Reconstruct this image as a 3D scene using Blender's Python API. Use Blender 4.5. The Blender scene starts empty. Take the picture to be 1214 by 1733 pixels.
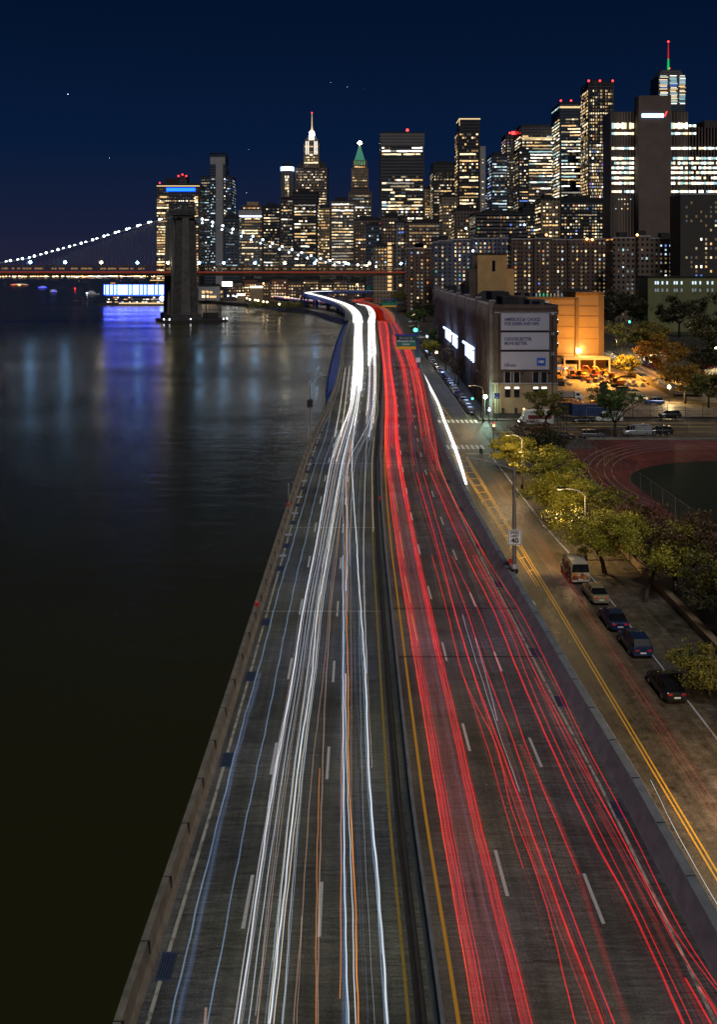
import bpy, bmesh, math, random
from mathutils import Vector, Matrix
random.seed(7)
R = math.radians
scene = bpy.context.scene
COL = scene.collection
# ------------------------------------------------------------------ camera, sky, light, exposure
F = 1600.0; HZ = 462.0; CX = 607.0; CAMZ = 36.0            # focal length / horizon row / centre column of the photograph
cam = bpy.data.objects.new('camera', bpy.data.cameras.new('camera')); COL.objects.link(cam)
cam.location = (0, 0, CAMZ); cam.rotation_euler = (R(90), 0, 0)
cam.data.sensor_fit = 'HORIZONTAL'; cam.data.sensor_width = 36
cam.data.lens = 36 * F / 1214; cam.data.shift_y = -(866.5 - HZ) / 1214
cam.data.clip_start = 0.5; cam.data.clip_end = 60000
scene.camera = cam
SUN_EL, SUN_AZ = -2.6, 200.0
w = bpy.data.worlds.new('World'); scene.world = w; w.use_nodes = True
nt = w.node_tree; nt.nodes.clear()
sky = nt.nodes.new('ShaderNodeTexSky'); sky.sky_type = 'NISHITA'; sky.sun_disc = False
sky.sun_elevation = R(SUN_EL); sky.sun_rotation = R(SUN_AZ); sky.altitude = 50
sky.dust_density = 1.5; sky.ozone_density = 6.0
mixc = nt.nodes.new('ShaderNodeMix'); mixc.data_type = 'RGBA'; mixc.blend_type = 'MULTIPLY'; mixc.inputs[0].default_value = 1
mixc.inputs[7].default_value = (0.25, 0.9, 0.55, 1)
bg = nt.nodes.new('ShaderNodeBackground'); bg.inputs['Strength'].default_value = 0.15
out = nt.nodes.new('ShaderNodeOutputWorld')
nt.links.new(sky.outputs[0], mixc.inputs[6]); 
gtc = nt.nodes.new('ShaderNodeTexCoord'); gsp = nt.nodes.new('ShaderNodeSeparateXYZ'); grp = nt.nodes.new('ShaderNodeValToRGB')   # glow of the city low in the night sky
nt.links.new(gtc.outputs['Generated'], gsp.inputs[0]); nt.links.new(gsp.outputs[2], grp.inputs[0])
for pos_, c_ in ((0.0, (0.017, 0.0165, 0.040)), (0.05, (0.009, 0.0135, 0.040)), (0.13, (0.002, 0.0105, 0.040)), (0.26, (0.0008, 0.0055, 0.022)), (0.5, (0.0002, 0.0015, 0.006))):
    e_ = grp.color_ramp.elements.new(pos_) if pos_ not in (0.0,) else grp.color_ramp.elements[0]
    e_.position = pos_; e_.color = (*[v / 0.15 for v in c_], 1)
grp.color_ramp.elements[-1].color = (0, 0.004, 0.02, 1)
gad = nt.nodes.new('ShaderNodeMix'); gad.data_type = 'RGBA'; gad.blend_type = 'ADD'; gad.inputs[0].default_value = 1
nt.links.new(mixc.outputs[2], gad.inputs[6]); nt.links.new(grp.outputs[0], gad.inputs[7])
nt.links.new(gad.outputs[2], bg.inputs[0]); nt.links.new(bg.outputs[0], out.inputs[0])
sl = bpy.data.lights.new('soft_fill', 'SUN'); sl.energy = 1.05; sl.angle = R(12); sl.color = (1.0, 0.965, 0.93)  # added broad fill that lights road and walls evenly; no moon in view
so = bpy.data.objects.new('soft_fill', sl); COL.objects.link(so); so.rotation_euler = (R(40), 0, R(4))
scene.view_settings.view_transform = 'Standard'; scene.view_settings.look = 'None'
scene.view_settings.exposure = 0; scene.view_settings.gamma = 1
scene.render.engine = 'CYCLES'
scene.cycles.transparent_max_bounces = 48
scene.cycles.max_bounces = 5; scene.cycles.diffuse_bounces = 2; scene.cycles.glossy_bounces = 3
scene.cycles.sample_clamp_indirect = 2.0; scene.cycles.sample_clamp_direct = 0

# ------------------------------------------------------------------ measuring: a row/column of the photo to a point of the place
def P(px, py, z):
    Y = F * (CAMZ - z) / (py - HZ)
    return Vector(((px - CX) * Y / F, Y, z))
def XA(px, Y): return (px - CX) * Y / F
def ZA(py, Y): return CAMZ - (py - HZ) * Y / F
def lerp(a, b, t): return a + (b - a) * t
def interp(tab, y):
    if y <= tab[0][0]: return tab[0][1:]
    for a, b in zip(tab, tab[1:]):
        if y <= b[0]:
            t = (y - a[0]) / (b[0] - a[0]); t = t*t*(3-2*t)*0.35 + t*0.65
            return tuple(lerp(p, q, t) for p, q in zip(a[1:], b[1:]))
    return tab[-1][1:]

# ------------------------------------------------------------------ materials
MATS = {}
def new_mat(name):
    m = bpy.data.materials.new(name); m.use_nodes = True; MATS[name] = m
    return m, m.node_tree, m.node_tree.nodes['Principled BSDF']
def N(t, ty, **k):
    n = t.nodes.new(ty)
    for a, b in k.items():
        if a.startswith('i_'): n.inputs[a[2:].replace('_', ' ')].default_value = b
        else: setattr(n, a, b)
    return n
def plain(name, col, rough=0.6, metal=0.0, var=0.25, scale=3.0, bump=0.0, spec=0.5):
    """a painted / stone / metal surface with uneven tone"""
    m, t, b = new_mat(name)
    tc = N(t, 'ShaderNodeTexCoord'); nz = N(t, 'ShaderNodeTexNoise', i_Scale=scale, i_Detail=6.0, i_Roughness=0.65)
    t.links.new(tc.outputs['Object'], nz.inputs['Vector'])
    rp = N(t, 'ShaderNodeMapRange'); rp.inputs[1].default_value = 0.3; rp.inputs[2].default_value = 0.7
    rp.inputs[3].default_value = 1 - var; rp.inputs[4].default_value = 1 + var
    t.links.new(nz.outputs[0], rp.inputs[0])
    mx = N(t, 'ShaderNodeMix', data_type='RGBA', blend_type='MULTIPLY'); mx.inputs[0].default_value = 1
    mx.inputs[6].default_value = (*col, 1); t.links.new(rp.outputs[0], mx.inputs[7])
    t.links.new(mx.outputs[2], b.inputs['Base Color'])
    b.inputs['Roughness'].default_value = rough; b.inputs['Metallic'].default_value = metal
    b.inputs['Specular IOR Level'].default_value = spec
    if bump:
        bp = N(t, 'ShaderNodeBump'); bp.inputs['Strength'].default_value = bump; bp.inputs['Distance'].default_value = 0.05
        t.links.new(nz.outputs[0], bp.inputs['Height']); t.links.new(bp.outputs[0], b.inputs['Normal'])
    return m
def glow(name, col, s, sample=False):
    m, t, b = new_mat(name)
    b.inputs['Base Color'].default_value = (0.02, 0.02, 0.02, 1)
    b.inputs['Emission Color'].default_value = (*col, 1); b.inputs['Emission Strength'].default_value = s
    m.cycles.emission_sampling = 'AUTO' if sample else 'NONE'
    return m
def facade(name, col, fh=4.0, wp=3.0, glass=(0.012, 0.016, 0.024), gw=0.62, rough=0.7, mort=0.5):
    """wall with a regular grid of dark glazing"""
    m, t, b = new_mat(name)
    tc = N(t, 'ShaderNodeTexCoord'); sp = N(t, 'ShaderNodeSeparateXYZ'); t.links.new(tc.outputs['Object'], sp.inputs[0])
    ad = N(t, 'ShaderNodeMath', operation='ADD'); t.links.new(sp.outputs[0], ad.inputs[0]); t.links.new(sp.outputs[1], ad.inputs[1])
    def cell(src, per, frac):
        d = N(t, 'ShaderNodeMath', operation='DIVIDE'); t.links.new(src, d.inputs[0]); d.inputs[1].default_value = per
        fr = N(t, 'ShaderNodeMath', operation='FRACT'); t.links.new(d.outputs[0], fr.inputs[0])
        l = N(t, 'ShaderNodeMath', operation='LESS_THAN'); t.links.new(fr.outputs[0], l.inputs[0]); l.inputs[1].default_value = frac
        return l.outputs[0]
    a = cell(ad.outputs[0], wp, gw); c = cell(sp.outputs[2], fh, mort)
    ml = N(t, 'ShaderNodeMath', operation='MULTIPLY'); t.links.new(a, ml.inputs[0]); t.links.new(c, ml.inputs[1])
    nz = N(t, 'ShaderNodeTexNoise', i_Scale=0.05, i_Detail=5.0); t.links.new(tc.outputs['Object'], nz.inputs['Vector'])
    rp = N(t, 'ShaderNodeMapRange'); rp.inputs[3].default_value = 0.6; rp.inputs[4].default_value = 1.4; t.links.new(nz.outputs[0], rp.inputs[0])
    m1 = N(t, 'ShaderNodeMix', data_type='RGBA', blend_type='MULTIPLY'); m1.inputs[0].default_value = 1
    m1.inputs[6].default_value = (*col, 1); t.links.new(rp.outputs[0], m1.inputs[7])
    mx = N(t, 'ShaderNodeMix', data_type='RGBA'); t.links.new(ml.outputs[0], mx.inputs[0])
    t.links.new(m1.outputs[2], mx.inputs[6]); mx.inputs[7].default_value = (*glass, 1)
    t.links.new(mx.outputs[2], b.inputs['Base Color'])
    mr = N(t, 'ShaderNodeMapRange'); mr.inputs[3].default_value = rough; mr.inputs[4].default_value = 0.12
    t.links.new(ml.outputs[0], mr.inputs[0]); t.links.new(mr.outputs[0], b.inputs['Roughness'])
    return m
def brick(name, c1, c2, mortar, scale=1.0):
    m, t, b = new_mat(name)
    tc = N(t, 'ShaderNodeTexCoord'); sp = N(t, 'ShaderNodeSeparateXYZ'); t.links.new(tc.outputs['Object'], sp.inputs[0])
    ad = N(t, 'ShaderNodeMath', operation='ADD'); t.links.new(sp.outputs[0], ad.inputs[0]); t.links.new(sp.outputs[1], ad.inputs[1])
    cb = N(t, 'ShaderNodeCombineXYZ'); t.links.new(ad.outputs[0], cb.inputs[0]); t.links.new(sp.outputs[2], cb.inputs[1])
    br = N(t, 'ShaderNodeTexBrick'); br.inputs['Scale'].default_value = scale
    br.inputs['Color1'].default_value = (*c1, 1); br.inputs['Color2'].default_value = (*c2, 1); br.inputs['Mortar'].default_value = (*mortar, 1)
    br.inputs['Brick Width'].default_value = 0.6; br.inputs['Row Height'].default_value = 0.2; br.inputs['Mortar Size'].default_value = 0.02
    t.links.new(cb.outputs[0], br.inputs['Vector'])
    nz = N(t, 'ShaderNodeTexNoise', i_Scale=0.25, i_Detail=8.0); t.links.new(tc.outputs['Object'], nz.inputs['Vector'])
    rp = N(t, 'ShaderNodeMapRange'); rp.inputs[1].default_value = .3; rp.inputs[2].default_value = .7
    rp.inputs[3].default_value = 0.65; rp.inputs[4].default_value = 1.35; t.links.new(nz.outputs[0], rp.inputs[0])
    m1 = N(t, 'ShaderNodeMix', data_type='RGBA', blend_type='MULTIPLY'); m1.inputs[0].default_value = 1
    t.links.new(br.outputs[0], m1.inputs[6]); t.links.new(rp.outputs[0], m1.inputs[7]); t.links.new(m1.outputs[2], b.inputs['Base Color'])
    b.inputs['Roughness'].default_value = 0.85
    return m
def asphalt(name, col, rib=True):
    m, t, b = new_mat(name)
    tc = N(t, 'ShaderNodeTexCoord')
    mp = N(t, 'ShaderNodeMapping'); t.links.new(tc.outputs['Object'], mp.inputs[0]); mp.inputs['Scale'].default_value = (0.55, 5.0, 1) if rib else (1, 1, 1)
    n1 = N(t, 'ShaderNodeTexNoise', i_Scale=1.3, i_Detail=8.0, i_Roughness=0.75); t.links.new(mp.outputs[0], n1.inputs['Vector'])
    n2 = N(t, 'ShaderNodeTexNoise', i_Scale=0.12, i_Detail=5.0, i_Roughness=0.6); t.links.new(tc.outputs['Object'], n2.inputs['Vector'])
    n3 = N(t, 'ShaderNodeTexNoise', i_Scale=9.0, i_Detail=6.0, i_Roughness=0.8); t.links.new(tc.outputs['Object'], n3.inputs['Vector'])
    mp2 = N(t, 'ShaderNodeMapping'); t.links.new(tc.outputs['Object'], mp2.inputs[0]); mp2.inputs['Scale'].default_value = (1.6, 0.03, 1)
    n4 = N(t, 'ShaderNodeTexNoise', i_Scale=1.0, i_Detail=4.0, i_Roughness=0.6); t.links.new(mp2.outputs[0], n4.inputs['Vector'])
    def mr(src, lo, hi, a=.3, c=.7):
        r_ = N(t, 'ShaderNodeMapRange'); t.links.new(src, r_.inputs[0]); r_.inputs[1].default_value = a; r_.inputs[2].default_value = c
        r_.inputs[3].default_value = lo; r_.inputs[4].default_value = hi; return r_.outputs[0]
    def mul(a, c):
        k = N(t, 'ShaderNodeMath', operation='MULTIPLY'); t.links.new(a, k.inputs[0]); t.links.new(c, k.inputs[1]); return k.outputs[0]
    v = mul(mul(mr(n1.outputs[0], 0.40, 1.75), mr(n2.outputs[0], 0.5, 1.5)), mul(mr(n3.outputs[0], 0.5, 1.6), mr(n4.outputs[0], 0.68, 1.32)))
    m1 = N(t, 'ShaderNodeMix', data_type='RGBA', blend_type='MULTIPLY'); m1.inputs[0].default_value = 1
    hu = N(t, 'ShaderNodeMix', data_type='RGBA'); n5 = N(t, 'ShaderNodeTexNoise', i_Scale=0.07, i_Detail=3.0); t.links.new(tc.outputs['Object'], n5.inputs['Vector'])
    t.links.new(mr(n5.outputs[0], 0, 1, .38, .62), hu.inputs[0]); hu.inputs[6].default_value = (col[0]*1.04, col[1]*1.04, col[2]*.88, 1); hu.inputs[7].default_value = (col[0]*.92, col[1]*.96, col[2]*1.22, 1)
    t.links.new(hu.outputs[2], m1.inputs[6]); t.links.new(v, m1.inputs[7]); t.links.new(m1.outputs[2], b.inputs['Base Color'])
    t.links.new(mr(n1.outputs[0], 0.42, 0.75), b.inputs['Roughness'])
    bp = N(t, 'ShaderNodeBump'); bp.inputs['Strength'].default_value = 0.5; bp.inputs['Distance'].default_value = 0.02
    t.links.new(v, bp.inputs['Height']); t.links.new(bp.outputs[0], b.inputs['Normal'])
    return m
def worn_paint(name, col, wear=0.5, scale=6.0):
    m, t, b = new_mat(name)
    tc = N(t, 'ShaderNodeTexCoord'); nz = N(t, 'ShaderNodeTexNoise', i_Scale=scale, i_Detail=8.0, i_Roughness=0.7); t.links.new(tc.outputs['Object'], nz.inputs['Vector'])
    rp = N(t, 'ShaderNodeValToRGB'); rp.color_ramp.elements[0].position = wear - 0.12; rp.color_ramp.elements[1].position = wear + 0.02
    rp.color_ramp.elements[0].color = (col[0]*.35, col[1]*.35, col[2]*.35, 1); rp.color_ramp.elements[1].color = (*col, 1)
    t.links.new(nz.outputs[0], rp.inputs[0]); t.links.new(rp.outputs[0], b.inputs['Base Color']); b.inputs['Roughness'].default_value = 0.6
    return m
def foliage(name, col):
    m, t, b = new_mat(name)
    tc = N(t, 'ShaderNodeTexCoord'); nz = N(t, 'ShaderNodeTexNoise', i_Scale=1.1, i_Detail=4.0); t.links.new(tc.outputs['Object'], nz.inputs['Vector'])
    rp = N(t, 'ShaderNodeValToRGB'); rp.color_ramp.elements[0].position = .35; rp.color_ramp.elements[1].position = .65
    rp.color_ramp.elements[0].color = (col[0]*.55, col[1]*.6, col[2]*.6, 1); rp.color_ramp.elements[1].color = (col[0]*1.35, col[1]*1.3, col[2]*1.2, 1)
    t.links.new(nz.outputs[0], rp.inputs[0]); t.links.new(rp.outputs[0], b.inputs['Base Color']); b.inputs['Roughness'].default_value = 0.6
    return m

asphalt('asphalt', (0.098,0.099,0.088)); asphalt('street', (0.085,0.068,0.048), False); asphalt('sidewalk', (0.085,0.070,0.050), False)
asphalt('yard_dirt', (0.20, 0.15, 0.10), False); asphalt('soil', (0.035, 0.03, 0.022), False)
asphalt('track_red', (0.115,0.024,0.019), False); foliage('grass', (0.007,0.014,0.005))
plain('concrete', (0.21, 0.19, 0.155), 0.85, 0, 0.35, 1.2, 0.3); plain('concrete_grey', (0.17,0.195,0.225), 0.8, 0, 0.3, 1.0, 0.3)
plain('concrete_dark', (0.05, 0.045, 0.04), 0.9, 0, 0.3, 1.0); plain('joint_steel', (0.5, 0.52, 0.55), 0.35, 0.6, 0.3, 4.0)
plain('grate', (0.07,0.10,0.19), 0.5, 0.2, 0.2, 5.0); plain('reflector_plate', (0.55, 0.6, 0.7), 0.4, 0.3, 0.2)
plain('steel_grey', (0.22, 0.22, 0.22), 0.5, 0.5, 0.2, 2.0); plain('steel_dark', (0.03, 0.03, 0.035), 0.5, 0.4, 0.2, 2.0)
plain('steel_blue', (0.03, 0.07, 0.28), 0.5, 0.1, 0.3, 0.8); plain('bark', (0.06, 0.045, 0.03), 0.9, 0, 0.4, 4.0, 0.4)
plain('bark_pale', (0.25, 0.19, 0.11), 0.9, 0, 0.4, 2.0); plain('roofing', (0.02, 0.02, 0.024), 0.9, 0, 0.4, 0.4)
plain('sign_white', (0.75, 0.76, 0.8), 0.5, 0, 0.05); plain('sign_black', (0.01, 0.01, 0.015), 0.5, 0, 0.05)
plain('sign_green', (0.0, 0.17, 0.12), 0.4, 0, 0.1); plain('sign_yellow', (0.75, 0.42, 0.03), 0.4, 0, 0.1); plain('sign_blue', (0.02, 0.04, 0.35), 0.5, 0, 0.1)
plain('panel_white', (0.36, 0.37, 0.47), 0.6, 0, 0.10, 0.15); plain('panel_frame', (0.05, 0.045, 0.055), 0.7)
plain('letter_blue', (0.03, 0.045, 0.16), 0.6, 0, 0.05); plain('logo_blue', (0.02, 0.09, 0.45), 0.5, 0, 0.08)
brick('stone_bridge', (0.075,0.066,0.064), (0.045,0.041,0.042), (0.02,0.02,0.02), 0.16); plain('deck_brown', (0.09,0.055,0.032), 0.7, 0, 0.35, 0.1)
plain('tyre', (0.012, 0.012, 0.012), 0.8); plain('rim', (0.45, 0.45, 0.48), 0.3, 0.8); plain('car_glass', (0.008,0.009,0.012), 0.22, 0, 0.05, 1, 0, 0.5)
plain('tan_wall', (0.30, 0.22, 0.13), 0.85, 0, 0.18, 0.3); plain('ochre_wall', (0.36,0.23,0.09), 0.85, 0, 0.12, 0.15); plain('ochre_trim', (0.20, 0.13, 0.06), 0.85)
plain('window_dark', (0.008, 0.008, 0.014), 0.15); plain('trim_pale', (0.28, 0.27, 0.28), 0.7)
brick('brick_brown', (0.088,0.058,0.048), (0.062,0.042,0.036), (0.10,0.085,0.075)); brick('brick_red', (0.17, 0.07, 0.045), (0.12, 0.05, 0.035), (0.13, 0.1, 0.08), 0.5)
worn_paint('paint_white', (0.62, 0.62, 0.60), 0.42, 5); worn_paint('paint_worn', (0.50,0.49,0.42), 0.50, 1.6); worn_paint('paint_yellow', (0.75, 0.42, 0.04), 0.34, 5); worn_paint('paint_old_yellow', (0.42, 0.28, 0.05), 0.45, 4)
foliage('leaf_yellow', (0.36,0.33,0.035)); foliage('leaf_olive', (0.14,0.135,0.025)); foliage('leaf_dark', (0.035, 0.035, 0.012)); foliage('leaf_green', (0.07, 0.12, 0.03)); foliage('leaf_gold', (0.30, 0.17, 0.02)); foliage('leaf_brown', (0.09, 0.05, 0.025))
# window light
WARM = (1.0, 0.62, 0.25); CREAM = (1.0, 0.80, 0.48); WHITE = (1.0, 0.93, 0.78); COOL = (0.68, 0.86, 1.0); CYAN = (0.55, 0.9, 0.95)
for nme, c, s in (('win_warm', WARM, 1.1), ('win_warm_dim', WARM, 0.3), ('win_cream', CREAM, 1.7), ('win_cream_dim', CREAM, 0.4), ('win_white', WHITE, 2.4),
                  ('win_white_dim', WHITE, 0.35), ('win_cool', COOL, 1.2), ('win_cool_dim', COOL, 0.25), ('win_cyan', CYAN, 0.9), ('win_blue', (0.15, 0.3, 1.0), 0.9),
                  ('win_red', (1, 0.12, 0.08), 0.8), ('win_orange', (1.0, 0.35, 0.08), 0.9), ('win_green', (0.2, 0.8, 0.4), 0.5), ('win_violet', (0.5, 0.2, 1.0), 0.8)):
    glow(nme, c, s)
glow('lamp_sodium', (1.0, 0.42, 0.10), 14); glow('lamp_white', (0.9, 0.95, 1.0), 14); glow('lamp_cool', (0.70, 0.88, 1.0), 14); glow('lamp_red', (1.0, 0.03, 0.03), 6)
glow('lamp_green', (0.05, 1.0, 0.55), 8); glow('lamp_flood', (1.0, 0.80, 0.45), 60); glow('lamp_warm', (1.0, 0.75, 0.4), 12); glow('lamp_bluewhite', (0.45, 0.6, 1.0), 10)
glow('neon_blue', (0.03, 0.06, 1.0), 5.0); glow('neon_white', (0.45,0.62,1.0), 4.0); glow('led_bar', (0.70,0.78,1.0), 5.0); glow('led_blue', (0.002,0.030,1.0), 14, True); glow('bridge_lamp_cyan', (0.25,0.6,1.0), 60, True); glow('bridge_lamp_warm', (1.0,0.86,0.5), 40, True)
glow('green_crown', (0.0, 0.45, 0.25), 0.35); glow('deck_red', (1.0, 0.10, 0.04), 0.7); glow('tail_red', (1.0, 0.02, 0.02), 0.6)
glow('spire_green', (0.0, 0.8, 0.15), 0.7); glow('billboard_light', (1.0, 0.95, 0.8), 3.0); glow('gold_line', (1.0, 0.72, 0.35), 1.0)

glow('win_faint', (1.0,0.66,0.34), 0.13); glow('win_faint_cool', (0.6,0.75,1.0), 0.09)
# ------------------------------------------------------------------ mesh collector
class MB:
    def __init__(s): s.v = []; s.f = []; s.mi = []; s.uv = []; s.m = 0; s.mats = []
    def mat(s, name):
        if name not in s.mats: s.mats.append(name)
        s.m = s.mats.index(name); return s
    def add(s, vs, fs):
        o = len(s.v); s.v += [tuple(v) for v in vs]
        for f in fs: s.f.append([i + o for i in f]); s.mi.append(s.m)
        return s
    def box(s, x0, x1, y0, y1, z0, z1):
        if x0 > x1: x0, x1 = x1, x0
        if y0 > y1: y0, y1 = y1, y0
        return s.add([(x0,y0,z0),(x1,y0,z0),(x1,y1,z0),(x0,y1,z0),(x0,y0,z1),(x1,y0,z1),(x1,y1,z1),(x0,y1,z1)],
              [(0,3,2,1),(4,5,6,7),(0,1,5,4),(1,2,6,5),(2,3,7,6),(3,0,4,7)])
    def frus(s, cx, cy, z0, z1, a0, b0, a1, b1, dx=0, dy=0):
        return s.add([(cx-a0,cy-b0,z0),(cx+a0,cy-b0,z0),(cx+a0,cy+b0,z0),(cx-a0,cy+b0,z0),(cx+dx-a1,cy+dy-b1,z1),(cx+dx+a1,cy+dy-b1,z1),(cx+dx+a1,cy+dy+b1,z1),(cx+dx-a1,cy+dy+b1,z1)],
              [(0,3,2,1),(4,5,6,7),(0,1,5,4),(1,2,6,5),(2,3,7,6),(3,0,4,7)])
    def prism(s, poly, z0, z1):
        n = len(poly)
        return s.add([(x,y,z0) for x,y in poly] + [(x,y,z1) for x,y in poly],
              [tuple(reversed(range(n))), tuple(range(n, 2*n))] + [(i,(i+1)%n,n+(i+1)%n,n+i) for i in range(n)])
    def quad(s, a, b, c, d): return s.add([a,b,c,d], [(0,1,2,3)])
    def tube(s, pts, rad, n=8, cap=True):
        pts = [Vector(p) for p in pts]; rs = rad if isinstance(rad, (list, tuple)) else [rad]*len(pts)
        rings = []
        for i, p in enumerate(pts):
            d = (pts[min(i+1, len(pts)-1)] - pts[max(i-1, 0)]);
            if d.length < 1e-9: d = Vector((0,0,1))
            d.normalize(); u = d.cross(Vector((0,0,1)))
            if u.length < 1e-3: u = Vector((1,0,0))
            u.normalize(); v = d.cross(u)
            rings.append([p + (u*math.cos(2*math.pi*k/n) + v*math.sin(2*math.pi*k/n))*rs[i] for k in range(n)])
        vs = [q for r_ in rings for q in r_]; fs = []
        for i in range(len(pts)-1):
            for k in range(n): fs.append((i*n+k, i*n+(k+1)%n, (i+1)*n+(k+1)%n, (i+1)*n+k))
        if cap: fs += [tuple(reversed(range(n))), tuple(range((len(pts)-1)*n, len(pts)*n))]
        return s.add(vs, fs)
    def cyl(s, x, y, z0, z1, r0, r1=None, n=12): return s.tube([(x,y,z0),(x,y,z1)], [r0, r0 if r1 is None else r1], n)
    def ball(s, c, r, n=8, m=5, sz=1.0):
        c = Vector(c); return s.tube([c+Vector((0,0,-r*sz*math.cos(math.pi*i/m))) for i in range(m+1)], [max(r*math.sin(math.pi*i/m), r*.02) for i in range(m+1)], n)
    def build(s, name, mat=None, parent=None, loc=None, smooth=False, bevel=0):
        me = bpy.data.meshes.new(name); me.from_pydata(s.v, [], s.f); me.update()
        for k in (s.mats if s.mats else [mat]): me.materials.append(MATS[k])
        if s.mats: me.polygons.foreach_set('material_index', s.mi)
        if smooth: me.polygons.foreach_set('use_smooth', [True]*len(me.polygons))
        o = bpy.data.objects.new(name, me); COL.objects.link(o)
        if parent: o.parent = parent
        if loc is not None: o.location = loc
        if bevel:
            b = o.modifiers.new('bevel', 'BEVEL'); b.width = bevel; b.segments = 2; b.limit_method = 'ANGLE'
        return o
def tag(o, label=None, cat=None, group=None, kind=None):
    if label: o['label'] = label
    if cat: o['category'] = cat
    if group: o['group'] = group
    if kind: o['kind'] = kind
    return o
def empty(name, loc, rz=0, label=None, cat=None, group=None):
    o = bpy.data.objects.new(name, None); COL.objects.link(o); o.location = loc; o.rotation_euler = (0,0,rz); o.empty_display_size = 0.5
    return tag(o, label, cat, group)
def copy_tree(o, parent=None):
    c = o.copy(); COL.objects.link(c); c.parent = parent
    for ch in list(o.children): copy_tree(ch, c)
    return c
def paint(name, col, rough=0.3):
    n = 'paint_' + name
    if n not in MATS:
        m = plain(n, col, rough, 0.15, 0.06, 1.0); m.node_tree.nodes['Principled BSDF'].inputs['Coat Weight'].default_value = 0.6
    return n
def text(s, size, loc, rot, mat, name, parent, ext=0.01, ax='CENTER', bold=0.0, sx=1.0):
    cu = bpy.data.curves.new(name, 'FONT'); cu.body = s; cu.size = size; cu.align_x = ax; cu.align_y = 'CENTER'; cu.extrude = ext; cu.offset = bold; cu.resolution_u = 3
    tmp = bpy.data.objects.new('tmp', cu); COL.objects.link(tmp)
    bpy.context.view_layer.update()
    me = bpy.data.meshes.new_from_object(tmp.evaluated_get(bpy.context.evaluated_depsgraph_get())); me.name = name
    bpy.data.objects.remove(tmp)
    me.materials.clear(); me.materials.append(MATS[mat])
    o = bpy.data.objects.new(name, me); COL.objects.link(o); o.location = loc; o.rotation_euler = rot; o.scale = (sx, 1, 1)
    if parent: o.parent = parent
    return o

brick('brick_pier', (0.16,0.13,0.135), (0.12,0.10,0.105), (0.15,0.14,0.14))
# ================================================================== SETTING: water, land, expressway
RZ = 8.0; SZ = 3.5
m, t, b = new_mat('water')
b.inputs['Base Color'].default_value = (0.030,0.029,0.008,1); b.inputs['Roughness'].default_value = 0.16; b.inputs['IOR'].default_value = 1.33
b.inputs['Specular IOR Level'].default_value = 0.5; b.inputs['Specular Tint'].default_value = (0.55, 0.78, 1.0, 1)
tc = N(t, 'ShaderNodeTexCoord'); mp = N(t, 'ShaderNodeMapping'); t.links.new(tc.outputs['Object'], mp.inputs[0]); mp.inputs['Scale'].default_value = (0.45, 1.0, 1)
n1 = N(t, 'ShaderNodeTexNoise', i_Scale=0.28, i_Detail=6.0, i_Roughness=0.6); t.links.new(mp.outputs[0], n1.inputs['Vector'])
n2 = N(t, 'ShaderNodeTexNoise', i_Scale=0.02, i_Detail=4.0); t.links.new(mp.outputs[0], n2.inputs['Vector'])
bp = N(t, 'ShaderNodeBump'); bp.inputs['Strength'].default_value = 1.0; bp.inputs['Distance'].default_value = 0.11
t.links.new(n1.outputs[0], bp.inputs['Height']); t.links.new(bp.outputs[0], b.inputs['Normal'])
rr = N(t, 'ShaderNodeMapRange'); t.links.new(n2.outputs[0], rr.inputs[0]); rr.inputs[1].default_value = .35; rr.inputs[2].default_value = .65; rr.inputs[3].default_value = 0.17; rr.inputs[4].default_value = 0.27
t.links.new(rr.outputs[0], b.inputs['Roughness'])
wt = MB().quad((-30000,-200,0),(200,-200,0),(200,40000,0),(-30000,40000,0)).build('water', 'water'); tag(wt, kind='structure')
# land: seawall line runs beside the expressway and then west along the far shore
shore = [(-2,-100),(-2,200),(2,300),(4,460),(4,560),(-4,640),(-18,700),(-46,847),(-102,976),(-155,1067),(-192,1152),(-271,1340),(-374,1745),(-900,4200),(-900,9000)]
land = MB().prism(shore + [(9000,9000),(9000,-100)], -2, SZ-0.15).build('ground', 'soil'); tag(land, kind='structure')
far = MB()
pts = [(-6000,7600)] + [(-6000+i*280, 6600+random.uniform(-250,250)) for i in range(20)] + [(-700,7600)]
far.prism(pts[::-1], -1, 7); tag(far.build('far_shore', 'soil'), kind='structure')

# expressway: Y, inner left barrier, median centre, right barrier
ROAD = [(12,-8.4,2.9,15.4),(35,-8.3,2.7,15.1),(50,-8.1,2.4,15.0),(66,-8.0,2.35,14.5),(94,-7.9,2.3,13.8),(113,-7.8,2.4,13.5),(139,-7.6,2.8,13.5),(161,-7.2,3.5,13.9),(193,-6.0,4.5,15.2),
        (233,-5.2,5.7,16.9),(283,-5.1,7.0,18.2),(334,-5.7,7.8,19.1),(400,-6.0,8.5,19.9),(457,-5.8,9.0,20.6),(520,-5.0,9.6,22.0),(560,-5.0,10.0,22.8)]
YS = []
y = 12.0
while y < 560: YS.append(y); y += max(1.5, y*0.025)
YS.append(560.0)
def strip(fa, fb, z, ys=None, th=None):
    """sheet between two lateral functions of Y"""
    mb = MB(); ys = ys or YS
    for i, yy in enumerate(ys):
        mb.v += [(fa(yy), yy, z), (fb(yy), yy, z)]
        if i: k = 2*i; mb.f.append([k-2, k-1, k+1, k]); mb.mi.append(0)
    return mb
L_ = lambda y: interp(ROAD, y)[0]; M_ = lambda y: interp(ROAD, y)[1]; R_ = lambda y: interp(ROAD, y)[2] - 0.8
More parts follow.
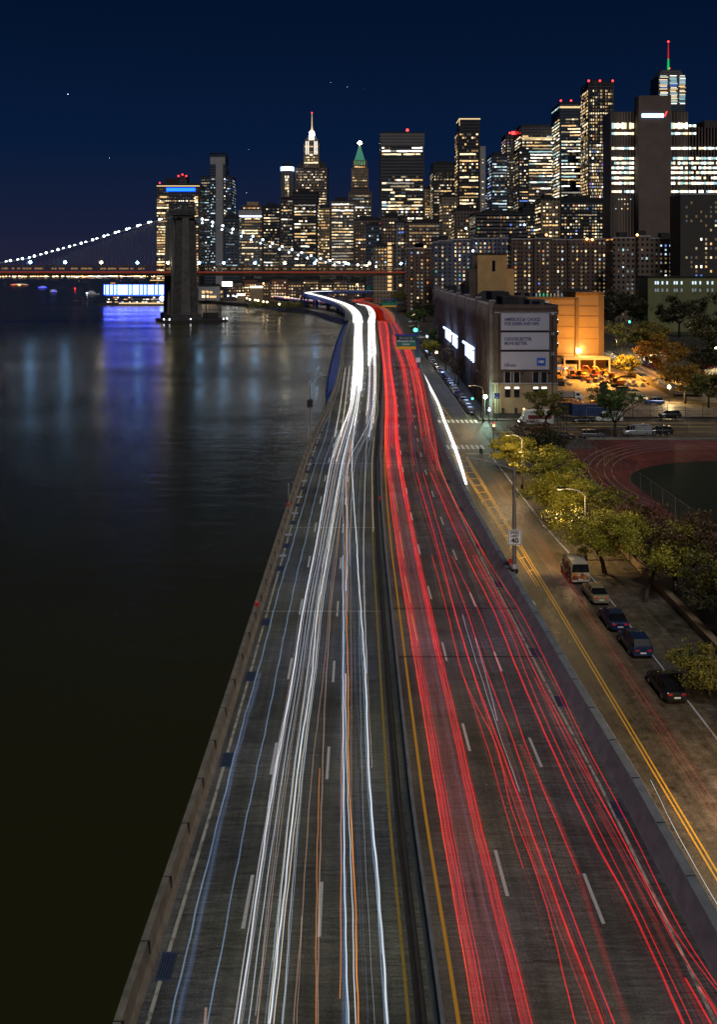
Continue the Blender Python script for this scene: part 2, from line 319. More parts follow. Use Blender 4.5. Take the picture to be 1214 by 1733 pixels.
def sweep(fx, prof, ys=None, z=RZ, fz=None):
    """sweep a closed profile (dx,dz) along the road line fx(Y)"""
    mb = MB(); ys = ys or YS; n = len(prof)
    for i, yy in enumerate(ys):
        zz = z if fz is None else fz(yy)
        for dx, dz in prof: mb.v.append((fx(yy)+dx, yy, zz+dz))
        if i:
            for k in range(n):
                mb.f.append([(i-1)*n+k, (i-1)*n+(k+1)%n, i*n+(k+1)%n, i*n+k]); mb.mi.append(0)
    mb.f.append(list(range(n))); mb.f.append([(len(ys)-1)*n+k for k in reversed(range(n))]); mb.mi += [0,0]
    return mb
road = strip(lambda y: L_(y)-0.45, lambda y: R_(y)+0.35, RZ).build('expressway', 'asphalt'); tag(road, kind='structure')
slab = sweep(lambda y: 0, [(0,0)], [12,560]) if False else MB()
for i, yy in enumerate(YS):
    slab.v += [(L_(yy)-0.5, yy, RZ-0.01), (R_(yy)+0.4, yy, RZ-0.01), (R_(yy)+0.4, yy, RZ-0.9), (R_(yy)-1.5, yy, RZ-1.9), (L_(yy)+1.5, yy, RZ-1.9), (L_(yy)-0.5, yy, RZ-0.9)]
    if i:
        for k in range(1,6): slab.f.append([(i-1)*6+k, (i-1)*6+(k+1)%6, i*6+(k+1)%6, i*6+k]); slab.mi.append(0)
slab.build('deck_slab', 'concrete_dark', road)
pier = MB()
for yy in range(30, 560, 24):
    for xx in (L_(yy)+1.5, M_(yy), R_(yy)-1.8): pier.cyl(xx, yy, -2, RZ-1.8, 0.6, n=10)
    pier.box(L_(yy)+0.3, R_(yy)-0.6, yy-0.6, yy+0.6, RZ-2.6, RZ-1.85)
pier.build('column', 'steel_blue', road)
# concrete barriers
jp = [(-0.40,0),(-0.33,0.08),(-0.16,0.32),(-0.11,1.0),(0.11,1.0),(0.16,0.32),(0.33,0.08),(0.40,0)]
wl = [(-0.55,-0.9),(-0.55,1.02),(-0.26,1.02),(-0.17,0.35),(-0.02,0.10),(0.02,0.0),(0.02,-0.1)]
bl = sweep(L_, wl).build('concrete_barrier', 'concrete'); tag(bl, 'pale concrete parapet along the river edge of the expressway', 'barrier')
wr = [(0.92,-0.9),(0.92,1.0),(0.86,1.06),(0.40,1.02),(-0.08,0.12),(-0.16,0.0),(-0.16,-0.1)]
br_ = sweep(R_, wr[::-1]).build('concrete_barrier', 'concrete_grey'); tag(br_, 'blue grey concrete parapet between the expressway and the street', 'barrier')
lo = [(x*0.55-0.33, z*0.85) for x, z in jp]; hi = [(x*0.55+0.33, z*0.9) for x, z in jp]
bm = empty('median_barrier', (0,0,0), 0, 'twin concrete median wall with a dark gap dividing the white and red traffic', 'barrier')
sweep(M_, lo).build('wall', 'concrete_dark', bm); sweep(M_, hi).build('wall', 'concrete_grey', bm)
# joints in the parapets
jme = bpy.data.meshes.new('joint'); q = MB().box(0,.40,-.02,.02,.5,1.035); jme.from_pydata(q.v, [], q.f); jme.materials.append(MATS['steel_dark'])
jm2 = bpy.data.meshes.new('joint'); q = MB().box(0,.44,-.02,.02,1.02,1.068); jm2.from_pydata(q.v, [], q.f); jm2.materials.append(MATS['steel_dark'])
for fx, par, dx in ((L_, bl, -.555), (R_, br_, .42)):
    yy = 30.0
    while yy < 200:
        o = bpy.data.objects.new('joint', jme if dx < 0 else jm2); COL.objects.link(o); o.parent = par; o.location = (fx(yy)+dx, yy, RZ); yy += 4.1
# road paint
def line(name, f, wd, mat, ys=None, z=RZ+0.004, parent=road):
    return strip(lambda y: f(y)-wd/2, lambda y: f(y)+wd/2, z, ys).build(name, mat, parent)
def dashes(name, f, wd, mat, y0, y1, ph, dl, per, parent=road, z=RZ+0.004):
    mb = MB(); yy = ph
    while yy > y0: yy -= per
    while yy < y1:
        ys = [yy+dl*k/4 for k in range(5)]; s = strip(lambda y: f(y)-wd/2, lambda y: f(y)+wd/2, z, ys)
        o = len(mb.v); mb.v += s.v; mb.f += [[i+o for i in q] for q in s.f]; mb.mi += s.mi; yy += per
    return mb.build(name, mat, parent)
line('edge_line', lambda y: M_(y)-0.82, 0.13, 'paint_old_yellow'); line('edge_line', lambda y: M_(y)+1.05, 0.15, 'paint_yellow')
line('edge_line', lambda y: L_(y)+0.42, 0.16, 'paint_worn'); line('edge_line', lambda y: R_(y)-0.95, 0.15, 'paint_worn')
fr = lambda a: (lambda y: lerp(L_(y)+0.4, M_(y)-0.8, a)); fR = lambda a: (lambda y: lerp(M_(y)+1.05, R_(y)-0.95, a))
for a, ph in ((0.30, 40.4), (0.64, 39.9)): dashes('lane_dash', fr(a), 0.16, 'paint_white', 20, 420, ph, 3.6, 12.4)
for a, ph in ((0.32, 42.5), (0.715, 40.7)): dashes('lane_dash', fR(a), 0.16, 'paint_white', 20, 420, ph, 3.4, 12.9)
for Yj, side in ((78.3,0),(139,0),(204,0),(262,0),(330,0),(104,0),(41,1),(79,2),(69,2),(139,2),(183,2)):
    mb = MB()
    if side == 0: mb.box(L_(Yj)+0.05, M_(Yj)-0.55, Yj-0.09, Yj+0.09, RZ+0.001, RZ+0.012)
    if side == 2: mb.box(M_(Yj)+0.6, R_(Yj)-0.2, Yj-0.07, Yj+0.07, RZ+0.001, RZ+0.012)
    if side != 1: mb.build('expansion_joint', 'joint_steel' if side == 0 else 'steel_dark', road)
def grate(x, y, wd, ln, plate=True):
    mb = MB(); mb.mat('sign_black'); mb.box(x-wd/2, x+wd/2, y-ln/2, y+ln/2, RZ+0.002, RZ+0.008); mb.mat('grate')
    for k in range(6):
        xx = x-wd/2+wd*(k+.5)/6; mb.box(xx-0.03, xx+0.03, y-ln/2, y+ln/2, RZ+0.008, RZ+0.03)
    mb.box(x-wd/2-.03, x+wd/2+.03, y-ln/2-.03, y-ln/2+.03, RZ+0.004, RZ+0.034); mb.box(x-wd/2-.03, x+wd/2+.03, y+ln/2-.03, y+ln/2+.03, RZ+0.004, RZ+0.034)
    mb.build('drain_grate', parent=road)
for Yg in (38.2, 54.4, 65.6, 75.8, 89.5, 97, 106, 114, 123, 133, 143, 154, 166): grate(L_(Yg)+0.5, Yg, 0.62, 1.5)
for Yg in (49.3, 61.8, 69.8, 85, 97, 112, 127, 142, 158, 175, 192): grate(R_(Yg)-0.62, Yg, 0.6, 1.5)
for Yg in (93.5, 101, 110, 118, 127, 138, 148, 160): MB().box(L_(Yg)+0.05, L_(Yg)+0.75, Yg-0.35, Yg+0.35, RZ+0.04, RZ+0.07).build('reflector_plate', 'reflector_plate', road)

# ---- the roads past the bridge: polylines with width
def ribbon_road(name, pts, hw, th=1.0, mat='asphalt', wall=0.9, sub=4, wallmat='concrete', cols=None):
    P3 = smooth_path([Vector(p) for p in pts], sub); mb = MB(); mb.mat(mat)
    prev = None; A = []
    for i, p in enumerate(P3):
        d = P3[min(i+1,len(P3)-1)] - P3[max(i-1,0)]; d.z = 0; d.normalize(); nrm = Vector((d.y,-d.x,0)); A.append((p - nrm*hw, p + nrm*hw, nrm))
    for (l0,r0,n0),(l1,r1,n1) in zip(A, A[1:]): mb.quad(l0,r0,r1,l1)
    o = mb.build(name, parent=None); tag(o, kind='structure')
    for sgn in (0, 1):
        w_ = MB()
        for q, nx in zip(A, A[1:]):
            a, b_ = q[sgn], nx[sgn]; n_ = q[2]*(0.25 if sgn else -0.25); up = Vector((0,0,wall)); dn = Vector((0,0,-th))
            w_.add([a+dn, b_+dn, b_+up, a+up, a+dn+n_, b_+dn+n_, b_+up+n_, a+up+n_], [(0,1,2,3),(7,6,5,4),(3,2,6,7),(0,4,5,1)])
        w_.build('parapet', wallmat, o)
    if cols:
        c_ = MB(); acc = 0
        for a, b_ in zip(P3, P3[1:]):
            acc += (b_-a).length
            if acc > cols:
                acc = 0
                for k in (-.8,.8): c_.cyl(a.x+k*hw, a.y, -1.5, a.z-th, 0.9, n=8)
        c_.build('column', 'steel_blue', o)
    return o
def smooth_path(pts, sub=4):
    out = []
    for i in range(len(pts)-1):
        p0 = pts[max(i-1,0)]; p1 = pts[i]; p2 = pts[i+1]; p3 = pts[min(i+2,len(pts)-1)]
        for k in range(sub):
            t_ = k/sub; out.append(0.5*((2*p1) + (p2-p0)*t_ + (2*p0-5*p1+4*p2-p3)*t_*t_ + (3*p1-p0-3*p2+p3)*t_**3))
    out.append(pts[-1]); return out
LOOP = [P(604,543,8), P(603,530,8.5), P(589,517,10), P(566,508.3,12.5), P(541,501,15), P(526,497.5,16.4), P(521,495.4,16.8), P(536,493.6,17), P(562,492.9,17), P(700,492.5,17), P(830,492.5,17)]
ribbon_road('ramp_road', [tuple(p) for p in LOOP[:]], 7.5, 2.2, wallmat='steel_blue', cols=30)
INNER = [P(627,543,8), P(628,530,8), P(620,519,8), P(603,514.5,8), P(575,511,7.5), P(530,508.5,6.8), P(490,505,6.5), P(440,498,6.5), P(378,489,6.5), P(340,483,6.5)]
ribbon_road('shore_road', [tuple(p) for p in INNER], 8, 1.5, cols=40, wallmat='steel_blue')
OUTER = [P(651,543,8), P(646,530,8), P(636,521,8), P(618,514,8), P(606,510,8.4), P(603,507.5,9), P(625,505,9), P(700,500.5,9), P(800,499,9)]
ribbon_road('civic_road', [tuple(p) for p in OUTER], 8, 1.5)
# blue steel side structure where the viaduct swings out over the river
sb = empty('steel_viaduct_truss', (0,0,0), 0, 'blue steel slatted side structure under the river edge of the expressway', 'truss')
E0 = [(553,668,5.0),(556,640,4.6),(561,615,4.6),(569,585,4.8),(577,565,5),(584,548,5.2)]
for a, b_ in zip(E0, E0[1:]):
    pa = P(*a); pb = P(*b_); mb = MB(); n = 6
    for k in range(n):
        q = pa.lerp(pb, k/n); mb.tube([(q.x, q.y, q.z), (L_(q.y)-0.5, q.y+3, RZ-0.4)], 0.28, 4)
    mb.tube([pa, pb], 0.45, 6); mb.tube([(pa.x,pa.y,pa.z+1.3),(pb.x,pb.y,pb.z+1.3)], 0.2, 4)
    mb.build('slat_bay', 'steel_blue', sb)
for a in E0[:5]:
    q = P(*a); MB().cyl(q.x+0.3, q.y, -2, q.z, 0.55, n=8).build('column', 'steel_blue', sb)

# ------------------------------------------------------------------ street level
def ground(name, poly, z, mat):
    mb = MB(); n = len(poly); mb.add([(x,y,z) for x,y in poly], [tuple(range(n))]); return tag(mb.build(name, mat), kind='structure')
SOUTH = MB()
ys = [10+i*8 for i in range(90)]
st = strip(lambda y: R_(min(y,560))+0.7, lambda y: 25.4+max(0,(y-200))*0.006, SZ, ys).build('street', 'street'); tag(st, kind='structure')
cross = ground('cross_street', [(25.2,184.5),(190,179),(190,207),(25.6,207)], SZ+0.0, 'street')
sw1 = MB().prism([(25.0,10),(30.3,10),(30.3,172),(24.9,172),(23.6,166),(23.9,120),(25.0,98)][::1], SZ-0.3, SZ+0.13).build('sidewalk', 'sidewalk'); tag(sw1, kind='structure')
sw2 = MB().prism([(26.6,208),(44.8,208),(44.8,211),(31,211),(35,480),(30,480)], SZ-0.3, SZ+0.13).build('sidewalk', 'sidewalk'); tag(sw2, kind='structure')
MB().box(25.4,44,174.5,183.5,SZ-0.3,SZ+0.12).build('pavement_strip', 'sidewalk', sw1)
k_ = MB(); k_.prism([(23.72,120),(23.9,120),(23.6,166),(23.42,166)],SZ-.3,SZ+.16); k_.prism([(24.82,98),(25.0,98),(23.9,120),(23.72,120)],SZ-.3,SZ+.16); k_.box(24.84,25.0,10,98,SZ-.3,SZ+.16); k_.build('kerb', 'reflector_plate', sw1)
park = ground('park_soil', [(30.3,10),(37.2,10),(37.2,174),(30.3,174)], SZ+0.02, 'soil')
yard = ground('yard', [(46,213),(190,213),(190,318),(46,330)], SZ+0.0, 'yard_dirt')
# path wall beside the trees
tag(MB().box(30.6,31.3,20,120,SZ,SZ+0.7).build('low_wall', 'tan_wall'), 'long low tan wall behind the street trees', 'wall')
# street paint
DY = lambda y: 19.35
for dx in (-0.14, 0.14): line('double_line', lambda y, dx=dx: DY(y)+dx-0.004*max(0,y-90), 0.11, 'paint_yellow', [20+i*3 for i in range(50)], SZ+0.004, st)
hx = lambda y: 19.0 - max(0,(y-96))*0.024 if y < 175 else 17
for dx in (-0.14, 0.14): line('hatch_line', lambda y, dx=dx: hx(y)+dx-0.28, 0.10, 'paint_yellow', [98+i*3 for i in range(25)], SZ+0.004, st)
hb = MB(); yy = 103.0
while yy < 172:
    a = hx(yy)-0.35; c = DY(yy)-0.2-0.004*(yy-90); hb.quad((a,yy-0.14,SZ+.005),(c,yy+0.5,SZ+.005),(c,yy+0.78,SZ+.005),(a,yy+0.14,SZ+.005)); yy += 4.6
hb.build('hatch_bar', 'paint_yellow', st)
hb = MB(); yy = 208.0
while yy < 262:
    a = lerp(17.3, 19.6, (yy-208)/54); c = lerp(20.6, 20.0, (yy-208)/54); hb.quad((a,yy-0.18,SZ+.005),(c,yy+0.7,SZ+.005),(c,yy+1.0,SZ+.005),(a,yy+0.18,SZ+.005)); yy += 4.8
hb.build('hatch_bar', 'paint_yellow', st)
for f in (lambda y: lerp(17.2,19.5,(y-208)/54), lambda y: lerp(20.7,20.0,(y-208)/54)): line('hatch_line', f, 0.14, 'paint_yellow', [207+i*6 for i in range(10)], SZ+.004, st)
line('parking_line', lambda y: 24.6+0.008*(y-205), 0.14, 'paint_worn', [212+i*10 for i in range(22)], SZ+.004, st)
cw = MB()
for Yc, n, x0, x1 in ((176.5, 8, 16.2, 23.6), (207, 9, 17.2, 26.2)):
    for k in range(n):
        x = lerp(x0, x1, (k+.5)/n); cw.box(x-0.27, x+0.27, Yc-2.1, Yc+2.1, SZ+0.003, SZ+0.008)
cw.build('crosswalk', 'paint_white', st)
dz = MB(); yy = 180.0
while yy < 204:
    for x in (19.0,): dz.box(x-.1, x+.1, yy, yy+0.9, SZ+.003, SZ+.008)
    yy += 2.0
dz.build('dotted_line', 'paint_yellow', st)
MB().box(19.4,23.8,169.6,170.3,SZ+.003,SZ+.008).build('stop_line', 'paint_worn', st)
MB().box(27,150,192.6,192.9,SZ+.003,SZ+.008).build('centre_line', 'paint_old_yellow', cross)
MB().box(27,150,193.5,193.8,SZ+.003,SZ+.008).build('centre_line', 'paint_old_yellow', cross)
# worn pavement numeral and arrow in the bus side lane
text('10', 2.6, (16.7, 93.0, SZ+.012), (0,0,R(0)), 'paint_white', 'pavement_number', st, 0.002, bold=0.05, sx=0.55)
ar = MB(); ar.add([(16.6,84.0,SZ+.006),(17.2,84.0,SZ+.006),(16.9,87.2,SZ+.006)], [(0,1,2)]); ar.build('pavement_arrow', 'paint_white', st)
# track and field
ell = lambda cx, cy, rx, ry, a0=90, a1=270, n=40: [(cx+rx*math.cos(R(lerp(a0,a1,i/n))), cy+ry*math.sin(R(lerp(a0,a1,i/n)))) for i in range(n+1)]
tr = ground('running_track', [(37.2,60),(140,60),(140,183.5),(37.2,183.5)], SZ+0.05, 'track_red')
ground('sports_field', [(140,90)] + [(140,163)] + ell(62,145,19.6,18,90,180) + [(42.4,90)], SZ+0.06, 'grass')
tl = MB()
for k in range(5):
    rx, ry = 21.7+k*1.15, 29.6+k*2.0
    pa = [(140,145+ry)] + ell(62,145,rx,ry,90,205)
    pb = [(140,145+ry+.16)] + ell(62,145,rx+.10,ry+.16,90,205)
    for a, b_, c, d in zip(pa, pa[1:], pb[1:], pb): tl.quad((*a,SZ+.058),(*b_,SZ+.058),(*c,SZ+.058),(*d,SZ+.058))
plain('track_line', (0.42,0.33,0.31), 0.8, 0, 0.5, 0.4); tl.build('lane_line', 'track_line', tr)
tag(MB().box(44.5,190,184.2,184.5,SZ-0.2,SZ+0.35).build('kerb_wall', 'concrete'), 'low concrete kerb wall between the running track and the cross street', 'wall')

# ================================================================== LIGHT TRAILS of the traffic: real glowing lines over the lanes
def trailmat(name, col, s):
    """light hanging in the air: adds to what is behind it, softer towards the edge of the streak"""
    m = bpy.data.materials.new(name); m.use_nodes = True; MATS[name] = m; t = m.node_tree; t.nodes.clear()
    o = N(t, 'ShaderNodeOutputMaterial'); ad = N(t, 'ShaderNodeAddShader'); tr_ = N(t, 'ShaderNodeBsdfTransparent'); em = N(t, 'ShaderNodeEmission')
    em.inputs[0].default_value = (*col, 1)
    uv = N(t, 'ShaderNodeUVMap'); sp = N(t, 'ShaderNodeSeparateXYZ'); t.links.new(uv.outputs[0], sp.inputs[0])
    # u in -1..1 across ; v along (m)
    pw = N(t, 'ShaderNodeMath', operation='MULTIPLY'); t.links.new(sp.outputs[0], pw.inputs[0]); t.links.new(sp.outputs[0], pw.inputs[1])
    om = N(t, 'ShaderNodeMath', operation='SUBTRACT'); om.inputs[0].default_value = 1.0; t.links.new(pw.outputs[0], om.inputs[1])
    cb = N(t, 'ShaderNodeCombineXYZ'); mu = N(t, 'ShaderNodeMath', operation='MULTIPLY'); mu.inputs[1].default_value = 2.5; t.links.new(sp.outputs[0], mu.inputs[0])
    mv = N(t, 'ShaderNodeMath', operation='MULTIPLY'); mv.inputs[1].default_value = 0.15; t.links.new(sp.outputs[1], mv.inputs[0])
    t.links.new(mu.outputs[0], cb.inputs[0]); t.links.new(mv.outputs[0], cb.inputs[1])
    nz = N(t, 'ShaderNodeTexNoise', i_Scale=1.6, i_Detail=3.0); t.links.new(cb.outputs[0], nz.inputs['Vector'])
    rp = N(t, 'ShaderNodeMapRange'); t.links.new(nz.outputs[0], rp.inputs[0]); rp.inputs[1].default_value = .32; rp.inputs[2].default_value = .68; rp.inputs[3].default_value = 0.25; rp.inputs[4].default_value = 1.6
    k1 = N(t, 'ShaderNodeMath', operation='MULTIPLY'); o2 = N(t, 'ShaderNodeMath', operation='POWER'); t.links.new(om.outputs[0], o2.inputs[0]); o2.inputs[1].default_value = 1.8; t.links.new(o2.outputs[0], k1.inputs[0]); t.links.new(rp.outputs[0], k1.inputs[1])
    k2 = N(t, 'ShaderNodeMath', operation='MULTIPLY'); t.links.new(k1.outputs[0], k2.inputs[0]); k2.inputs[1].default_value = s
    t.links.new(k2.outputs[0], em.inputs[1])
    t.links.new(tr_.outputs[0], ad.inputs[0]); t.links.new(em.outputs[0], ad.inputs[1]); t.links.new(ad.outputs[0], o.inputs[0])
    m.cycles.emission_sampling = 'NONE'
    return name
for nme, c, s in (('trail_white', (0.80,0.90,1.0), 0.95), ('trail_white_soft', (0.75,0.85,1.0), 0.45), ('trail_cream', (1.0,0.86,0.68), 0.9), ('trail_blue', (0.35,0.55,0.85), 0.36), ('trail_blue_soft', (0.2,0.35,0.7), 0.12),
                  ('trail_peach', (0.9,0.55,0.42), 0.35), ('trail_orange', (1.0,0.32,0.05), 0.9), ('trail_amber', (0.9,0.5,0.05), 0.45),
                  ('trail_red', (1.0,0.004,0.014), 0.72), ('trail_red_soft', (0.9,0.035,0.05), 0.34), ('trail_hot', (1.0,0.045,0.006), 0.85), ('trail_red_dim', (0.7,0.03,0.03), 0.13),
                  ('trail_haze', (0.6,0.12,0.16), 0.07), ('trail_red_mist', (0.6,0.1,0.1), 0.02), ('trail_blaze', (1.0,0.96,0.90), 2.6), ('trail_violet', (0.35,0.15,0.7), 0.25)):
    trailmat(nme, c, s)
class Trails:
    def __init__(s): s.v=[]; s.f=[]; s.mi=[]; s.uv=[]; s.mats=[]
    def add(s, path, hw, mat, wig=0.05, grow=0.0, seed=None):
        if mat not in s.mats: s.mats.append(mat)
        mi = s.mats.index(mat); r_ = random.Random(seed if seed is not None else random.random())
        ph = [r_.uniform(0,6.3) for _ in range(4)]; ac = r_.uniform(0,100); o = len(s.v); pv = None
        for i, p in enumerate(path):
            d = path[min(i+1,len(path)-1)] - path[max(i-1,0)]; d.z = 0; d.normalize(); n_ = Vector((d.y,-d.x,0))
            if pv is not None: ac += (p-pv).length
            pv = p
            wg = wig*0.38*(math.sin(ac*0.3+ph[0])*.5 + math.sin(ac*1.1+ph[1])*.4 + math.sin(ac*2.6+ph[2])*.3*math.sin(ac*.13+ph[3]))
            q = p + n_*wg; h = hw*0.72*(1+grow*p.y/190)
            for k, dz in ((-1,0),(0,0.03),(1,0)): s.v.append(q + n_*(h*k) + Vector((0,0,dz)))
            if i:
                b0 = o+(i-1)*3; b1 = o+i*3
                for k in (0,1):
                    s.f.append((b0+k,b0+k+1,b1+k+1,b1+k)); s.mi.append(mi); va = ac-(path[i]-path[i-1]).length
                    s.uv += [(k-1,va),(k,va),(k,ac),(k-1,ac)]
    def build(s, name, label, group=None):
        me = bpy.data.meshes.new(name); me.from_pydata([tuple(v) for v in s.v], [], s.f); me.update()
        for k in s.mats: me.materials.append(MATS[k])
        me.polygons.foreach_set('material_index', s.mi); uvl = me.uv_layers.new(name='UVMap')
        uvl.data.foreach_set('uv', [c for q in s.uv for c in q])
        o = bpy.data.objects.new(name, me); COL.objects.link(o); tag(o, label, 'light trail', 'streaks of light left by passing traffic', 'stuff'); return o
def path_of(ctrl, z, step=0.022, y0=None, y1=None):
    """ctrl: (row, column) pairs on the photo read at lamp height z; resampled evenly along the road"""
    C = sorted([P(x, yy, z) for yy, x in ctrl], key=lambda p: p.y); xs = [(math.log(p.y), p.x) for p in C]
    out = []; y = y0 or C[0].y; ye = y1 or C[-1].y
    def at(l):
        for i in range(len(xs)-1):
            if l <= xs[i+1][0] or i == len(xs)-2:
                (l0,a),(l1,b_) = xs[i], xs[i+1]; h = l1-l0; t_ = (l-l0)/h
                def sl(j):
                    if j <= 0: return (xs[1][1]-xs[0][1])/(xs[1][0]-xs[0][0])
                    if j >= len(xs)-1: return (xs[-1][1]-xs[-2][1])/(xs[-1][0]-xs[-2][0])
                    return (xs[j+1][1]-xs[j-1][1])/(xs[j+1][0]-xs[j-1][0])
                m0, m1 = sl(i)*h, sl(i+1)*h
                return (2*t_**3-3*t_*t_+1)*a + (t_**3-2*t_*t_+t_)*m0 + (-2*t_**3+3*t_*t_)*b_ + (t_**3-t_*t_)*m1
    while y < ye: out.append(Vector((at(math.log(y)), y, z))); y += max(0.35, y*step*0.5)
    out.append(Vector((at(math.log(ye)), ye, z))); return out
ZT = RZ+0.65
def band(tab, f): return [(yy, lerp(a, b_, f)) for yy, a, b_ in tab]
WA = [(1733,396,480),(1300,465,515),(1140,496,532),(1034,512,545),(940,531,560),(785,560,590),(740,574,600),(680,594,609),(620,599,614),(580,600,613),(560,601,612.5),(545,601,613)]
WB = [(1733,577,656),(1300,579,626),(1140,583,620),(1034,583,617),(900,583,616),(785,592,621),(740,612,630),(680,621,636),(620,624,637),(580,624,635),(560,624,634),(545,624,634)]
R1 = [(1733,804,903),(1360,742,807),(1260,725,784),(1147,707,757),(940,674,710),(800,656,682),(740,652,674),(680,653,671),(620,649,662),(580,644,659),(560,642,658),(545,641,654)]
R2 = [(1733,975,1080),(1360,849,929),(1147,785,852),(940,732,765),(800,692,722),(740,686,709),(680,680,699),(620,674,690),(580,661,676),(560,658,673),(545,653,668)]
R3 = [(1733,1157,1290),(1360,975,1050),(1260,931,992),(1147,882,938),(1034,836,872),(940,790,821),(800,726,748),(740,713,736),(680,704,723),(620,692,708),(580,680,691),(560,674,682),(545,665,673)]
def rp(path, ext):   # follow on along a ramp
    return path + smooth_path(ext, 6)
# --- white side
T = Trails()
T.add(path_of([(1733,288),(1300,391),(1140,435.8),(1035,463),(933,491.7),(785,534.7),(740,551),(700,560)], ZT), 0.065, 'trail_blue', 0.12, 0.3, 1)
T.add(path_of([(1733,300),(1300,396),(1140,440)], ZT), 0.22, 'trail_blue_soft', 0.10, 0, 2)
T.add(path_of([(1733,350),(1300,435),(1140,469),(1035,489),(940,511),(785,548),(740,564),(690,578)], ZT), 0.055, 'trail_blue', 0.12, 0.6, 3)
T.add(path_of([(1740,346),(1705,349)], ZT), 0.09, 'trail_peach', 0.02, 0, 4)
T.add(path_of([(740,567),(680,577),(622,585)], ZT), 0.10, 'trail_cream', 0.03, 0.2, 5); T.add(path_of([(740,577),(680,585),(620,592)], ZT), 0.10, 'trail_cream', 0.03, 0.2, 6)
T.build('light_trail', 'pale blue headlight streaks nearest the river parapet')
def fill(tab, n, mats, rnd, wmin=0.02, wmax=0.07, wig=0.05, ymax=560, grow=0.6, ext=None, fspread=(0,1), z=ZT):
    for k in range(n):
        f = rnd.uniform(*fspread); mt = rnd.choice(mats); c = band(tab, f)
        full = path_of(c, z + rnd.uniform(-.15,.5))
        T.add(full if (rnd.random() < .4 and tab[0][0] > 1200) else full[int(rnd.uniform(0,.6)*len(full)):int(rnd.uniform(.7,1.1)*len(full))], rnd.uniform(wmin,wmax), mt, wig, grow)
rn = random.Random(11)
T = Trails()
for cc, hw, mt in (([(1733,403),(1300,468),(1140,497),(1034,513),(940,532),(785,560),(740,572),(680,598),(620,604),(545,605)], 0.075, 'trail_white'),
    ([(1733,410),(1300,471),(1140,501),(1034,516),(940,535),(785,564),(740,578),(680,600),(620,606),(545,607)], 0.035, 'trail_blue'),
    ([(1733,396),(1300,464),(1140,493),(1034,508)], 0.03, 'trail_peach'),
    ([(1733,457),(1300,505),(1140,528),(1034,538),(940,554),(785,579),(740,590),(680,604),(620,609),(545,609)], 0.085, 'trail_white'),
    ([(1733,464),(1300,510),(1140,532),(1034,542),(940,556),(785,582),(740,594)], 0.04, 'trail_cream'),
    ([(1733,478),(1300,513),(1140,535),(1034,545),(940,560),(785,586)], 0.05, 'trail_white_soft'),
    ([(1733,449),(1300,498),(1140,523),(1034,534)], 0.035, 'trail_blue'),
    ([(1733,436),(1480,458),(1300,481)], 0.03, 'trail_peach'),
    ([(1733,496),(1550,512),(1300,528.5),(1140,548),(1034,557),(940,567),(785,590),(740,600)], 0.04, 'trail_peach'),
    ([(1733,538),(1300,546),(1140,553),(1034,560),(940,570),(840,580)], 0.055, 'trail_peach'),
    ([(1733,534),(1300,541)], 0.03, 'trail_orange'),
    ([(1733,503),(1550,512)], 0.03, 'trail_peach')):
    T.add(path_of(cc, ZT), hw*.85, mt, 0.07, 0.3)
fill(WA, 15, ['trail_white_soft','trail_cream','trail_blue','trail_peach','trail_white_soft','trail_peach'], rn, 0.012, 0.035, 0.06)
WAf = [q for q in WA if q[0] <= 1140]
fill(WAf, 20, ['trail_white_soft','trail_cream','trail_white_soft','trail_peach','trail_blue'], rn, 0.015, 0.045, 0.08, grow=0.5)
WAm = [q for q in WA if q[0] <= 800]
fill(WAm, 9, ['trail_white','trail_cream'], rn, 0.06, 0.12, 0.05, grow=0.5)
WAn = [q for q in WA if q[0] <= 700]
for k in range(8): T.add(path_of(band(WAn, k/7), ZT+rn.uniform(0,.5))[int(rn.uniform(0,14)):] , 0.22, 'trail_blaze', 0.1, 0.15)
T.build('light_trail', 'crossing white and peach headlight streaks in the river side lanes')
T = Trails()
LW = [P(606.5,546,8.8), P(603,530,9.3), P(589,517,10.8), P(566,508.3,13.3), P(541,501,15.8), P(526,497.5,17.2), P(521,495.4,17.6), P(536,493.6,17.8), P(562,492.9,17.8)]
lw = smooth_path(LW, 8)
def offs(path, d):
    o_ = []
    for i, p in enumerate(path):
        q = path[min(i+1,len(path)-1)] - path[max(i-1,0)]; q.z = 0; q.normalize(); o_.append(p + Vector((q.y,-q.x,0))*d)
    return o_
for k in range(11): T.add(offs(lw, -2.6+k*0.5), 0.45, 'trail_blaze', 0.1, 0)
tail = smooth_path([P(555,493,17.8), P(600,492.6,17.8), P(700,492.5,17.8)], 6)
for k in range(3): T.add(offs(tail, -2+k*2), 0.5, 'trail_cream', 0.1, 0)
T.build('light_trail', 'broad blazing white band round the hairpin ramp')
T = Trails()
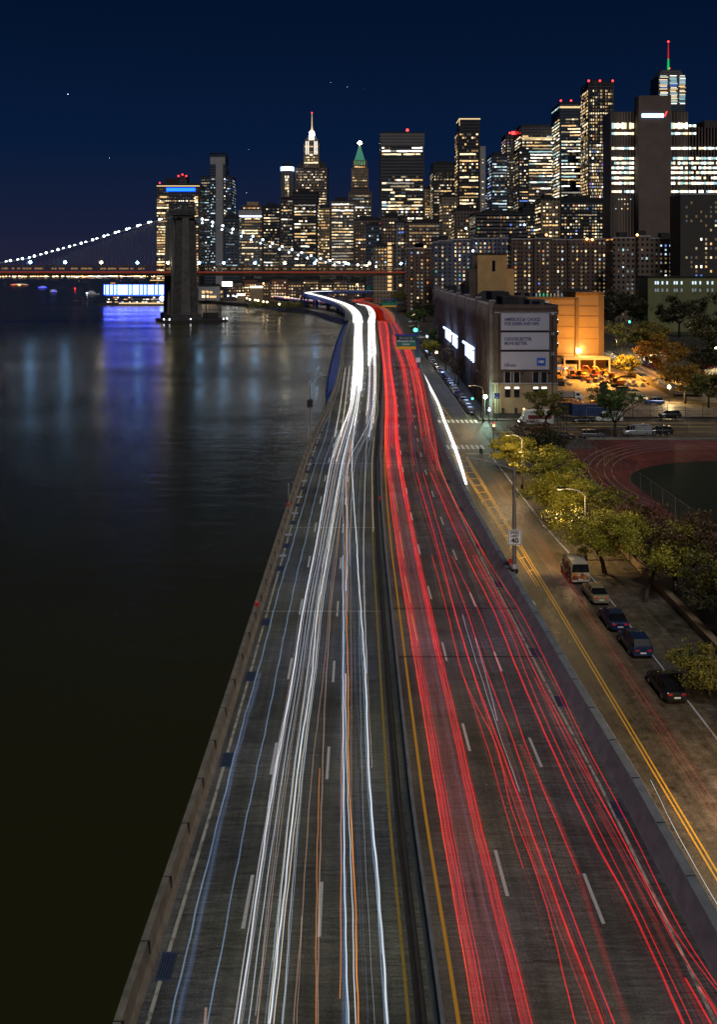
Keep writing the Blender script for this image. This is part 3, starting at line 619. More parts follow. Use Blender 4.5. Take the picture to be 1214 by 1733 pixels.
for cc, hw, mt in (([(1733,587),(1690,586),(1300,583),(1140,583),(1034,583),(940,582),(785,582),(740,588)], 0.10, 'trail_blue'),
    ([(1733,590),(1300,581),(1140,581),(1034,581),(940,580)], 0.045, 'trail_white'), ([(1733,582),(1300,578),(1140,579),(1034,580)], 0.16, 'trail_blue_soft'),
    ([(1733,607),(1500,600),(1300,590.6),(1140,589),(1034,586.6),(940,585),(785,590),(745,596)], 0.055, 'trail_orange'),
    ([(1733,602),(1500,596),(1300,587),(1140,586)], 0.035, 'trail_white'),
    ([(1690,577),(1500,577),(1420,577),(1300,579),(1140,584)], 0.03, 'trail_orange'),
    ([(1733,656),(1500,641),(1300,624),(1140,618.7),(1034,611),(900,602.6),(785,596),(740,598),(700,604)], 0.09, 'trail_white'),
    ([(1733,651),(1500,637),(1300,621),(1140,615),(1034,608)], 0.06, 'trail_blue'),
    ([(1300,630),(1140,622),(1034,617.5),(940,615),(785,618.7),(740,621),(680,628),(545,630)], 0.04, 'trail_peach'),
    ([(1140,621),(1034,618.5),(940,616),(785,619),(740,622),(680,627)], 0.04, 'trail_white_soft'),
    ([(1300,612),(1140,602),(1034,598),(900,592)], 0.05, 'trail_blue_soft'), ([(1733,623),(1500,612),(1300,606)], 0.04, 'trail_blue_soft'),
    ([(1034,588),(940,590),(785,597),(700,640),(660,636)], 0.04, 'trail_white_soft'), ([(1000,586),(900,588),(785,590),(720,622),(680,634)], 0.05, 'trail_white'),
    ([(900,632),(785,630),(740,633)], 0.03, 'trail_cream')):
    T.add(path_of(cc, ZT), hw*.9, mt, 0.08, 0.3)
fill(WB, 10, ['trail_white_soft','trail_peach','trail_blue_soft'], rn, 0.012, 0.03, 0.06)
WBm = [q for q in WB if q[0] <= 740]
fill(WBm, 14, ['trail_white','trail_cream','trail_violet'], rn, 0.05, 0.11, 0.05, grow=0.5)
WBn = [q for q in WB if q[0] <= 660]
for k in range(9): 
    if k in (4,): continue
    T.add(path_of(band(WBn, k/8), ZT+rn.uniform(0,.5))[int(rn.uniform(0,14)):], 0.22, 'trail_blaze', 0.1, 0.12)
T.build('light_trail', 'white headlight streaks with an orange line beside the median')
T = Trails()
iw = smooth_path([P(629,546,8.7), P(630,530,8.7), P(622,519,8.7), P(604,514.5,8.7), P(584,512.5,8.5)], 8)
for k in range(7): T.add(offs(iw, -1.9+k*0.62), 0.4, 'trail_blaze', 0.1, 0)
iw = smooth_path([P(560,512.2,8.2), P(530,509,8), P(490,505,8), P(440,498,8), P(378,489,8)], 8)
for k in range(5): T.add(offs(iw, 1+k*1.2), 0.5, 'trail_blaze', 0.1, 0)
for k in range(4): T.add(offs(iw, -6+k*1.2), 0.6, 'trail_hot', 0.1, 0)
T.build('light_trail', 'white and red streaks running off along the far shore road')
# --- red side
T = Trails()
for a, mt, hw in ((0.0,'trail_hot',0.05),(0.10,'trail_red_soft',0.30),(0.19,'trail_red',0.04),(0.26,'trail_red',0.03),(0.80,'trail_red',0.035),(0.88,'trail_red_soft',0.30),(0.98,'trail_red',0.06),(1.03,'trail_red_dim',0.05)):
    T.add(path_of(band(R1, a), ZT), hw, mt, 0.07, 0.5, 5)
for a, hw in ((0.3,0.5),(0.5,0.7),(0.7,.5)): T.add(path_of(band(R1, a), ZT-.1), hw, 'trail_haze', 0.05, 0.2, 5)
for y0 in (820,900,975,1040): T.add(path_of([(y0+45, interp([(q[0],q[1]) for q in R1[::-1]], y0+45)[0]+ 9),(y0, interp([(q[0],q[1]) for q in R1[::-1]], y0)[0]+7)], ZT+.2), 0.05, 'trail_amber', 0.02, 0)
fill(R1, 8, ['trail_red_dim','trail_red_soft','trail_blue_soft'], rn, 0.012, 0.04, 0.06)
R1m = [q for q in R1 if q[0] <= 1147]
fill(R1m, 4, ['trail_hot','trail_red_soft','trail_red'], rn, 0.03, 0.08, 0.06, grow=0.6, fspread=(0,.3)); fill(R1m, 4, ['trail_hot','trail_red'], rn, 0.03, 0.07, 0.06, grow=0.6, fspread=(.75,1))
R1n = [q for q in R1 if q[0] <= 800]
for k in range(9): T.add(path_of(band(R1n, k/8), ZT+rn.uniform(0,.6))[int(rn.uniform(0,20)):], 0.09, rn.choice(['trail_hot','trail_red','trail_red']), 0.08, 0.3)
T.build('light_trail', 'wide paired red tail light bands in the lane beside the median')
T = Trails()
for cc, hw, mt in (([(1733,975),(1500,915),(1360,864),(1260,840),(1147,785),(1034,757),(940,731)], 0.05, 'trail_red'),
    ([(1733,1022),(1556,954),(1417,903),(1260,846),(1147,804),(1034,770),(940,745),(800,705)], 0.085, 'trail_red'),
    ([(1733,1040),(1556,972),(1417,922),(1260,871),(1147,828),(1034,790),(940,757),(800,716)], 0.06, 'trail_red'),
    ([(1733,1015),(1400,890),(1260,838)], 0.22, 'trail_red_dim'), ([(1733,1062),(1400,950),(1260,882)], 0.25, 'trail_red_dim'),
    ([(1480,981),(1336,920),(1260,890),(1147,852),(1034,810),(940,765)], 0.05, 'trail_red'),
    ([(1340,880),(1260,852),(1180,826),(1100,800),(1040,783)], 0.03, 'trail_white_soft'), ([(1220,842),(1140,822),(1080,805)], 0.03, 'trail_white_soft'),
    ([(1470,886),(1380,858),(1260,824),(1147,786)], 0.035, 'trail_red')):
    T.add(path_of(cc, ZT), hw, mt, 0.06, 0.5)
fill(R2, 10, ['trail_red_dim','trail_red_soft','trail_red_dim','trail_violet'], rn, 0.012, 0.05, 0.06)
R2m = [q for q in R2 if q[0] <= 1100]
fill(R2m, 6, ['trail_red','trail_red_soft','trail_hot'], rn, 0.02, 0.06, 0.06, grow=0.6)
R2n = [q for q in R2 if q[0] <= 760]
fill(R2n, 8, ['trail_red','trail_hot','trail_red_soft','trail_violet'], rn, 0.05, 0.10, 0.06, grow=0.4)
T.build('light_trail', 'thin crimson tail light streaks in the middle lane of the red side')
T = Trails()
for cc, hw, mt in (([(1733,1157),(1535,1068),(1417,1005),(1260,931),(1147,882),(1034,836),(940,790),(800,729)], 0.09, 'trail_red'),
    ([(1733,1172),(1573,1098),(1417,1020),(1260,943),(1147,894),(1034,850),(940,800)], 0.04, 'trail_red'),
    ([(1733,1258),(1573,1140),(1417,1052),(1260,972),(1147,911),(1034,858),(940,806)], 0.045, 'trail_red'),
    ([(1733,1262),(1667,1214),(1573,1153),(1395,1064),(1260,992),(1147,938),(1034,880),(940,821),(800,748),(740,735)], 0.05, 'trail_red'),
    ([(1733,1230),(1573,1130),(1417,1053),(1260,965),(1147,905)], 0.03, 'trail_red'), ([(1733,1195),(1665,1160),(1500,1080),(1360,1010)], 0.2, 'trail_red_dim'),
    ([(1733,1204),(1690,1180),(1655,1160)], 0.08, 'trail_red'), ([(1733,1222),(1700,1205),(1670,1184)], 0.08, 'trail_red')):
    T.add(path_of(cc, ZT), hw, mt, 0.05, 0.5)
fill(R3, 12, ['trail_red_dim','trail_red_soft','trail_red_dim'], rn, 0.012, 0.045, 0.05)
R3m = [q for q in R3 if q[0] <= 1147]
fill(R3m, 9, ['trail_red','trail_red_soft','trail_hot'], rn, 0.025, 0.07, 0.06, grow=0.6)
R3n = [q for q in R3 if q[0] <= 900]
fill(R3n, 13, ['trail_red','trail_hot','trail_red'], rn, 0.05, 0.10, 0.06, grow=0.4)
T.build('light_trail', 'dense red tail light streaks beside the street side parapet')
T = Trails()
ow = smooth_path([P(651,546,8.7), P(646,530,8.7), P(636,521,8.7), P(618,514,8.7), P(606,510,9), P(603,507.5,9.6), P(625,505,9.6), P(700,500.5,9.6)], 8)
for k in range(11): T.add(offs(ow, -3.4+k*0.95), 0.30, rn.choice(['trail_hot','trail_red','trail_red']), 0.2, 0)
for k in range(4): T.add(offs(ow[:30], 4.6+k*0.9), 0.2, 'trail_amber', 0.2, 0)
cr = smooth_path([P(592,512,8.9), P(606,508,9.2), P(640,508.5,9.2), P(680,504,9.2)], 6)
for k in range(3): T.add(offs(cr, k*1.2), 0.4, 'trail_hot', 0.1, 0)
T.build('light_trail', 'orange red streaks bending away under the bridge')
# --- street side streaks
T = Trails()
WS = [(820,788,791),(759,768,773),(714,751,755),(680,739,742),(658,727,731),(630,713,716),(609,702,704)]
for k in range(8): T.add(path_of(band(WS, k/7), SZ+0.75), 0.09, 'trail_blaze' if k % 2 else 'trail_white', 0.04, 0.2)
T.add(path_of([(1590,1250),(1480,1185),(1400,1141),(1320,1102)], SZ+0.75), 0.03, 'trail_white', 0.04, 0)
T.build('light_trail', 'white headlight streak hugging the street side of the grey parapet')
T = Trails()
for xs, y0, y1, hw, mt in ((21.4,26,118,.04,'trail_red_soft'),(21.0,26,112,.03,'trail_red_soft'),(22.0,26,92,.16,'trail_red_mist'),(21.6,60,135,.9,'trail_red_mist'),(20.7,28,70,.02,'trail_red_soft'),(21.8,90,150,.05,'trail_red_soft'),(20.6,100,150,.04,'trail_red_soft')):
    T.add([Vector((xs-max(0,(y0+k*3)-95)*.012, y0+k*3, SZ+.7)) for k in range(int((y1-y0)/3))], hw, mt, .05, .1)
T.build('light_trail', 'faint red streaks on the yellow lined street')
# ================================================================== BUILDINGS
unit = {}
def unit_quad(mat, ax):
    k = (mat, ax)
    if k not in unit:
        me = bpy.data.meshes.new('window')
        if ax == 0: me.from_pydata([(-.5,0,-.5),(.5,0,-.5),(.5,0,.5),(-.5,0,.5)], [], [(0,1,2,3)])
        else: me.from_pydata([(0,-.5,-.5),(0,.5,-.5),(0,.5,.5),(0,-.5,.5)], [], [(0,1,2,3)])
        me.materials.append(MATS[mat]); unit[k] = me
    return unit[k]
CAP = 60
def put_windows(root, wins, cap=None, name='window'):
    """wins: (ax, u, y_or_x plane, z, width, height, mat); single meshes first, the rest of a big facade as one"""
    cap = CAP if cap is None else cap
    rr_ = random.Random(len(wins)); idx = sorted(range(len(wins)), key=lambda i: -wins[i][4]*wins[i][5])
    single = set(idx[:100]) if len(wins) <= 100 else set(idx[:cap])
    st_ = MB()
    for i, (ax, u, pl, z, wd, ht, mt) in enumerate(wins):
        if i in single:
            o = bpy.data.objects.new(name, unit_quad(mt, ax)); COL.objects.link(o); o.parent = root
            if ax == 0: o.location = (u, pl, z); o.scale = (wd, 1, ht)
            else: o.location = (pl, u, z); o.scale = (1, wd, ht)
        else:
            st_.mat(mt)
            if ax == 0: st_.quad((u-wd/2,pl,z-ht/2),(u+wd/2,pl,z-ht/2),(u+wd/2,pl,z+ht/2),(u-wd/2,pl,z+ht/2))
            else: st_.quad((pl,u-wd/2,z-ht/2),(pl,u+wd/2,z-ht/2),(pl,u+wd/2,z+ht/2),(pl,u-wd/2,z+ht/2))
    if st_.v: tag(st_.build(name, parent=root), kind='stuff')
PAL = {
 'office': [('win_cream',4),('win_cream_dim',4),('win_warm',2),('win_white',2),('win_warm_dim',3),('win_white_dim',2)],
 'bright': [('win_white',4),('win_cream',5),('win_warm',2),('win_cream_dim',2),('win_cyan',1),('win_white_dim',1)],
 'cool': [('win_cool',3),('win_cool_dim',4),('win_cream_dim',3),('win_cyan',2),('win_white',1),('win_blue',.4)],
 'home': [('win_warm_dim',5),('win_cream_dim',5),('win_cream',1.6),('win_cool_dim',3),('win_cool',.8),('win_warm',1.5),('win_blue',.35),('win_orange',.4),('win_green',.2)],
 'warm': [('win_warm',4),('win_cream',4),('win_warm_dim',3),('win_orange',.3)],
 'white': [('win_white',5),('win_cream',1),('win_white_dim',1)], 'cyan': [('win_cyan',5),('win_cool',3),('win_cream_dim',1)],
 'mixed': [('win_warm',3),('win_cream',3),('win_cream_dim',4),('win_cool_dim',2),('win_blue',.6),('win_red',.25),('win_white',1.2),('win_violet',.15)],
}
def pick(rg, pal):
    p = PAL[pal]; t_ = rg.uniform(0, sum(w_ for _, w_ in p))
    for n_, w_ in p:
        t_ -= w_
        if t_ <= 0: return n_
    return p[0][0]
def facade_windows(rg, ax, u0, u1, plane, z0, z1, sp):
    """lit windows of one face. sp: fh floor, wp pitch, ww, wh, p lit share, strip share of floors lit in runs, pal, dark list of (za,zb)"""
    out = []; fh = sp.get('fh',4.0); wp = sp.get('wp',3.0); ww = sp.get('ww',wp*.6); wh = sp.get('wh',fh*.45); p = sp.get('p',.3); stp = sp.get('strip',0.3)
    nf = int((z1-z0)/fh); nw = max(1, int((abs(u1-u0)-1)/wp)); off = (abs(u1-u0)-nw*wp)/2
    cols = [rg.uniform(.3,1.6) for _ in range(nw)] if sp.get('col') else [1]*nw
    for f in range(nf):
        z = z0 + (f+.5)*fh
        if any(a <= z <= b_ for a, b_ in sp.get('dark', [])): continue
        base = rg.uniform(.15,1.85)
        if nw > 3:
            for i in range(nw):
                if rg.random() < .24: out.append((ax, u0+off+(i+.5)*wp, plane*(.8 if abs(plane) < 1 else 1), z, ww, wh, rg.choice(['win_faint','win_faint','win_faint_cool'])))
        if rg.random() < stp:
            pl = rg.uniform(.5,1.0) if rg.random() < sp.get('full',.5) else rg.uniform(.15,.5)
            i = 0; cur = pick(rg, sp['pal'])
            while i < nw:
                n_ = rg.randint(1, 7); 
                if rg.random() < pl:
                    n_ = min(n_, nw-i); a = u0+off+i*wp; 
                    if rg.random() < .3: cur = pick(rg, sp['pal'])
                    k = 0
                    while k < n_:
                        m_ = min(n_-k, rg.choice((1,1,2,3)))
                        out.append((ax, a+(k+m_/2)*wp, plane, z+rg.uniform(-.06,.06)*fh, m_*wp-(wp-ww)*.5, wh*rg.uniform(.7,1.05), cur if rg.random() < .75 else pick(rg, sp['pal'])))
                        k += m_
                i += n_
        else:
            for i in range(nw):
                if rg.random() < min(p*1.7,.85)*base*cols[i]:
                    out.append((ax, u0+off+(i+.5)*wp, plane, z, ww, wh*rg.uniform(.75,1.1), pick(rg, sp['pal'])))
    return out
def tower(name, label, x0, x1, ytop, Y, D, wall, sp, cat='tower', group=None, crown=None, roof=True, z0=SZ, cap=None, side=True, yb=None):
    X0, X1 = XA(x0, Y), XA(x1, Y); H = ZA(ytop, Y) - z0; W_ = X1-X0
    if side and X0 > 20: D = min(D, 60)
    root = empty(name, ((X0+X1)/2, Y, z0), 0, label, cat, group); rg = random.Random(int(x0*31+ytop*7))
    MB().box(-W_/2, W_/2, 0, D, 0, H).build('wall', wall, root)
    if roof:
        rb = MB(); rb.box(-W_/2-.3, W_/2+.3, -.3, D+.3, H, H+1.2); 
        rb.box(-W_*.3, W_*.15, D*.2, D*.7, H+1.2, H+rg.uniform(3,6)); rb.box(W_*.2, W_*.38, D*.3, D*.6, H+1.2, H+rg.uniform(2,4))
        rb.build('roof', 'roofing', root)
    zb = 2 if yb is None else max(2, ZA(yb, Y)-z0)
    wins = facade_windows(rg, 0, -W_/2+.8, W_/2-.8, -0.15, zb, H-1.5, sp)
    if side:
        if (X0+X1)/2 < 0: wins += facade_windows(rg, 1, .8, D-.8, W_/2+.15, zb, H-1.5, sp)
        elif X0 > 60: wins += facade_windows(rg, 1, .8, D-.8, -W_/2-.15, zb, H-1.5, sp)
    put_windows(root, wins, cap)
    return root, W_, H, rg
def S(**k): return k
def roof_red(root, x, z, y=3, r=1.6, stem=0):
    mb = MB(); mb.ball((x, y, z), r, 8, 5); mb.build('warning_light', 'lamp_red', root)
    if stem: MB().cyl(x, y, z-stem, z-r*.6, .35, n=5).build('mast', 'steel_dark', root)
facade('fac_dark', (0.062,0.06,0.066), 4.0, 3.0); facade('fac_blue', (0.045,0.062,0.09), 4.0, 2.6); facade('fac_brown', (0.12,0.088,0.07), 3.6, 3.2, gw=.45)
facade('fac_tan', (0.20,0.155,0.105), 3.6, 3.4, gw=.4); facade('fac_grey', (0.16,0.145,0.14), 3.8, 3.0, gw=.5); facade('fac_black', (0.032,0.03,0.033), 4.0, 2.4)
facade('fac_brick', (0.10,0.062,0.048), 2.9, 3.4, gw=.35, mort=.45); facade('fac_slate', (0.075,0.078,0.12), 2.9, 3.6, gw=.35, mort=.45); facade('fac_conc', (0.17,0.13,0.105), 60, 2.2, gw=.4, mort=.999, glass=(0.03,0.022,0.02))
facade('fac_band', (0.10,0.075,0.065), 3.4, 900, gw=.999, mort=.5); facade('fac_pale', (0.20,0.18,0.17), 3.8, 3.0, gw=.5)
# ---- far left pair
o, W_, H, rg = tower('office_tower', 'broad tower with a blue lit band under its top, directly behind the stone bridge tower', 264, 338, 313, 1290, 45, 'fac_dark', S(fh=3.7, wp=2.5, p=.0, strip=0, pal='warm'), yb=452)
wi = []
for a, b_ in ((-W_/2+.5, -W_*.20), (W_*.36, W_/2-.5)): wi += facade_windows(rg, 0, a, b_, -.18, 12, H-14, S(fh=3.7, wp=2.3, ww=1.9, wh=2.3, p=.6, strip=.75, full=.85, pal='warm'))
wi += facade_windows(rg, 0, -W_*.2, W_*.36, -.18, 60, H-28, S(fh=3.7, wp=2.6, p=.10, strip=.25, full=.2, pal='mixed'))
wi += facade_windows(rg, 0, -W_*.45, W_*.48, -.18, H-24, H-13, S(fh=3.7, wp=2.6, p=.6, strip=.7, full=.8, pal='office'))
put_windows(o, wi)
MB().box(-W_*.26, W_*.40, -.6, -.2, H-9, H-4.5).build('light_band', 'led_blue', o); MB().box(-W_*.48, W_*.5, -.5, -.2, H-2.5, H-1.2).build('light_line', 'gold_line', o)
MB().box(-W_*.30,-W_*.0,5,25,H,H+9).build('plant_room','roofing',o); MB().box(0, W_*.2, 5, 20, H, H+14).build('plant_room','fac_blue',o)
for x, z in ((-W_*.42, H+2.5), (0.5, H+12), (W_*.19, H+12), (W_*.1, H+14)): roof_red(o, x, z, 2, 1.1)
o, W_, H, rg = tower('skyscraper', 'slim dark tower with a pale bare concrete spine rising above the bridge cables', 339, 393, 300, 1330, 40, 'fac_blue', S(fh=4, wp=2.6, p=.18, strip=.35, full=.35, pal='cool'), yb=452)
zt = ZA(262,1330)-SZ
MB().box(-W_*.20, W_*.30, -1, 30, 0, zt).build('spine', 'fac_blue', o); MB().box(0.0, W_*.22, -3.2, -1.05, 0, zt-8).build('spine', 'trim_pale', o)
MB().box(-W_*.18, W_*.28, -1.5, -1.05, zt-14, zt-4).build('crown', 'trim_pale', o); 
tb = MB()
for k in range(7): tb.box(-W_*.20+k*W_*.08, -W_*.20+k*W_*.08+.6, -1.5, 20, zt, zt+3)
tb.build('roof_frame', 'steel_dark', o)
put_windows(o, facade_windows(rg, 0, -W_*.2, 0, -1.2, 30, zt-30, S(fh=4, wp=2.2, p=.2, strip=.3, full=.5, pal='cool')) + facade_windows(rg, 0, W_*.22, W_*.3+1, -1.2, 30, zt-30, S(fh=4, wp=2.2, p=.45, pal='office')))
T_ = [
 # name, label, x0,x1,ytop,Y,D,wall,spec
 ('office_building', 'low blue dark office block right of the tower with the pale spine', 379,405,368,1260,30,'fac_blue', S(fh=4,wp=3,p=.08,strip=.15,full=.3,pal='cool')),
 ('office_building', 'flat topped office block with a bright white parapet line and yellow windows', 404,447,356,1300,40,'fac_grey', S(fh=4,wp=3,ww=2.4,p=.25,strip=.7,full=.7,pal='warm',dark=[(150,400)])),
 ('office_tower', 'plain dark block with sparse windows right of the flat topped block', 443,476,350,1280,40,'fac_black', S(fh=4,wp=3,p=.22,strip=.35,full=.5,pal='office')),
 ('office_tower', 'dark office block with scattered warm rows below the slender white crowned tower', 474,500,336,1240,40,'fac_dark', S(fh=4,wp=2.8,p=.26,strip=.55,full=.6,pal='office')),
 ('office_tower', 'dark flat topped block with even cream window rows in front of the spired tower', 495,538,326,1200,45,'fac_black', S(fh=4,wp=2.7,ww=2.0,p=.3,strip=.75,full=.65,pal='office',dark=[(120,135)])),
 ('office_building', 'sandy stone block lit at its top, left of the wide grey office block', 537,561,352,1250,35,'fac_tan', S(fh=3.8,wp=2.8,p=.35,strip=.3,full=.5,pal='warm')),
 ('office_building', 'wide grey office block with many short lit rows left of the green pointed tower', 559,601,341,1180,45,'fac_grey', S(fh=3.8,wp=2.7,p=.36,strip=.7,full=.55,pal='office')),
 ('office_tower', 'dark brown slab with a few red windows under the big striped office tower', 599,648,372,1120,40,'fac_brown', S(fh=3.8,wp=3,p=.16,strip=.25,full=.3,pal='mixed')),
 ('office_building', 'blue lit glass block with cyan rows low in the middle of the skyline', 620,655,382,1040,35,'fac_blue', S(fh=4,wp=3,p=.18,strip=.45,full=.4,pal='cool')),
 ('apartment_block', 'low tan block with a stack of bright stair windows just above the bridge deck', 632,668,417,960,30,'fac_tan', S(fh=3.2,wp=3,p=.3,strip=.1,pal='home')),
 ('office_building', 'dark mid height block right of the stack of stair windows', 646,690,368,1000,30,'fac_brown', S(fh=3.6,wp=3,p=.2,strip=.35,full=.4,pal='office')),
 ('office_tower', 'pale concrete shaft with few windows below the striped office tower', 671,687,377,940,20,'fac_grey', S(fh=3.6,wp=3,p=.2,pal='home')),
 ('office_tower', 'narrow beige tower in the gap right of the striped office tower', 717,735,320,1350,30,'fac_tan', S(fh=3.8,wp=2.6,p=.45,strip=.2,full=.8,pal='warm')),
 ('office_tower', 'black ribbed tower with a dark blank top left of the gold rimmed tower', 733,775,277,1300,50,'fac_black', S(fh=4,wp=2.2,ww=1.2,p=.22,strip=.35,full=.55,pal='office',dark=[(170,400)])),
 ('apartment_tower', 'tan stepped block with tall lit windows in front of the black ribbed tower', 748,776,334,1080,30,'fac_tan', S(fh=3.8,wp=3,p=.3,strip=.1,pal='warm')),
 ('office_tower', 'thin dark tower with cyan windows in the gap right of the gold rimmed tower', 820,834,322,1500,25,'fac_blue', S(fh=4,wp=2.6,p=.4,pal='cool')),
 ('glass_tower', 'glass tower with blue white window rows and two bright spots', 832,860,263,1300,40,'fac_blue', S(fh=4.2,wp=2.8,ww=2.3,p=.3,strip=.7,full=.65,pal='cool')),
 ('skyscraper', 'dark tower with sparse coloured windows and red lights along its roof', 856,881,229,1350,40,'fac_black', S(fh=4,wp=2.8,p=.22,strip=.15,full=.4,pal='mixed',col=1)),
 ('office_tower', 'shorter dark slab with sparse windows leaning against the red lit tower', 878,896,254,1250,40,'fac_black', S(fh=4,wp=2.8,p=.2,strip=.1,full=.4,pal='mixed')),
 ('office_tower', 'squat glass tower with a dark cap and dense bright floors', 882,942,213,1300,60,'fac_dark', S(fh=4.2,wp=2.8,ww=2.3,p=.45,strip=.9,full=.85,pal='bright',dark=[(222,400)])),
 ('glass_tower', 'tall glass tower with brilliant white floors and red roof lights', 948,996,176,1250,55,'fac_blue', S(fh=4.2,wp=2.8,ww=2.2,p=.5,strip=.85,full=.8,pal='bright',dark=[(238,250)])),
 ('apartment_building', 'tan walled block with lit balconies in front of the dense bright glass tower', 916,948,338,900,30,'fac_tan', S(fh=3.4,wp=3,p=.22,strip=.3,full=.7,pal='warm')),
 ('apartment_building', 'dark apartment slab full of tiny coloured windows at the foot of the tall towers', 946,1034,338,960,40,'fac_black', S(fh=3.2,wp=2.8,p=.4,strip=.1,full=.5,pal='mixed',col=1)),
 ('apartment_block', 'low dark block with a few windows under the black ribbed tower', 688,748,377,900,35,'fac_brown', S(fh=3.3,wp=3.2,p=.22,strip=.15,full=.4,pal='home')),
 ('hospital_building', 'long low building with pale horizontal bands above the housing blocks', 805,892,362,880,50,'fac_band', S(fh=3.4,wp=3,p=.14,strip=.1,full=.3,pal='home')),
 ('apartment_block', 'low brown block filling the gap behind the long banded building', 770,812,356,1000,40,'fac_brown', S(fh=3.4,wp=3,p=.25,strip=.1,pal='warm')),
 ('office_building', 'dark low block peeping up between the banded building and the tan block', 886,920,352,980,30,'fac_black', S(fh=3.4,wp=3,p=.3,strip=.1,pal='mixed')),
]
BL = {}
for a in T_:
    r_ = tower(a[0], a[1], *a[2:], yb=452 if a[4] < 470 and a[3] < 690 else 415); BL[a[1]] = r_
def B(key): return next(v for k, v in BL.items() if key in k)
o, W_, H, rg = B('flat topped office'); MB().box(-W_/2-.3, W_/2+.3, -.7, -.2, H-9.5, H-8).build('light_line', 'led_bar', o); MB().box(-W_/2-.2, W_/2+.2, -.18, 30, H-8, H).build('parapet', 'trim_pale', o)
MB().box(-W_*.38, W_*.4, 5, 30, H, H+7).build('penthouse', 'brick_red', o); MB().box(-W_*.2, W_*.25, 8, 25, H+7, H+12).build('penthouse', 'tan_wall', o)
put_windows(o, facade_windows(rg, 0, -W_*.36, W_*.38, 4.8, H+1, H+7, S(fh=4,wp=2.4,p=.9,pal='warm')))
o, W_, H, rg = B('stack of bright stair'); put_windows(o, [(0, W_*.27, -.2, 3+k*4.2, 4.0, 2.6, 'win_warm') for k in range(3, 15)], name='stair_window')
o, W_, H, rg = B('red lights along'); 
for x in (-W_*.2, 0.5, W_*.2, W_*.4): roof_red(o, x, H+3, 1, 1.4)
MB().box(-W_*.1, W_*.45, -.6, -.2, H+.5, H+5).build('red_sign', 'lamp_red', o)
o, W_, H, rg = B('brilliant white floors')
for x in (-W_*.46, -W_*.1): roof_red(o, x, H+4, 1, 1.3, 3)
MB().box(-W_/2, W_/2, -.5, -.2, H-6, H-3.5).build('light_line', 'gold_line', o)
o, W_, H, rg = B('squat glass'); MB().box(-W_/2, W_/2, -.5, -.2, H-18, H-16.5).build('light_line', 'gold_line', o)
# ---- slender tower with white crown
def round_tower(name, label, x0, x1, ytop, Y, wall, spec, crown):
    X0, X1 = XA(x0,Y), XA(x1,Y); r_ = (X1-X0)/2; H = ZA(ytop,Y)-SZ; root = empty(name, ((X0+X1)/2, Y, SZ), 0, label, 'tower')
    MB().prism([(r_*math.cos(R(22.5+45*k)), r_*math.sin(R(22.5+45*k))+r_) for k in range(8)], 0, H).build('wall', wall, root)
    rg = random.Random(3); put_windows(root, facade_windows(rg, 0, -r_*.38, r_*.38, .06*r_, 120, H-12, spec)); return root, r_, H
o, r_, H = round_tower('slender_tower', 'slender eight sided tower with a glowing white crown left of the spired tower', 474, 497, 281, 1380, 'fac_grey', S(fh=4.2,wp=2.0,ww=1.5,wh=3.2,p=.75,strip=0,pal='office'), 1)
MB().prism([(r_*1.03*math.cos(R(22.5+45*k)), r_*1.03*math.sin(R(22.5+45*k))+r_) for k in range(8)], H-7, H-1).build('crown_light', 'neon_white', o); roof = MB().prism([(r_*.6*math.cos(R(45*k)), r_*.6*math.sin(R(45*k))+r_) for k in range(8)], H, H+5).build('roof', 'roofing', o)
# ---- stepped spired tower
Y = 1400; root = empty('spired_tower', (XA(527.5,Y), Y, SZ), 0, 'stepped stone tower with a floodlit white crown and the tallest spire in the middle', 'skyscraper')
zz = lambda py: ZA(py, 1400)-SZ; wx = lambda n: n*1400/1600
wl_ = MB(); wl_.box(-wx(28), wx(27), 0, 45, 0, zz(285)); wl_.build('wall', 'fac_brown', root)
MB().frus(0, 22, zz(285), zz(272), wx(28), 22, wx(18), 14).build('shoulder_roof', 'roofing', root)
st_ = MB(); st_.box(-wx(14), wx(13), -1, 30, zz(285), zz(243)); st_.box(-wx(11), wx(11), 0, 26, zz(243), zz(236)); st_.build('upper_shaft', 'fac_tan', root)
MB().frus(0, 12, zz(236), zz(229), wx(9), wx(9), wx(5.5), wx(5.5)).build('crown_step', 'trim_pale', root)
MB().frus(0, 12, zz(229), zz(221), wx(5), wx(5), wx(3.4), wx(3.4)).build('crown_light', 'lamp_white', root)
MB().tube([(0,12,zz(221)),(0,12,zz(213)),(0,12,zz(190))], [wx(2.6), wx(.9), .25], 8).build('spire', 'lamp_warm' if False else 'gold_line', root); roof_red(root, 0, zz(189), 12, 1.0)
rg = random.Random(5); wi = facade_windows(rg, 0, -wx(28)+1, wx(27)-1, -.2, 100, zz(287), S(fh=4,wp=2.8,ww=1.4,p=.2,pal='office')) + facade_windows(rg, 0, -wx(13), wx(12), -1.2, zz(283), zz(245), S(fh=4,wp=2.6,ww=1.3,wh=2.4,p=.42,pal='warm'))
put_windows(root, wi)
fl = MB()
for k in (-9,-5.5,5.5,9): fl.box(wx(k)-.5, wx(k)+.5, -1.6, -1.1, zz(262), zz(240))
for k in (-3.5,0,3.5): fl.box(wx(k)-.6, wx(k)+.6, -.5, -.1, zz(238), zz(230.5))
fl.build('floodlit_pier', 'win_white', root)
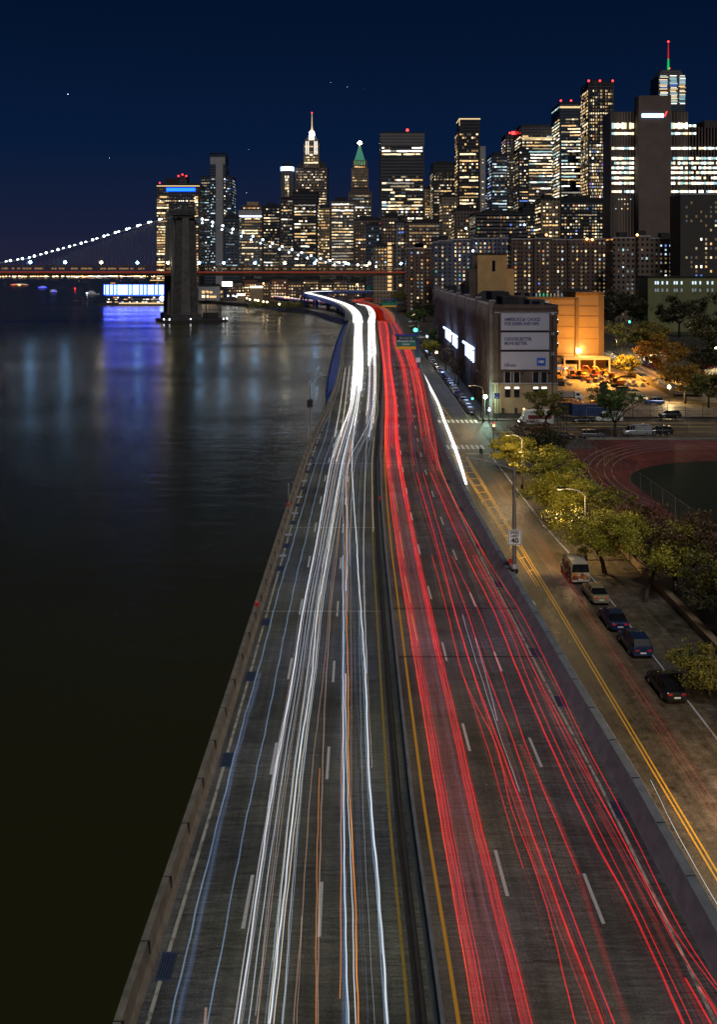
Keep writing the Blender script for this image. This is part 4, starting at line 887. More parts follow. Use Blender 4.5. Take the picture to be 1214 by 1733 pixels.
# ---- green pyramid tower
Y = 1250; root = empty('pyramid_tower', (XA(609,Y), Y, SZ), 0, 'brown tower with a green pyramid roof tipped by a bright white lamp', 'skyscraper')
zz = lambda py: ZA(py, 1250)-SZ; wx = lambda n: n*1250/1600
b_ = MB(); b_.box(-wx(20), wx(21), 0, 50, 0, zz(325)); b_.box(-wx(16), wx(16), 3, 40, zz(325), zz(318)); b_.build('wall', 'fac_brown', root)
MB().box(-wx(14.5), wx(14.5), 2, 32, zz(318), zz(285)).build('shaft', 'fac_tan', root)
MB().box(-wx(12), wx(12), 3, 28, zz(285), zz(271)).build('shaft', 'fac_tan', root)
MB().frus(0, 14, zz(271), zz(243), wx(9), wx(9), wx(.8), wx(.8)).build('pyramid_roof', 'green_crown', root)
gl = MB()
for k in (-8,-4,0,4,8): gl.box(wx(k)-.5, wx(k)+.5, 2.6, 2.9, zz(279), zz(272))
gl.build('crown_window', 'win_green', root)
MB().ball((0,14,zz(240)), 2.6, 10, 6).build('beacon', 'lamp_flood', root)
rg = random.Random(8); wi = facade_windows(rg, 0, -wx(14), wx(14), 1.8, zz(318), zz(287), S(fh=3.8,wp=2.8,ww=1.3,p=.35,pal='warm')) + facade_windows(rg, 0, -wx(20), wx(20), -.2, 60, zz(327), S(fh=3.8,wp=3,ww=1.5,p=.3,pal='mixed')) + facade_windows(rg, 0, -wx(11), wx(11), 2.8, zz(285), zz(273), S(fh=3.8,wp=2.8,ww=1.3,p=.3,pal='warm'))
put_windows(root, wi)
# ---- big striped office
o, W_, H, rg = tower('office_tower', 'massive square office tower striped with bright cream floors and one red roof light', 644, 718, 226, 1150, 60, 'fac_dark', S(fh=3.9,wp=2.6,ww=2.3,wh=2.0,p=.4,strip=.95,full=.62,pal='bright',dark=[(150,175)]), yb=400)
MB().box(-W_/2-.3, W_/2+.3, -.4, 55, H-16, H).build('crown', 'fac_grey', o); roof_red(o, W_*.12, H+4, 2, 1.8, 5)
# ---- gold rimmed tower
o, W_, H, rg = tower('skyscraper', 'tall black tower with a glowing gold rim round its notched top', 775, 813, 222, 1180, 35, 'fac_black', S(fh=4.1,wp=2.9,ww=2.2,wh=2.1,p=.14,strip=.62,full=.35,pal='warm'), roof=False)
zt = ZA(201,1180)-SZ; MB().box(-W_*.42, W_/2, 1, 33, H, zt).build('crown', 'fac_black', o)
e = MB(); e.box(-W_*.42-.2, W_/2+.3, .3, .9, zt-1.2, zt+.2); e.box(-W_*.42-.3, -W_*.42+.3, .3, 34, zt-1.2, zt+.2); e.box(-W_*.42-.3, -W_*.42+.4, .3, .9, zt-9, zt); e.build('crown_light', 'gold_line', o)
s_ = tower('core_strip', 'pale service core dotted with small lights at the right edge of the gold rimmed tower', 813, 822, 248, 1200, 25, 'trim_pale', S(fh=4,wp=4,ww=1.2,wh=1.2,p=.8,pal='warm'), cat='tower', roof=False)
# ---- tall rippled tower
o, W_, H, rg = tower('rippled_tower', 'tallest rippled residential tower with scattered warm windows and red roof lights', 996, 1040, 141, 1150, 40, 'fac_black', S(fh=3.9,wp=3.1,ww=2.0,wh=2.4,p=.42,strip=.05,full=.8,pal='warm',col=1,dark=[(255,400)]))
rp_ = MB()
for k in range(15): rp_.cyl(-W_/2+(k+.5)*W_/15, .2, 0, H+rg.uniform(-2,3), .75, n=6)
rp_.build('ripple_rib', 'fac_dark', o)
for x in (-W_*.48, -W_*.05, W_*.44): roof_red(o, x, H+2.5, 0, 1.3)
put_windows(o, facade_windows(rg, 0, -W_/2, W_/2, -.9, 2, 190, S(fh=3.9,wp=3,ww=1.8,wh=2.2,p=.35,strip=0,pal='mixed')))
# ---- brutalist slab building
Y = 760; zz = lambda py: ZA(py, 760)-SZ; wx = lambda n: n*760/1600
root = empty('telephone_building', (XA(1101,Y), Y, SZ), 0, 'huge brown concrete building with rows of white lit floors and a blank shaft', 'office building')
MB().box(wx(-68), wx(64), 0, 22, 0, zz(190)).build('wall', 'fac_conc', root)
MB().box(wx(62), wx(330), 6, 60, 0, zz(216)).build('wall', 'fac_conc', root); MB().box(wx(95), wx(330), 4, 50, zz(216), zz(203)).build('wall', 'concrete_dark', root)
MB().box(wx(-27), wx(27), -12, 0, 0, zz(167)).build('blank_shaft', 'tan_dim' if 'tan_dim' in MATS else plain('tan_dim', (0.125,0.092,0.078), .9, 0, .25, .05).name, root)
for k in ((-68,-27),(28,64),(64,330)):
    fb = MB(); x = k[0]+1
    while x < k[1]: fb.box(wx(x), wx(x)+.9, -1.2, 0 if k[0] < 60 else 6, 0, zz(190 if k[0] < 60 else 216)); x += 5.2
    fb.build('fin', 'tan_dim', root)
wi = []; rg = random.Random(21)
for a, b_, pl in ((-66,-29,-1.5),(29,60,-1.5),(64,190,-1.7)):
    for i, yy in enumerate((214, 227, 252, 269, 277, 285, 293, 302, 311, 325)):
        x = a; hh = 11 if i == 0 and a < 60 else 4.6
        while x < b_:
            if (i not in (0,1) or a < 30 or x < a+12) and rg.random() < (.95 if a < 60 else .85): wi.append((0, wx(x+1.9), pl, zz(yy), wx(3.9), wx(hh)*rg.uniform(.7,1), rg.choice(['win_white','win_white','win_cyan','win_cream'])))
            x += 4.2
    for yy in (338, 346, 354):
        for x in range(int(a)+2, int(min(b_,62)), 5):
            if rg.random() < .45: wi.append((0, wx(x), pl, zz(yy), wx(1.8), wx(1.8), rg.choice(['win_warm','win_cream','win_cyan'])))
put_windows(root, wi, 90)
lb = MB(); lb.box(wx(-22), wx(14), -12.9, -12.1, zz(203.5), zz(197.5)); lb.build('lit_sign', 'neon_white', root)
tk = MB(); tk.add([(wx(15),-12.6,zz(200)),(wx(16.2),-12.6,zz(202.6)),(wx(20.5),-12.6,zz(193.5)),(wx(18.4),-12.6,zz(194.5)),(wx(16.2),-12.6,zz(199.4))], [(0,1,2,3,4)]); tk.build('lit_tick', 'lamp_red', root)
# ---- tapering tower with mast
Y = 1900; zz = lambda py: ZA(py, 1900)-SZ; wx = lambda n: n*1900/1600
root = empty('tapering_tower', (XA(1138.5,Y), Y, SZ), 0, 'faceted glass tower with a tall green and red lit mast at the far right', 'skyscraper')
MB().frus(0, 30, 0, zz(128), wx(26), wx(26), wx(22.5), wx(22.5)).build('wall', 'fac_blue', root)
MB().frus(0, 30, zz(128), zz(117), wx(21), wx(21), wx(16), wx(16)).build('crown', 'fac_dark', root)
MB().tube([(0,25,zz(117)),(0,25,zz(96))], [2.6,1.6], 8).build('mast', 'spire_green', root); MB().tube([(0,25,zz(96)),(0,25,zz(68))], [1.5,.7], 8).build('mast', 'tail_red', root); roof_red(root, 0, zz(66), 25, 2.0); roof_red(root, wx(-4), zz(116), 2, 1.1)
wi = []; rg = random.Random(9)
for k in range(24):
    yy = 129+k*2.25
    if yy > 177: break
    for a, b_ in ((-22,-8),(-5,8),(11,22)):
        if rg.random() < .88: wi.append((0, wx((a+b_)/2+rg.uniform(-1,1)), 30-wx(26)-.3+(0 if yy > 140 else 0.8)-0.4, zz(yy), wx(b_-a)*rg.uniform(.75,1), wx(1.0), rg.choice(['win_cyan','win_cool','win_white','win_cream'] if not 143 < yy < 158 else ['win_warm','win_cream','win_blue'])))
put_windows(root, wi)
# ---- housing slabs
def housing(name, label, segs, Y, wall, sp, group=None, ytop_lines=True):
    X0 = XA(segs[0][0], Y); root = empty(name, (X0, Y, SZ), 0, label, 'apartment block', group); rg = random.Random(int(segs[0][0])); wi = []
    for i, (a, b_, yt, dy) in enumerate(segs):
        xa, xb, H = XA(a,Y+dy)-X0, XA(b_,Y+dy)-X0, ZA(yt,Y+dy)-SZ
        MB().box(xa, xb, dy, dy+20, 0, H).build('wall', wall if isinstance(wall, str) else wall[i % len(wall)], root)
        MB().box(xa-.2, xb+.2, dy-.3, dy+20.3, H, H+.9).build('roof_edge', 'trim_pale', root)
        q = facade_windows(rg, 0, xa+.6, xb-.6, dy-.12, 3, H-1, sp); wi += q
        for w_ in facade_windows(rg, 0, xa+.6, xb-.6, dy-.1, 3, H-1, S(fh=sp['fh'], wp=sp['wp'], ww=sp['ww'], wh=1.5, p=.0, strip=0, pal='home')): pass
    put_windows(root, wi, 100)
    for i in range(3): 
        sg = segs[i*len(segs)//3]; x = XA((sg[0]+sg[1])/2, Y)-X0; MB().box(x-3, x+3, 6, 12, ZA(sg[2],Y)-SZ+.9, ZA(sg[2],Y)-SZ+4.5).build('water_tank_house', 'roofing', root)
    return root
HS = S(fh=2.9, wp=3.1, ww=1.15, wh=1.5, p=.36, strip=0, pal='home', col=1)
housing('housing_block', 'reddish brown housing block on the left, standing where the bridge deck ends', [(688,733,422,0),(700,722,421,-4)], 735, 'fac_brick', HS)
housing('housing_block', 'long slate blue housing block behind the brick warehouse', [(735,742,411,-4),(742,764,409,0),(764,800,407,0),(800,842,405,-4),(842,868,404,0)], 690, 'fac_slate', HS)
housing('housing_block', 'brown housing block right of the slate blue one behind the ochre building', [(866,880,406,-4),(880,905,406,0),(905,935,405,-4),(935,962,407,0),(962,1000,407,-3),(1000,1038,406,0)], 680, 'fac_brick', HS)
housing('housing_block', 'dark housing block with bluish windows below the huge concrete building', [(1038,1080,404,0),(1080,1102,401,-5),(1102,1160,405,0)], 640, 'fac_brown', dict(HS, p=.28, pal='cool'))
housing('housing_block', 'nearly black block at the far right edge with a few lit windows', [(1152,1330,330,0)], 600, 'concrete_dark', dict(HS, p=.06, pal='mixed'))
# ---- olive school building
Y = 520; X0, X1 = XA(1097,Y), XA(1300,Y); root = empty('school_building', (X0, Y, SZ), 0, 'long low olive green lit building with small white windows at the right edge', 'building')
H = ZA(470,Y)-SZ; MB().box(0, X1-X0, 0, 18, 0, H).build('wall', 'olive_wall' if 'olive_wall' in MATS else plain('olive_wall', (0.15,0.155,0.07), .85, 0, .15, .1).name, root); MB().box(-.3, X1-X0+.3, -.4, 18, H, H+.8).build('roof_edge', 'roofing', root)
wi = []
for yy in (479, 491.5):
    for x in (1110,1114,1121.5,1129.5,1142,1146,1154,1173,1177.5,1185.5,1198,1206): wi.append((0, XA(x,Y)-X0, -.15, ZA(yy,Y)-SZ, .9, 1.7, 'win_cool' if yy < 485 else 'win_cool_dim'))
put_windows(root, wi)
# ---- low buildings behind the far shore road, under the bridge deck
rg = random.Random(33)
low = [(385,410,479,1150),(408,436,474,1180),(434,458,478,1130),(456,488,473,1150),(486,512,477,1090),(510,542,473,1120),(540,566,478,1080),(564,590,474,1100),(588,620,478,1060),(618,648,473,1080),(646,690,476,1050)]
desc = ['corner shop row','flat roofed warehouse','gabled brick row','old brick market hall','narrow brick block','row with lit shopfronts','low brick garage','brick walk-up','dark brick loft','brick tenement','brick block by the ramp']
ordn = ['leftmost, beside the lit billboard','second from the left','third from the left','fourth from the left','fifth from the left','middle of the row','just right of the middle','behind the start of the overpass','behind the green overpass sign','behind the orange lamps','rightmost, touching the housing block']
for i, (a, b_, yt, Yq) in enumerate(low):
    o, W_, H, _ = tower('low_brick_building', desc[i]+' under the bridge deck, '+ordn[i], a, b_, yt, Yq, 25, rg.choice(['brick_red','brick_brown','fac_brown']), S(fh=3.4,wp=3,ww=1.2,wh=1.6,p=.35,pal='warm'), cat='building', group='low brick buildings under the bridge', cap=40)
# lit pier market building and billboard
o, W_, H, _ = tower('pier_building', 'pale stone pier market building with big warm windows beside the bridge tower', 336, 372, 485, 1110, 30, 'trim_pale', S(fh=5.2,wp=4.5,ww=2.4,wh=3.2,p=.8,pal='warm'), cat='building')
root = empty('billboard', (XA(384.5,1085), 1085, SZ), 0, 'glowing blank cream billboard standing on the far shore', 'billboard')
MB().box(-6, 6, 0, .6, ZA(485,1085)-SZ, ZA(477,1085)-SZ).build('panel', 'billboard_light', root); MB().cyl(5.5,.9,0,ZA(475,1085)-SZ,.4).build('post', 'steel_dark', root); MB().cyl(-5.5,.9,0,ZA(485,1085)-SZ,.4).build('post', 'steel_dark', root)
for (x, yy, wd, lb_) in ((434,486,22,'long glowing shopfront canopy right of the billboard'),(408,499,14,'bright white kiosk row on the far shore promenade')):
    Yq = 1045; root = empty('kiosk', (XA(x,Yq), Yq, SZ), 0, lb_, 'kiosk'); wd *= .65
    MB().box(-wd/2, wd/2, 0, 5, 0, ZA(yy,Yq)-SZ-1).build('wall', 'tan_wall', root); MB().box(-wd/2, wd/2, -.5, -.1, ZA(yy,Yq)-SZ-1, ZA(yy,Yq)-SZ+1).build('canopy_light', 'billboard_light', root)

# ================================================================== BRIDGE
br = empty('suspension_bridge', (-134, 711, 0), R(20), 'old stone towered suspension bridge with strings of white lamps crossing the river', 'bridge')
st_ = MB()
st_.box(-11.5, 11.5, -24, 24, -3, 5.5)                                  # footing
for y0, y1 in ((-21,-11.5),(-4.5,4.5),(11.5,21)):
    st_.frus(0, (y0+y1)/2, 5.5, 36, 8.8, (y1-y0)/2+.6, 7.8, (y1-y0)/2); st_.frus(0, (y0+y1)/2, 36, 78, 7.2, (y1-y0)/2, 6.8, (y1-y0)/2-.3)
st_.box(-7.9, 7.9, -21, 21, 31, 35.2)
for ya, yb in ((-11.5,-4.5),(4.5,11.5)):                                # pointed arch heads
    c = (ya+yb)/2
    for s_ in (-1, 1):
        e_ = c+s_*3.6; poly = [(e_, 62),(c+s_*3.1,66),(c+s_*1.9,69.5),(c,72.5),(c,78),(e_,78)]
        if s_ < 0: poly = poly[::-1]
        n_ = len(poly); st_.add([(-6.7,a,b_) for a,b_ in poly]+[(6.7,a,b_) for a,b_ in poly], [tuple(range(n_)), tuple(reversed(range(n_,2*n_)))]+[(i,n_+i,n_+(i+1)%n_,(i+1)%n_) for i in range(n_)])
st_.build('tower', 'stone_bridge', br)
cp = MB(); cp.box(-8.2, 8.2, -22.2, 22.2, 78, 79.6); cp.box(-7.6, 7.6, -21.4, 21.4, 79.6, 82); cp.box(-8.4,8.4,-22.4,22.4,76.2,77.0); cp.build('cornice', 'stone_bridge', br)
bt = MB()
for yb_ in (-21.6, 21.6): bt.frus(0, yb_, -2, 76, 3.6, 1.9, 2.4, 1.1)
for xb in (-1, 1):
    for yc in (-16.2, 0, 16.2): bt.frus(xb*8.4, yc, 5, 75, 1.6, 2.6, .8, 1.9, dx=-xb*.9)
bt.build('buttress', 'stone_pale' if 'stone_pale' in MATS else plain('stone_pale', (0.10,0.088,0.08), .9, 0, .3, .2).name, br)
# deck: truss, red rail line
def dz_(x): return 0
X0_, X1_ = -420, 300
d = MB(); d.box(X0_, X1_, -13, 13, 33.8, 35.0); d.build('deck', 'deck_brown', br)
for yy, nm in ((-13.2,'truss'),(13.2,'truss')):
    tr_ = MB(); tr_.box(X0_, X1_, yy-.3, yy+.3, 40.6, 41.2); tr_.box(X0_, X1_, yy-.3, yy+.3, 35.0, 36.4); x = X0_
    while x < X1_:
        tr_.tube([(x,yy,36.2),(x+2.6,yy,40.8)], .16, 4, False); tr_.tube([(x+5.2,yy,36.2),(x+2.6,yy,40.8)], .16, 4, False); tr_.box(x-.12,x+.12,yy-.2,yy+.2,36.2,40.8); x += 5.2
    tr_.build(nm, 'deck_brown', br)
MB().box(X0_, X1_, -13.9, -13.62, 36.4, 36.66).build('red_light_line', 'deck_red', br)
wl_ = MB(); x = X0_; rg = random.Random(2)
for k in range(330):
    x = rg.uniform(X0_, X1_); wl_.box(x, x+rg.uniform(.8,2.2), -12.6, -12.3, 38.4, 39.6)
tag(wl_.build('railing_light', 'win_warm_dim', br), kind='stuff')
# main cables
def cab(x, half=243, lo=46.5, hi=79): return lo + (hi-lo)*(min(abs(x), half)-half)**2/half**2
CTAB = [(0,79.4),(24,72.5),(47,65),(70,57.2),(91,51),(108,46),(127,42.6),(150,40.4),(180,38.5),(400,38)]
def cablez(x):
    x = abs(x)
    for (a_,za),(b2,zb) in zip(CTAB, CTAB[1:]):
        if x <= b2: return lerp(za, zb, (x-a_)/(b2-a_))
    return 38
lampsP = []
for yc in (-12.8, -4.4, 4.4, 12.8):
    pts = [(x, yc, cablez(x)) for x in range(-285, 301, 8)]
    MB().tube(pts, .28, 5).build('main_cable', 'steel_grey', br)
sus = MB(); 
for x in range(-160, 160, 3):
    if abs(x) < 9: continue
    for yc in (-12.8, 12.8):
        z = cablez(x)
        if z > 42: sus.tube([(x,yc,41),(x,yc,z)], .05, 3, False)
for k in range(1, 24):
    for s_ in (-1,1):
        for yc in (-12.8,12.8): sus.tube([(s_*7,yc,78),(s_*(7+k*4.2),yc,41)], .045, 3, False)
tag(sus.build('suspender_cable', 'steel_grey', br), kind='stuff')
lm = bpy.data.meshes.new('cable_lamp'); q = MB().ball((0,0,0), .8, 8, 5); lm.from_pydata(q.v, [], q.f); lm.materials.append(MATS['lamp_cool'])
for yc, st0 in ((-12.8, 0), (12.8, 5)):
    x = -278+st0
    while x < 240:
        if abs(x) > 10 and cablez(x) > 40.2:
            o = bpy.data.objects.new('cable_lamp', lm); COL.objects.link(o); o.parent = br; o.location = (x, yc, cablez(x)+.6)
        x += 7.9 if x < 0 else 7.7
LMS = []
for mt_ in ('bridge_lamp_cyan','bridge_lamp_warm'):
    lm2 = bpy.data.meshes.new('deck_lamp'); q = MB().ball((0,0,0), .95, 8, 5); lm2.from_pydata(q.v, [], q.f); lm2.materials.append(MATS[mt_]); LMS.append(lm2)
pm = MB().cyl(0,0,-4.5,-.6,.12,n=5); pmm = bpy.data.meshes.new('lamp_post'); pmm.from_pydata(pm.v, [], pm.f); pmm.materials.append(MATS['steel_dark'])
for px in (51,109,169,229,280,332,373,425,475,525,577,616,669):
    k = (px-CX)/F; ca, sa = math.cos(R(20)), math.sin(R(20)); # ray hits the deck axis
    tt = (k*711+134)/(ca-k*sa)
    o = bpy.data.objects.new('deck_lamp', LMS[px in (169,280,475,616)]); COL.objects.link(o); o.parent = br; o.location = (tt, -12.6, 43.0+.4)
    p_ = bpy.data.objects.new('lamp_post', pmm); COL.objects.link(p_); p_.parent = o
root = empty('tower_fender', (-134,711,0), R(20), 'low dark timber fender with mooring piles round the foot of the bridge tower', 'pier')
MB().box(-17, 29, -33, -25.5, -1, 1.8).build('platform', 'deck_dark' if 'deck_dark' in MATS else plain('deck_dark', (0.03,0.027,0.025), .9).name, root)
MB().box(12, 29, -25.4, 8, -1, 2.4).build('platform', 'deck_dark', root); MB().box(-17, -12, -25.4, 10, -1, 1.8).build('platform', 'deck_dark', root); MB().box(14,24,-24,-16,2.45,6.5).build('shed', 'deck_dark', root)
for x, yy, h in ((-16,-28,9),(14,-29,22),(25,-27,12),(27,-31,5),(6,-31,4),(-5,-32,4),(-12,-31,5)): MB().cyl(x,yy,-2,h,.3,n=6).build('pile', 'steel_dark', root)
for x, yy in ((-13,-32),(2,-32.5),(26,-32.5),(29,-30),(-16.5,-29)): MB().ball((x,yy,2.6),.35).build('marker_light', 'lamp_white', root)

# ================================================================== ENTERTAINMENT PIER with light bars
Y = 1050; X0, X1 = XA(176,Y), XA(287,Y); root = empty('pier_pavilion', (X0, Y, 0), R(-2), 'pavilion wrapped in white and blue light bars on a pier left of the bridge tower', 'pavilion'); W_ = X1-X0
MB().box(-6, W_+6, -6, 60, -2, 1.6).build('pier_deck', 'concrete_dark', root)
MB().box(2, W_-1, 2, 50, 1.6, 11).build('ground_floor', 'fac_blue', root); MB().box(0, W_, 0, 52, 11.5, 23).build('upper_hall', 'fac_blue', root); MB().box(-.5, W_+.5, -.5, 52.5, 23, 23.9).build('roof', 'roofing', root)
rg = random.Random(4); n = 52
for k in range(n):
    mt = 'led_bar' if k % 3 != 1 else ('neon_blue' if rg.random() < .6 else 'led_bar'); wdt = rg.uniform(.25,.55)
    o = MB().box((k+.5)*W_/n-wdt/2, (k+.5)*W_/n+wdt/2, -.9, -.35, 12, 22.6).build('light_bar', mt, root)
MB().box(0, W_, -.34, -.1, 11.6, 22.9).build('blue_wall', 'led_blue', root)
lb = MB(); lb.box(2, W_*.9, -.3, -.15+2, 10.4, 11.0); lb.build('soffit_light', 'win_blue', root)
wi = [(0, rg.uniform(4,W_-3), 1.8, rg.choice((3.5,6.5,8.5)), rg.uniform(1,4), rg.uniform(.6,1.4), rg.choice(['win_warm','win_orange','win_blue','win_white','win_cream','win_warm_dim'])) for _ in range(46)]
put_windows(root, wi)
MB().box(W_*.25, W_*.95, -5, -4, 1.65, 3.0).build('quay_light', 'gold_line', root); MB().ball((W_*.9,-1.5,7.5), 3.2, 8, 5).build('light_tree', 'neon_white', root)
for x in (.35,.62,.8): MB().box(W_*x, W_*x+7, 10, 20, 23.95, 27).build('roof_unit', 'roofing', root)
MB().box(W_*.68, W_*.86, 8, 9, 27.1, 28).build('roof_sign', 'win_warm', root); MB().box(W_*.08, W_*.14, 5, 9, 23.95, 25).build('roof_sign', 'win_orange', root)
# ---- boats, buoy, far lights
def boat(name, label, px, py, L, hull, lamps, rz=0):
    p = P(px, py, 0); root = empty(name, (p.x, p.y, 0), rz, label, 'boat'); B_ = L*.24
    st_ = [(-.5,.8,.3),(-.3,1,.2),(.1,1,.2),(.35,.7,.3),(.5,.05,.6)]; mb = MB(); r4 = []
    for u, w_, zb in st_: r4.append([(u*L,-B_/2*w_,1.6+u*.8),(u*L,-B_/2*w_*.6,-.6+zb),(u*L,B_/2*w_*.6,-.6+zb),(u*L,B_/2*w_,1.6+u*.8)])
    vs = [v for r_ in r4 for v in r_]; fs = [(0,1,2,3)]
    for i in range(4):
        for k in range(4): fs.append((i*4+k, (i+1)*4+k, (i+1)*4+(k+1)%4, i*4+(k+1)%4))
    mb.add(vs, fs); mb.build('hull', hull, root)
    c = MB(); c.box(-L*.38, L*.2, -B_*.38, B_*.38, 1.7, 4.2); c.box(-L*.25, L*.08, -B_*.3, B_*.3, 4.2, 6.2); c.build('cabin', 'sign_white', root); MB().cyl(0,0,6.2,9.5,.12,n=5).build('mast', 'steel_grey', root)
    for i, mt in enumerate(lamps):
        u = -L*.4 + L*.62*i/max(1,len(lamps)-1); MB().box(u-.9*L/20, u+.9*L/20, -B_*.38-.15, -B_*.38-.03, 2.2+(i%2)*.8, 3.4+(i%2)*.8).build('deck_light', mt, root)
    return root
boat('ferry', 'small ferry glowing blue and violet on the open river at left', 74, 489, 26, 'sign_blue', ['neon_blue','win_violet','led_blue','neon_blue','win_violet','led_blue'])
boat('party_boat', 'party boat lit in rainbow colours right of the violet ferry', 91, 496, 22, 'steel_dark', ['win_green','win_warm','led_blue','win_red','win_green','neon_blue','win_warm'], R(70))
boat('tour_boat', 'low tour boat with red and orange lights at the far left edge', 38, 484, 70, 'steel_dark', ['win_orange','lamp_red','win_orange','win_warm','lamp_sodium','win_orange','win_red','win_warm','win_orange'])
boat('sailing_boat', 'moored boat with one white lamp left of the lit pavilion', 157, 499, 22, 'sign_white', ['lamp_white','win_cool_dim','win_warm_dim'])
p = P(127, 492.5, 0); root = empty('buoy', p, 0, 'red lit buoy floating between the party boat and the pavilion', 'buoy'); MB().tube([(0,0,-1),(0,0,1),(0,0,4)],[1.3,1.1,.3],8).build('float','tail_red',root); MB().ball((0,0,4.6),1.2).build('lamp','lamp_red',root)
rg = random.Random(77); fl = MB()
for k in range(260):
    px = rg.uniform(-20,300); Yq = rg.uniform(6300,7000); fl.mat(rg.choice(['lamp_warm','lamp_sodium','lamp_warm','lamp_white','lamp_sodium','lamp_red' if rg.random()<.3 else 'lamp_warm','lamp_green' if rg.random()<.2 else 'lamp_sodium'])); s_ = rg.uniform(.7,2.3)
    X = XA(px,Yq); z = 8+abs(rg.gauss(0,5)); fl.box(X-s_*1.2,X+s_*1.2,Yq-1,Yq+1,z-s_,z+s_)
tag(fl.build('shore_lights'), 'crowd of tiny warm lights along the far shore', 'lights', None, 'stuff')

for px, py, s_ in ((115,160,34),(185,268,16),(560,140,14),(588,148,16),(617,151,14),(421,254,14),(417,327,12)):
    D_ = 30000.0; o = empty('star', (XA(px,D_), D_, ZA(py,D_))); tag(o, kind='structure'); MB().ball((0,0,0), s_*.22, 6, 4).build('star_disc', 'lamp_cool', o)
# ================================================================== BRICK WAREHOUSE with the wall sign
BX, BY = 30.2, 211.0; ZT_ = 28.0-SZ
wh_ = empty('brick_warehouse', (BX, BY, SZ), 0, 'long brown brick warehouse with three white wall panels on its end and a rooftop tower', 'warehouse')
farx = 4.2
foot = [(0,0),(14.2,0),(14.2,86),(22,86),(22,212),(farx,212)]
MB().prism(foot, 0, ZT_).build('wall', 'brick_brown', wh_)
MB().prism([(.3,.3),(13.9,.3),(13.9,86.3),(21.7,86.3),(21.7,211.7),(farx+.3,211.7)], ZT_+.002, ZT_+.15).build('roof', 'roofing', wh_)
pr = MB()
for (x0,y0,x1,y1) in ((0,0,14.2,0),(14.2,0,14.2,86),(14.2,86,22,86)):
    if y0 == y1: pr.box(x0-.15, x1+.15, y0-.15, y0+.35, ZT_, ZT_+.9)
    else: pr.box(x0-.35, x0+.15, y0, y1, ZT_, ZT_+.9)
pr.build('parapet', 'brick_brown', wh_)
fx = lambda y: farx*y/212
bays = MB(); caps = MB(); wd = []; y = 1.0; k = 0
while y < 208:                                   # river front: piers, stepped parapet and tall window bays
    big = (k % 7 == 0); h = ZT_ + (1.6 if big else 0.7); wdt = 1.5 if big else .7
    bays.box(fx(y)-.8, fx(y)+.3, y, y+wdt, 0, h); caps.box(fx(y)-.95, fx(y)+.5, y-.15, y+wdt+.15, h, h+.3)
    if not big:
        caps.box(fx(y)-.35, fx(y)+.3, y+wdt, y+3.6, ZT_+.2, ZT_+.55)
    for fl_ in range(6):
        zc = 7.2+fl_*2.95
        if y+4.0 < 208: wd.append((y+wdt+.45, y+4.0-.35 if not big else y+3.6, zc))
    y += 4.1 if not big else 4.4; k += 1
bays.build('pier', 'brick_pier', wh_); caps.build('parapet_cap', 'trim_pale', wh_)
rg = random.Random(3)
sm = MB()
for i, (a, b_, zc) in enumerate(wd):
    xx = fx(a)-.06
    MB().box(xx-.06, xx+.02, a, b_, zc, zc+2.45).build('window', rg.choice(['window_dark']*16+['win_warm_dim','win_cool_dim']), wh_) if i < 96 else sm.box(xx-.06, xx+.02, a, b_, zc, zc+2.45)
tag(sm.build('window', 'window_dark', wh_), kind='stuff')
MB().box(-.25, 0.05, 0, 30, 7.6, 8.0).build('ledge', 'trim_pale', wh_)
# lit lettering-like bars over the entrance bays on the river front
for (ya, yb, zt_) in ((33,58,12.6),(84,103,12.2),(110,136,12.2)):
    n = 4 if ya > 50 else 5; q = MB()
    for k in range(n):
        yy = ya+(yb-ya)*(k+.2)/n; q.box(fx(yy)-1.25, fx(yy)-.9, yy, yy+(yb-ya)/n*.16, zt_-3.3, zt_-.4)
    q.build('lit_letter_stem', 'neon_white', wh_)
    MB().box(fx(ya)-1.3, fx(ya)-.92, ya, yb, zt_+.05, zt_+.6).build('lit_sign_bar', 'neon_white', wh_)
    al = bpy.data.lights.new('wall_wash', 'POINT'); al.energy = 700; al.color = (0.35,0.5,1.0); al.shadow_soft_size = .5
    ao = bpy.data.objects.new('wall_wash', al); COL.objects.link(ao); ao.parent = wh_; ao.location = (fx(ya)-2.6, (ya+yb)/2, zt_-1)
# end wall (towards the cross street)
zz = lambda py: 36-(py-462)*212/1600-SZ
xx_ = lambda px: (px-607)*212/1600-BX
MB().box(.05, 14.25, -.12, -.02, 0, zz(649)).build('lower_render', 'tan_wall', wh_); MB().box(-.1, 14.35, -.25, -.13, zz(649.5), zz(647)).build('ledge', 'trim_pale', wh_); MB().box(.05,14.25,-.2,-.13,0,zz(698)).build('plinth','concrete_dark',wh_)
for ya, yb in ((529,559.6),(561.5,592),(594,625.5)):
    MB().box(xx_(846), xx_(928.5), -.30, -.14, zz(yb), zz(ya)).build('sign_panel', 'panel_frame', wh_); MB().box(xx_(846.8), xx_(927.8), -.36, -.31, zz(yb-.9), zz(ya+.9)).build('sign_panel', 'panel_white', wh_)
rt = (R(90),0,0)
xl = xx_(852.5); XS = 0.92
text("AMERICA'S #1 CHOICE", .98, (xl, -.37, zz(540.5)), rt, 'letter_blue', 'lettering', wh_, .01, 'LEFT', .03, .80); text("FOR KNEES AND HIPS.", .98, (xl, -.37, zz(547.8)), rt, 'letter_blue', 'lettering', wh_, .01, 'LEFT', .03, .80)
text("CHOOSE BETTER.", .98, (xl, -.37, zz(573.5)), rt, 'letter_blue', 'lettering', wh_, .01, 'LEFT', .03, .80); text("MOVE BETTER.", .98, (xl, -.37, zz(580.8)), rt, 'letter_blue', 'lettering', wh_, .01, 'LEFT', .03, .80)
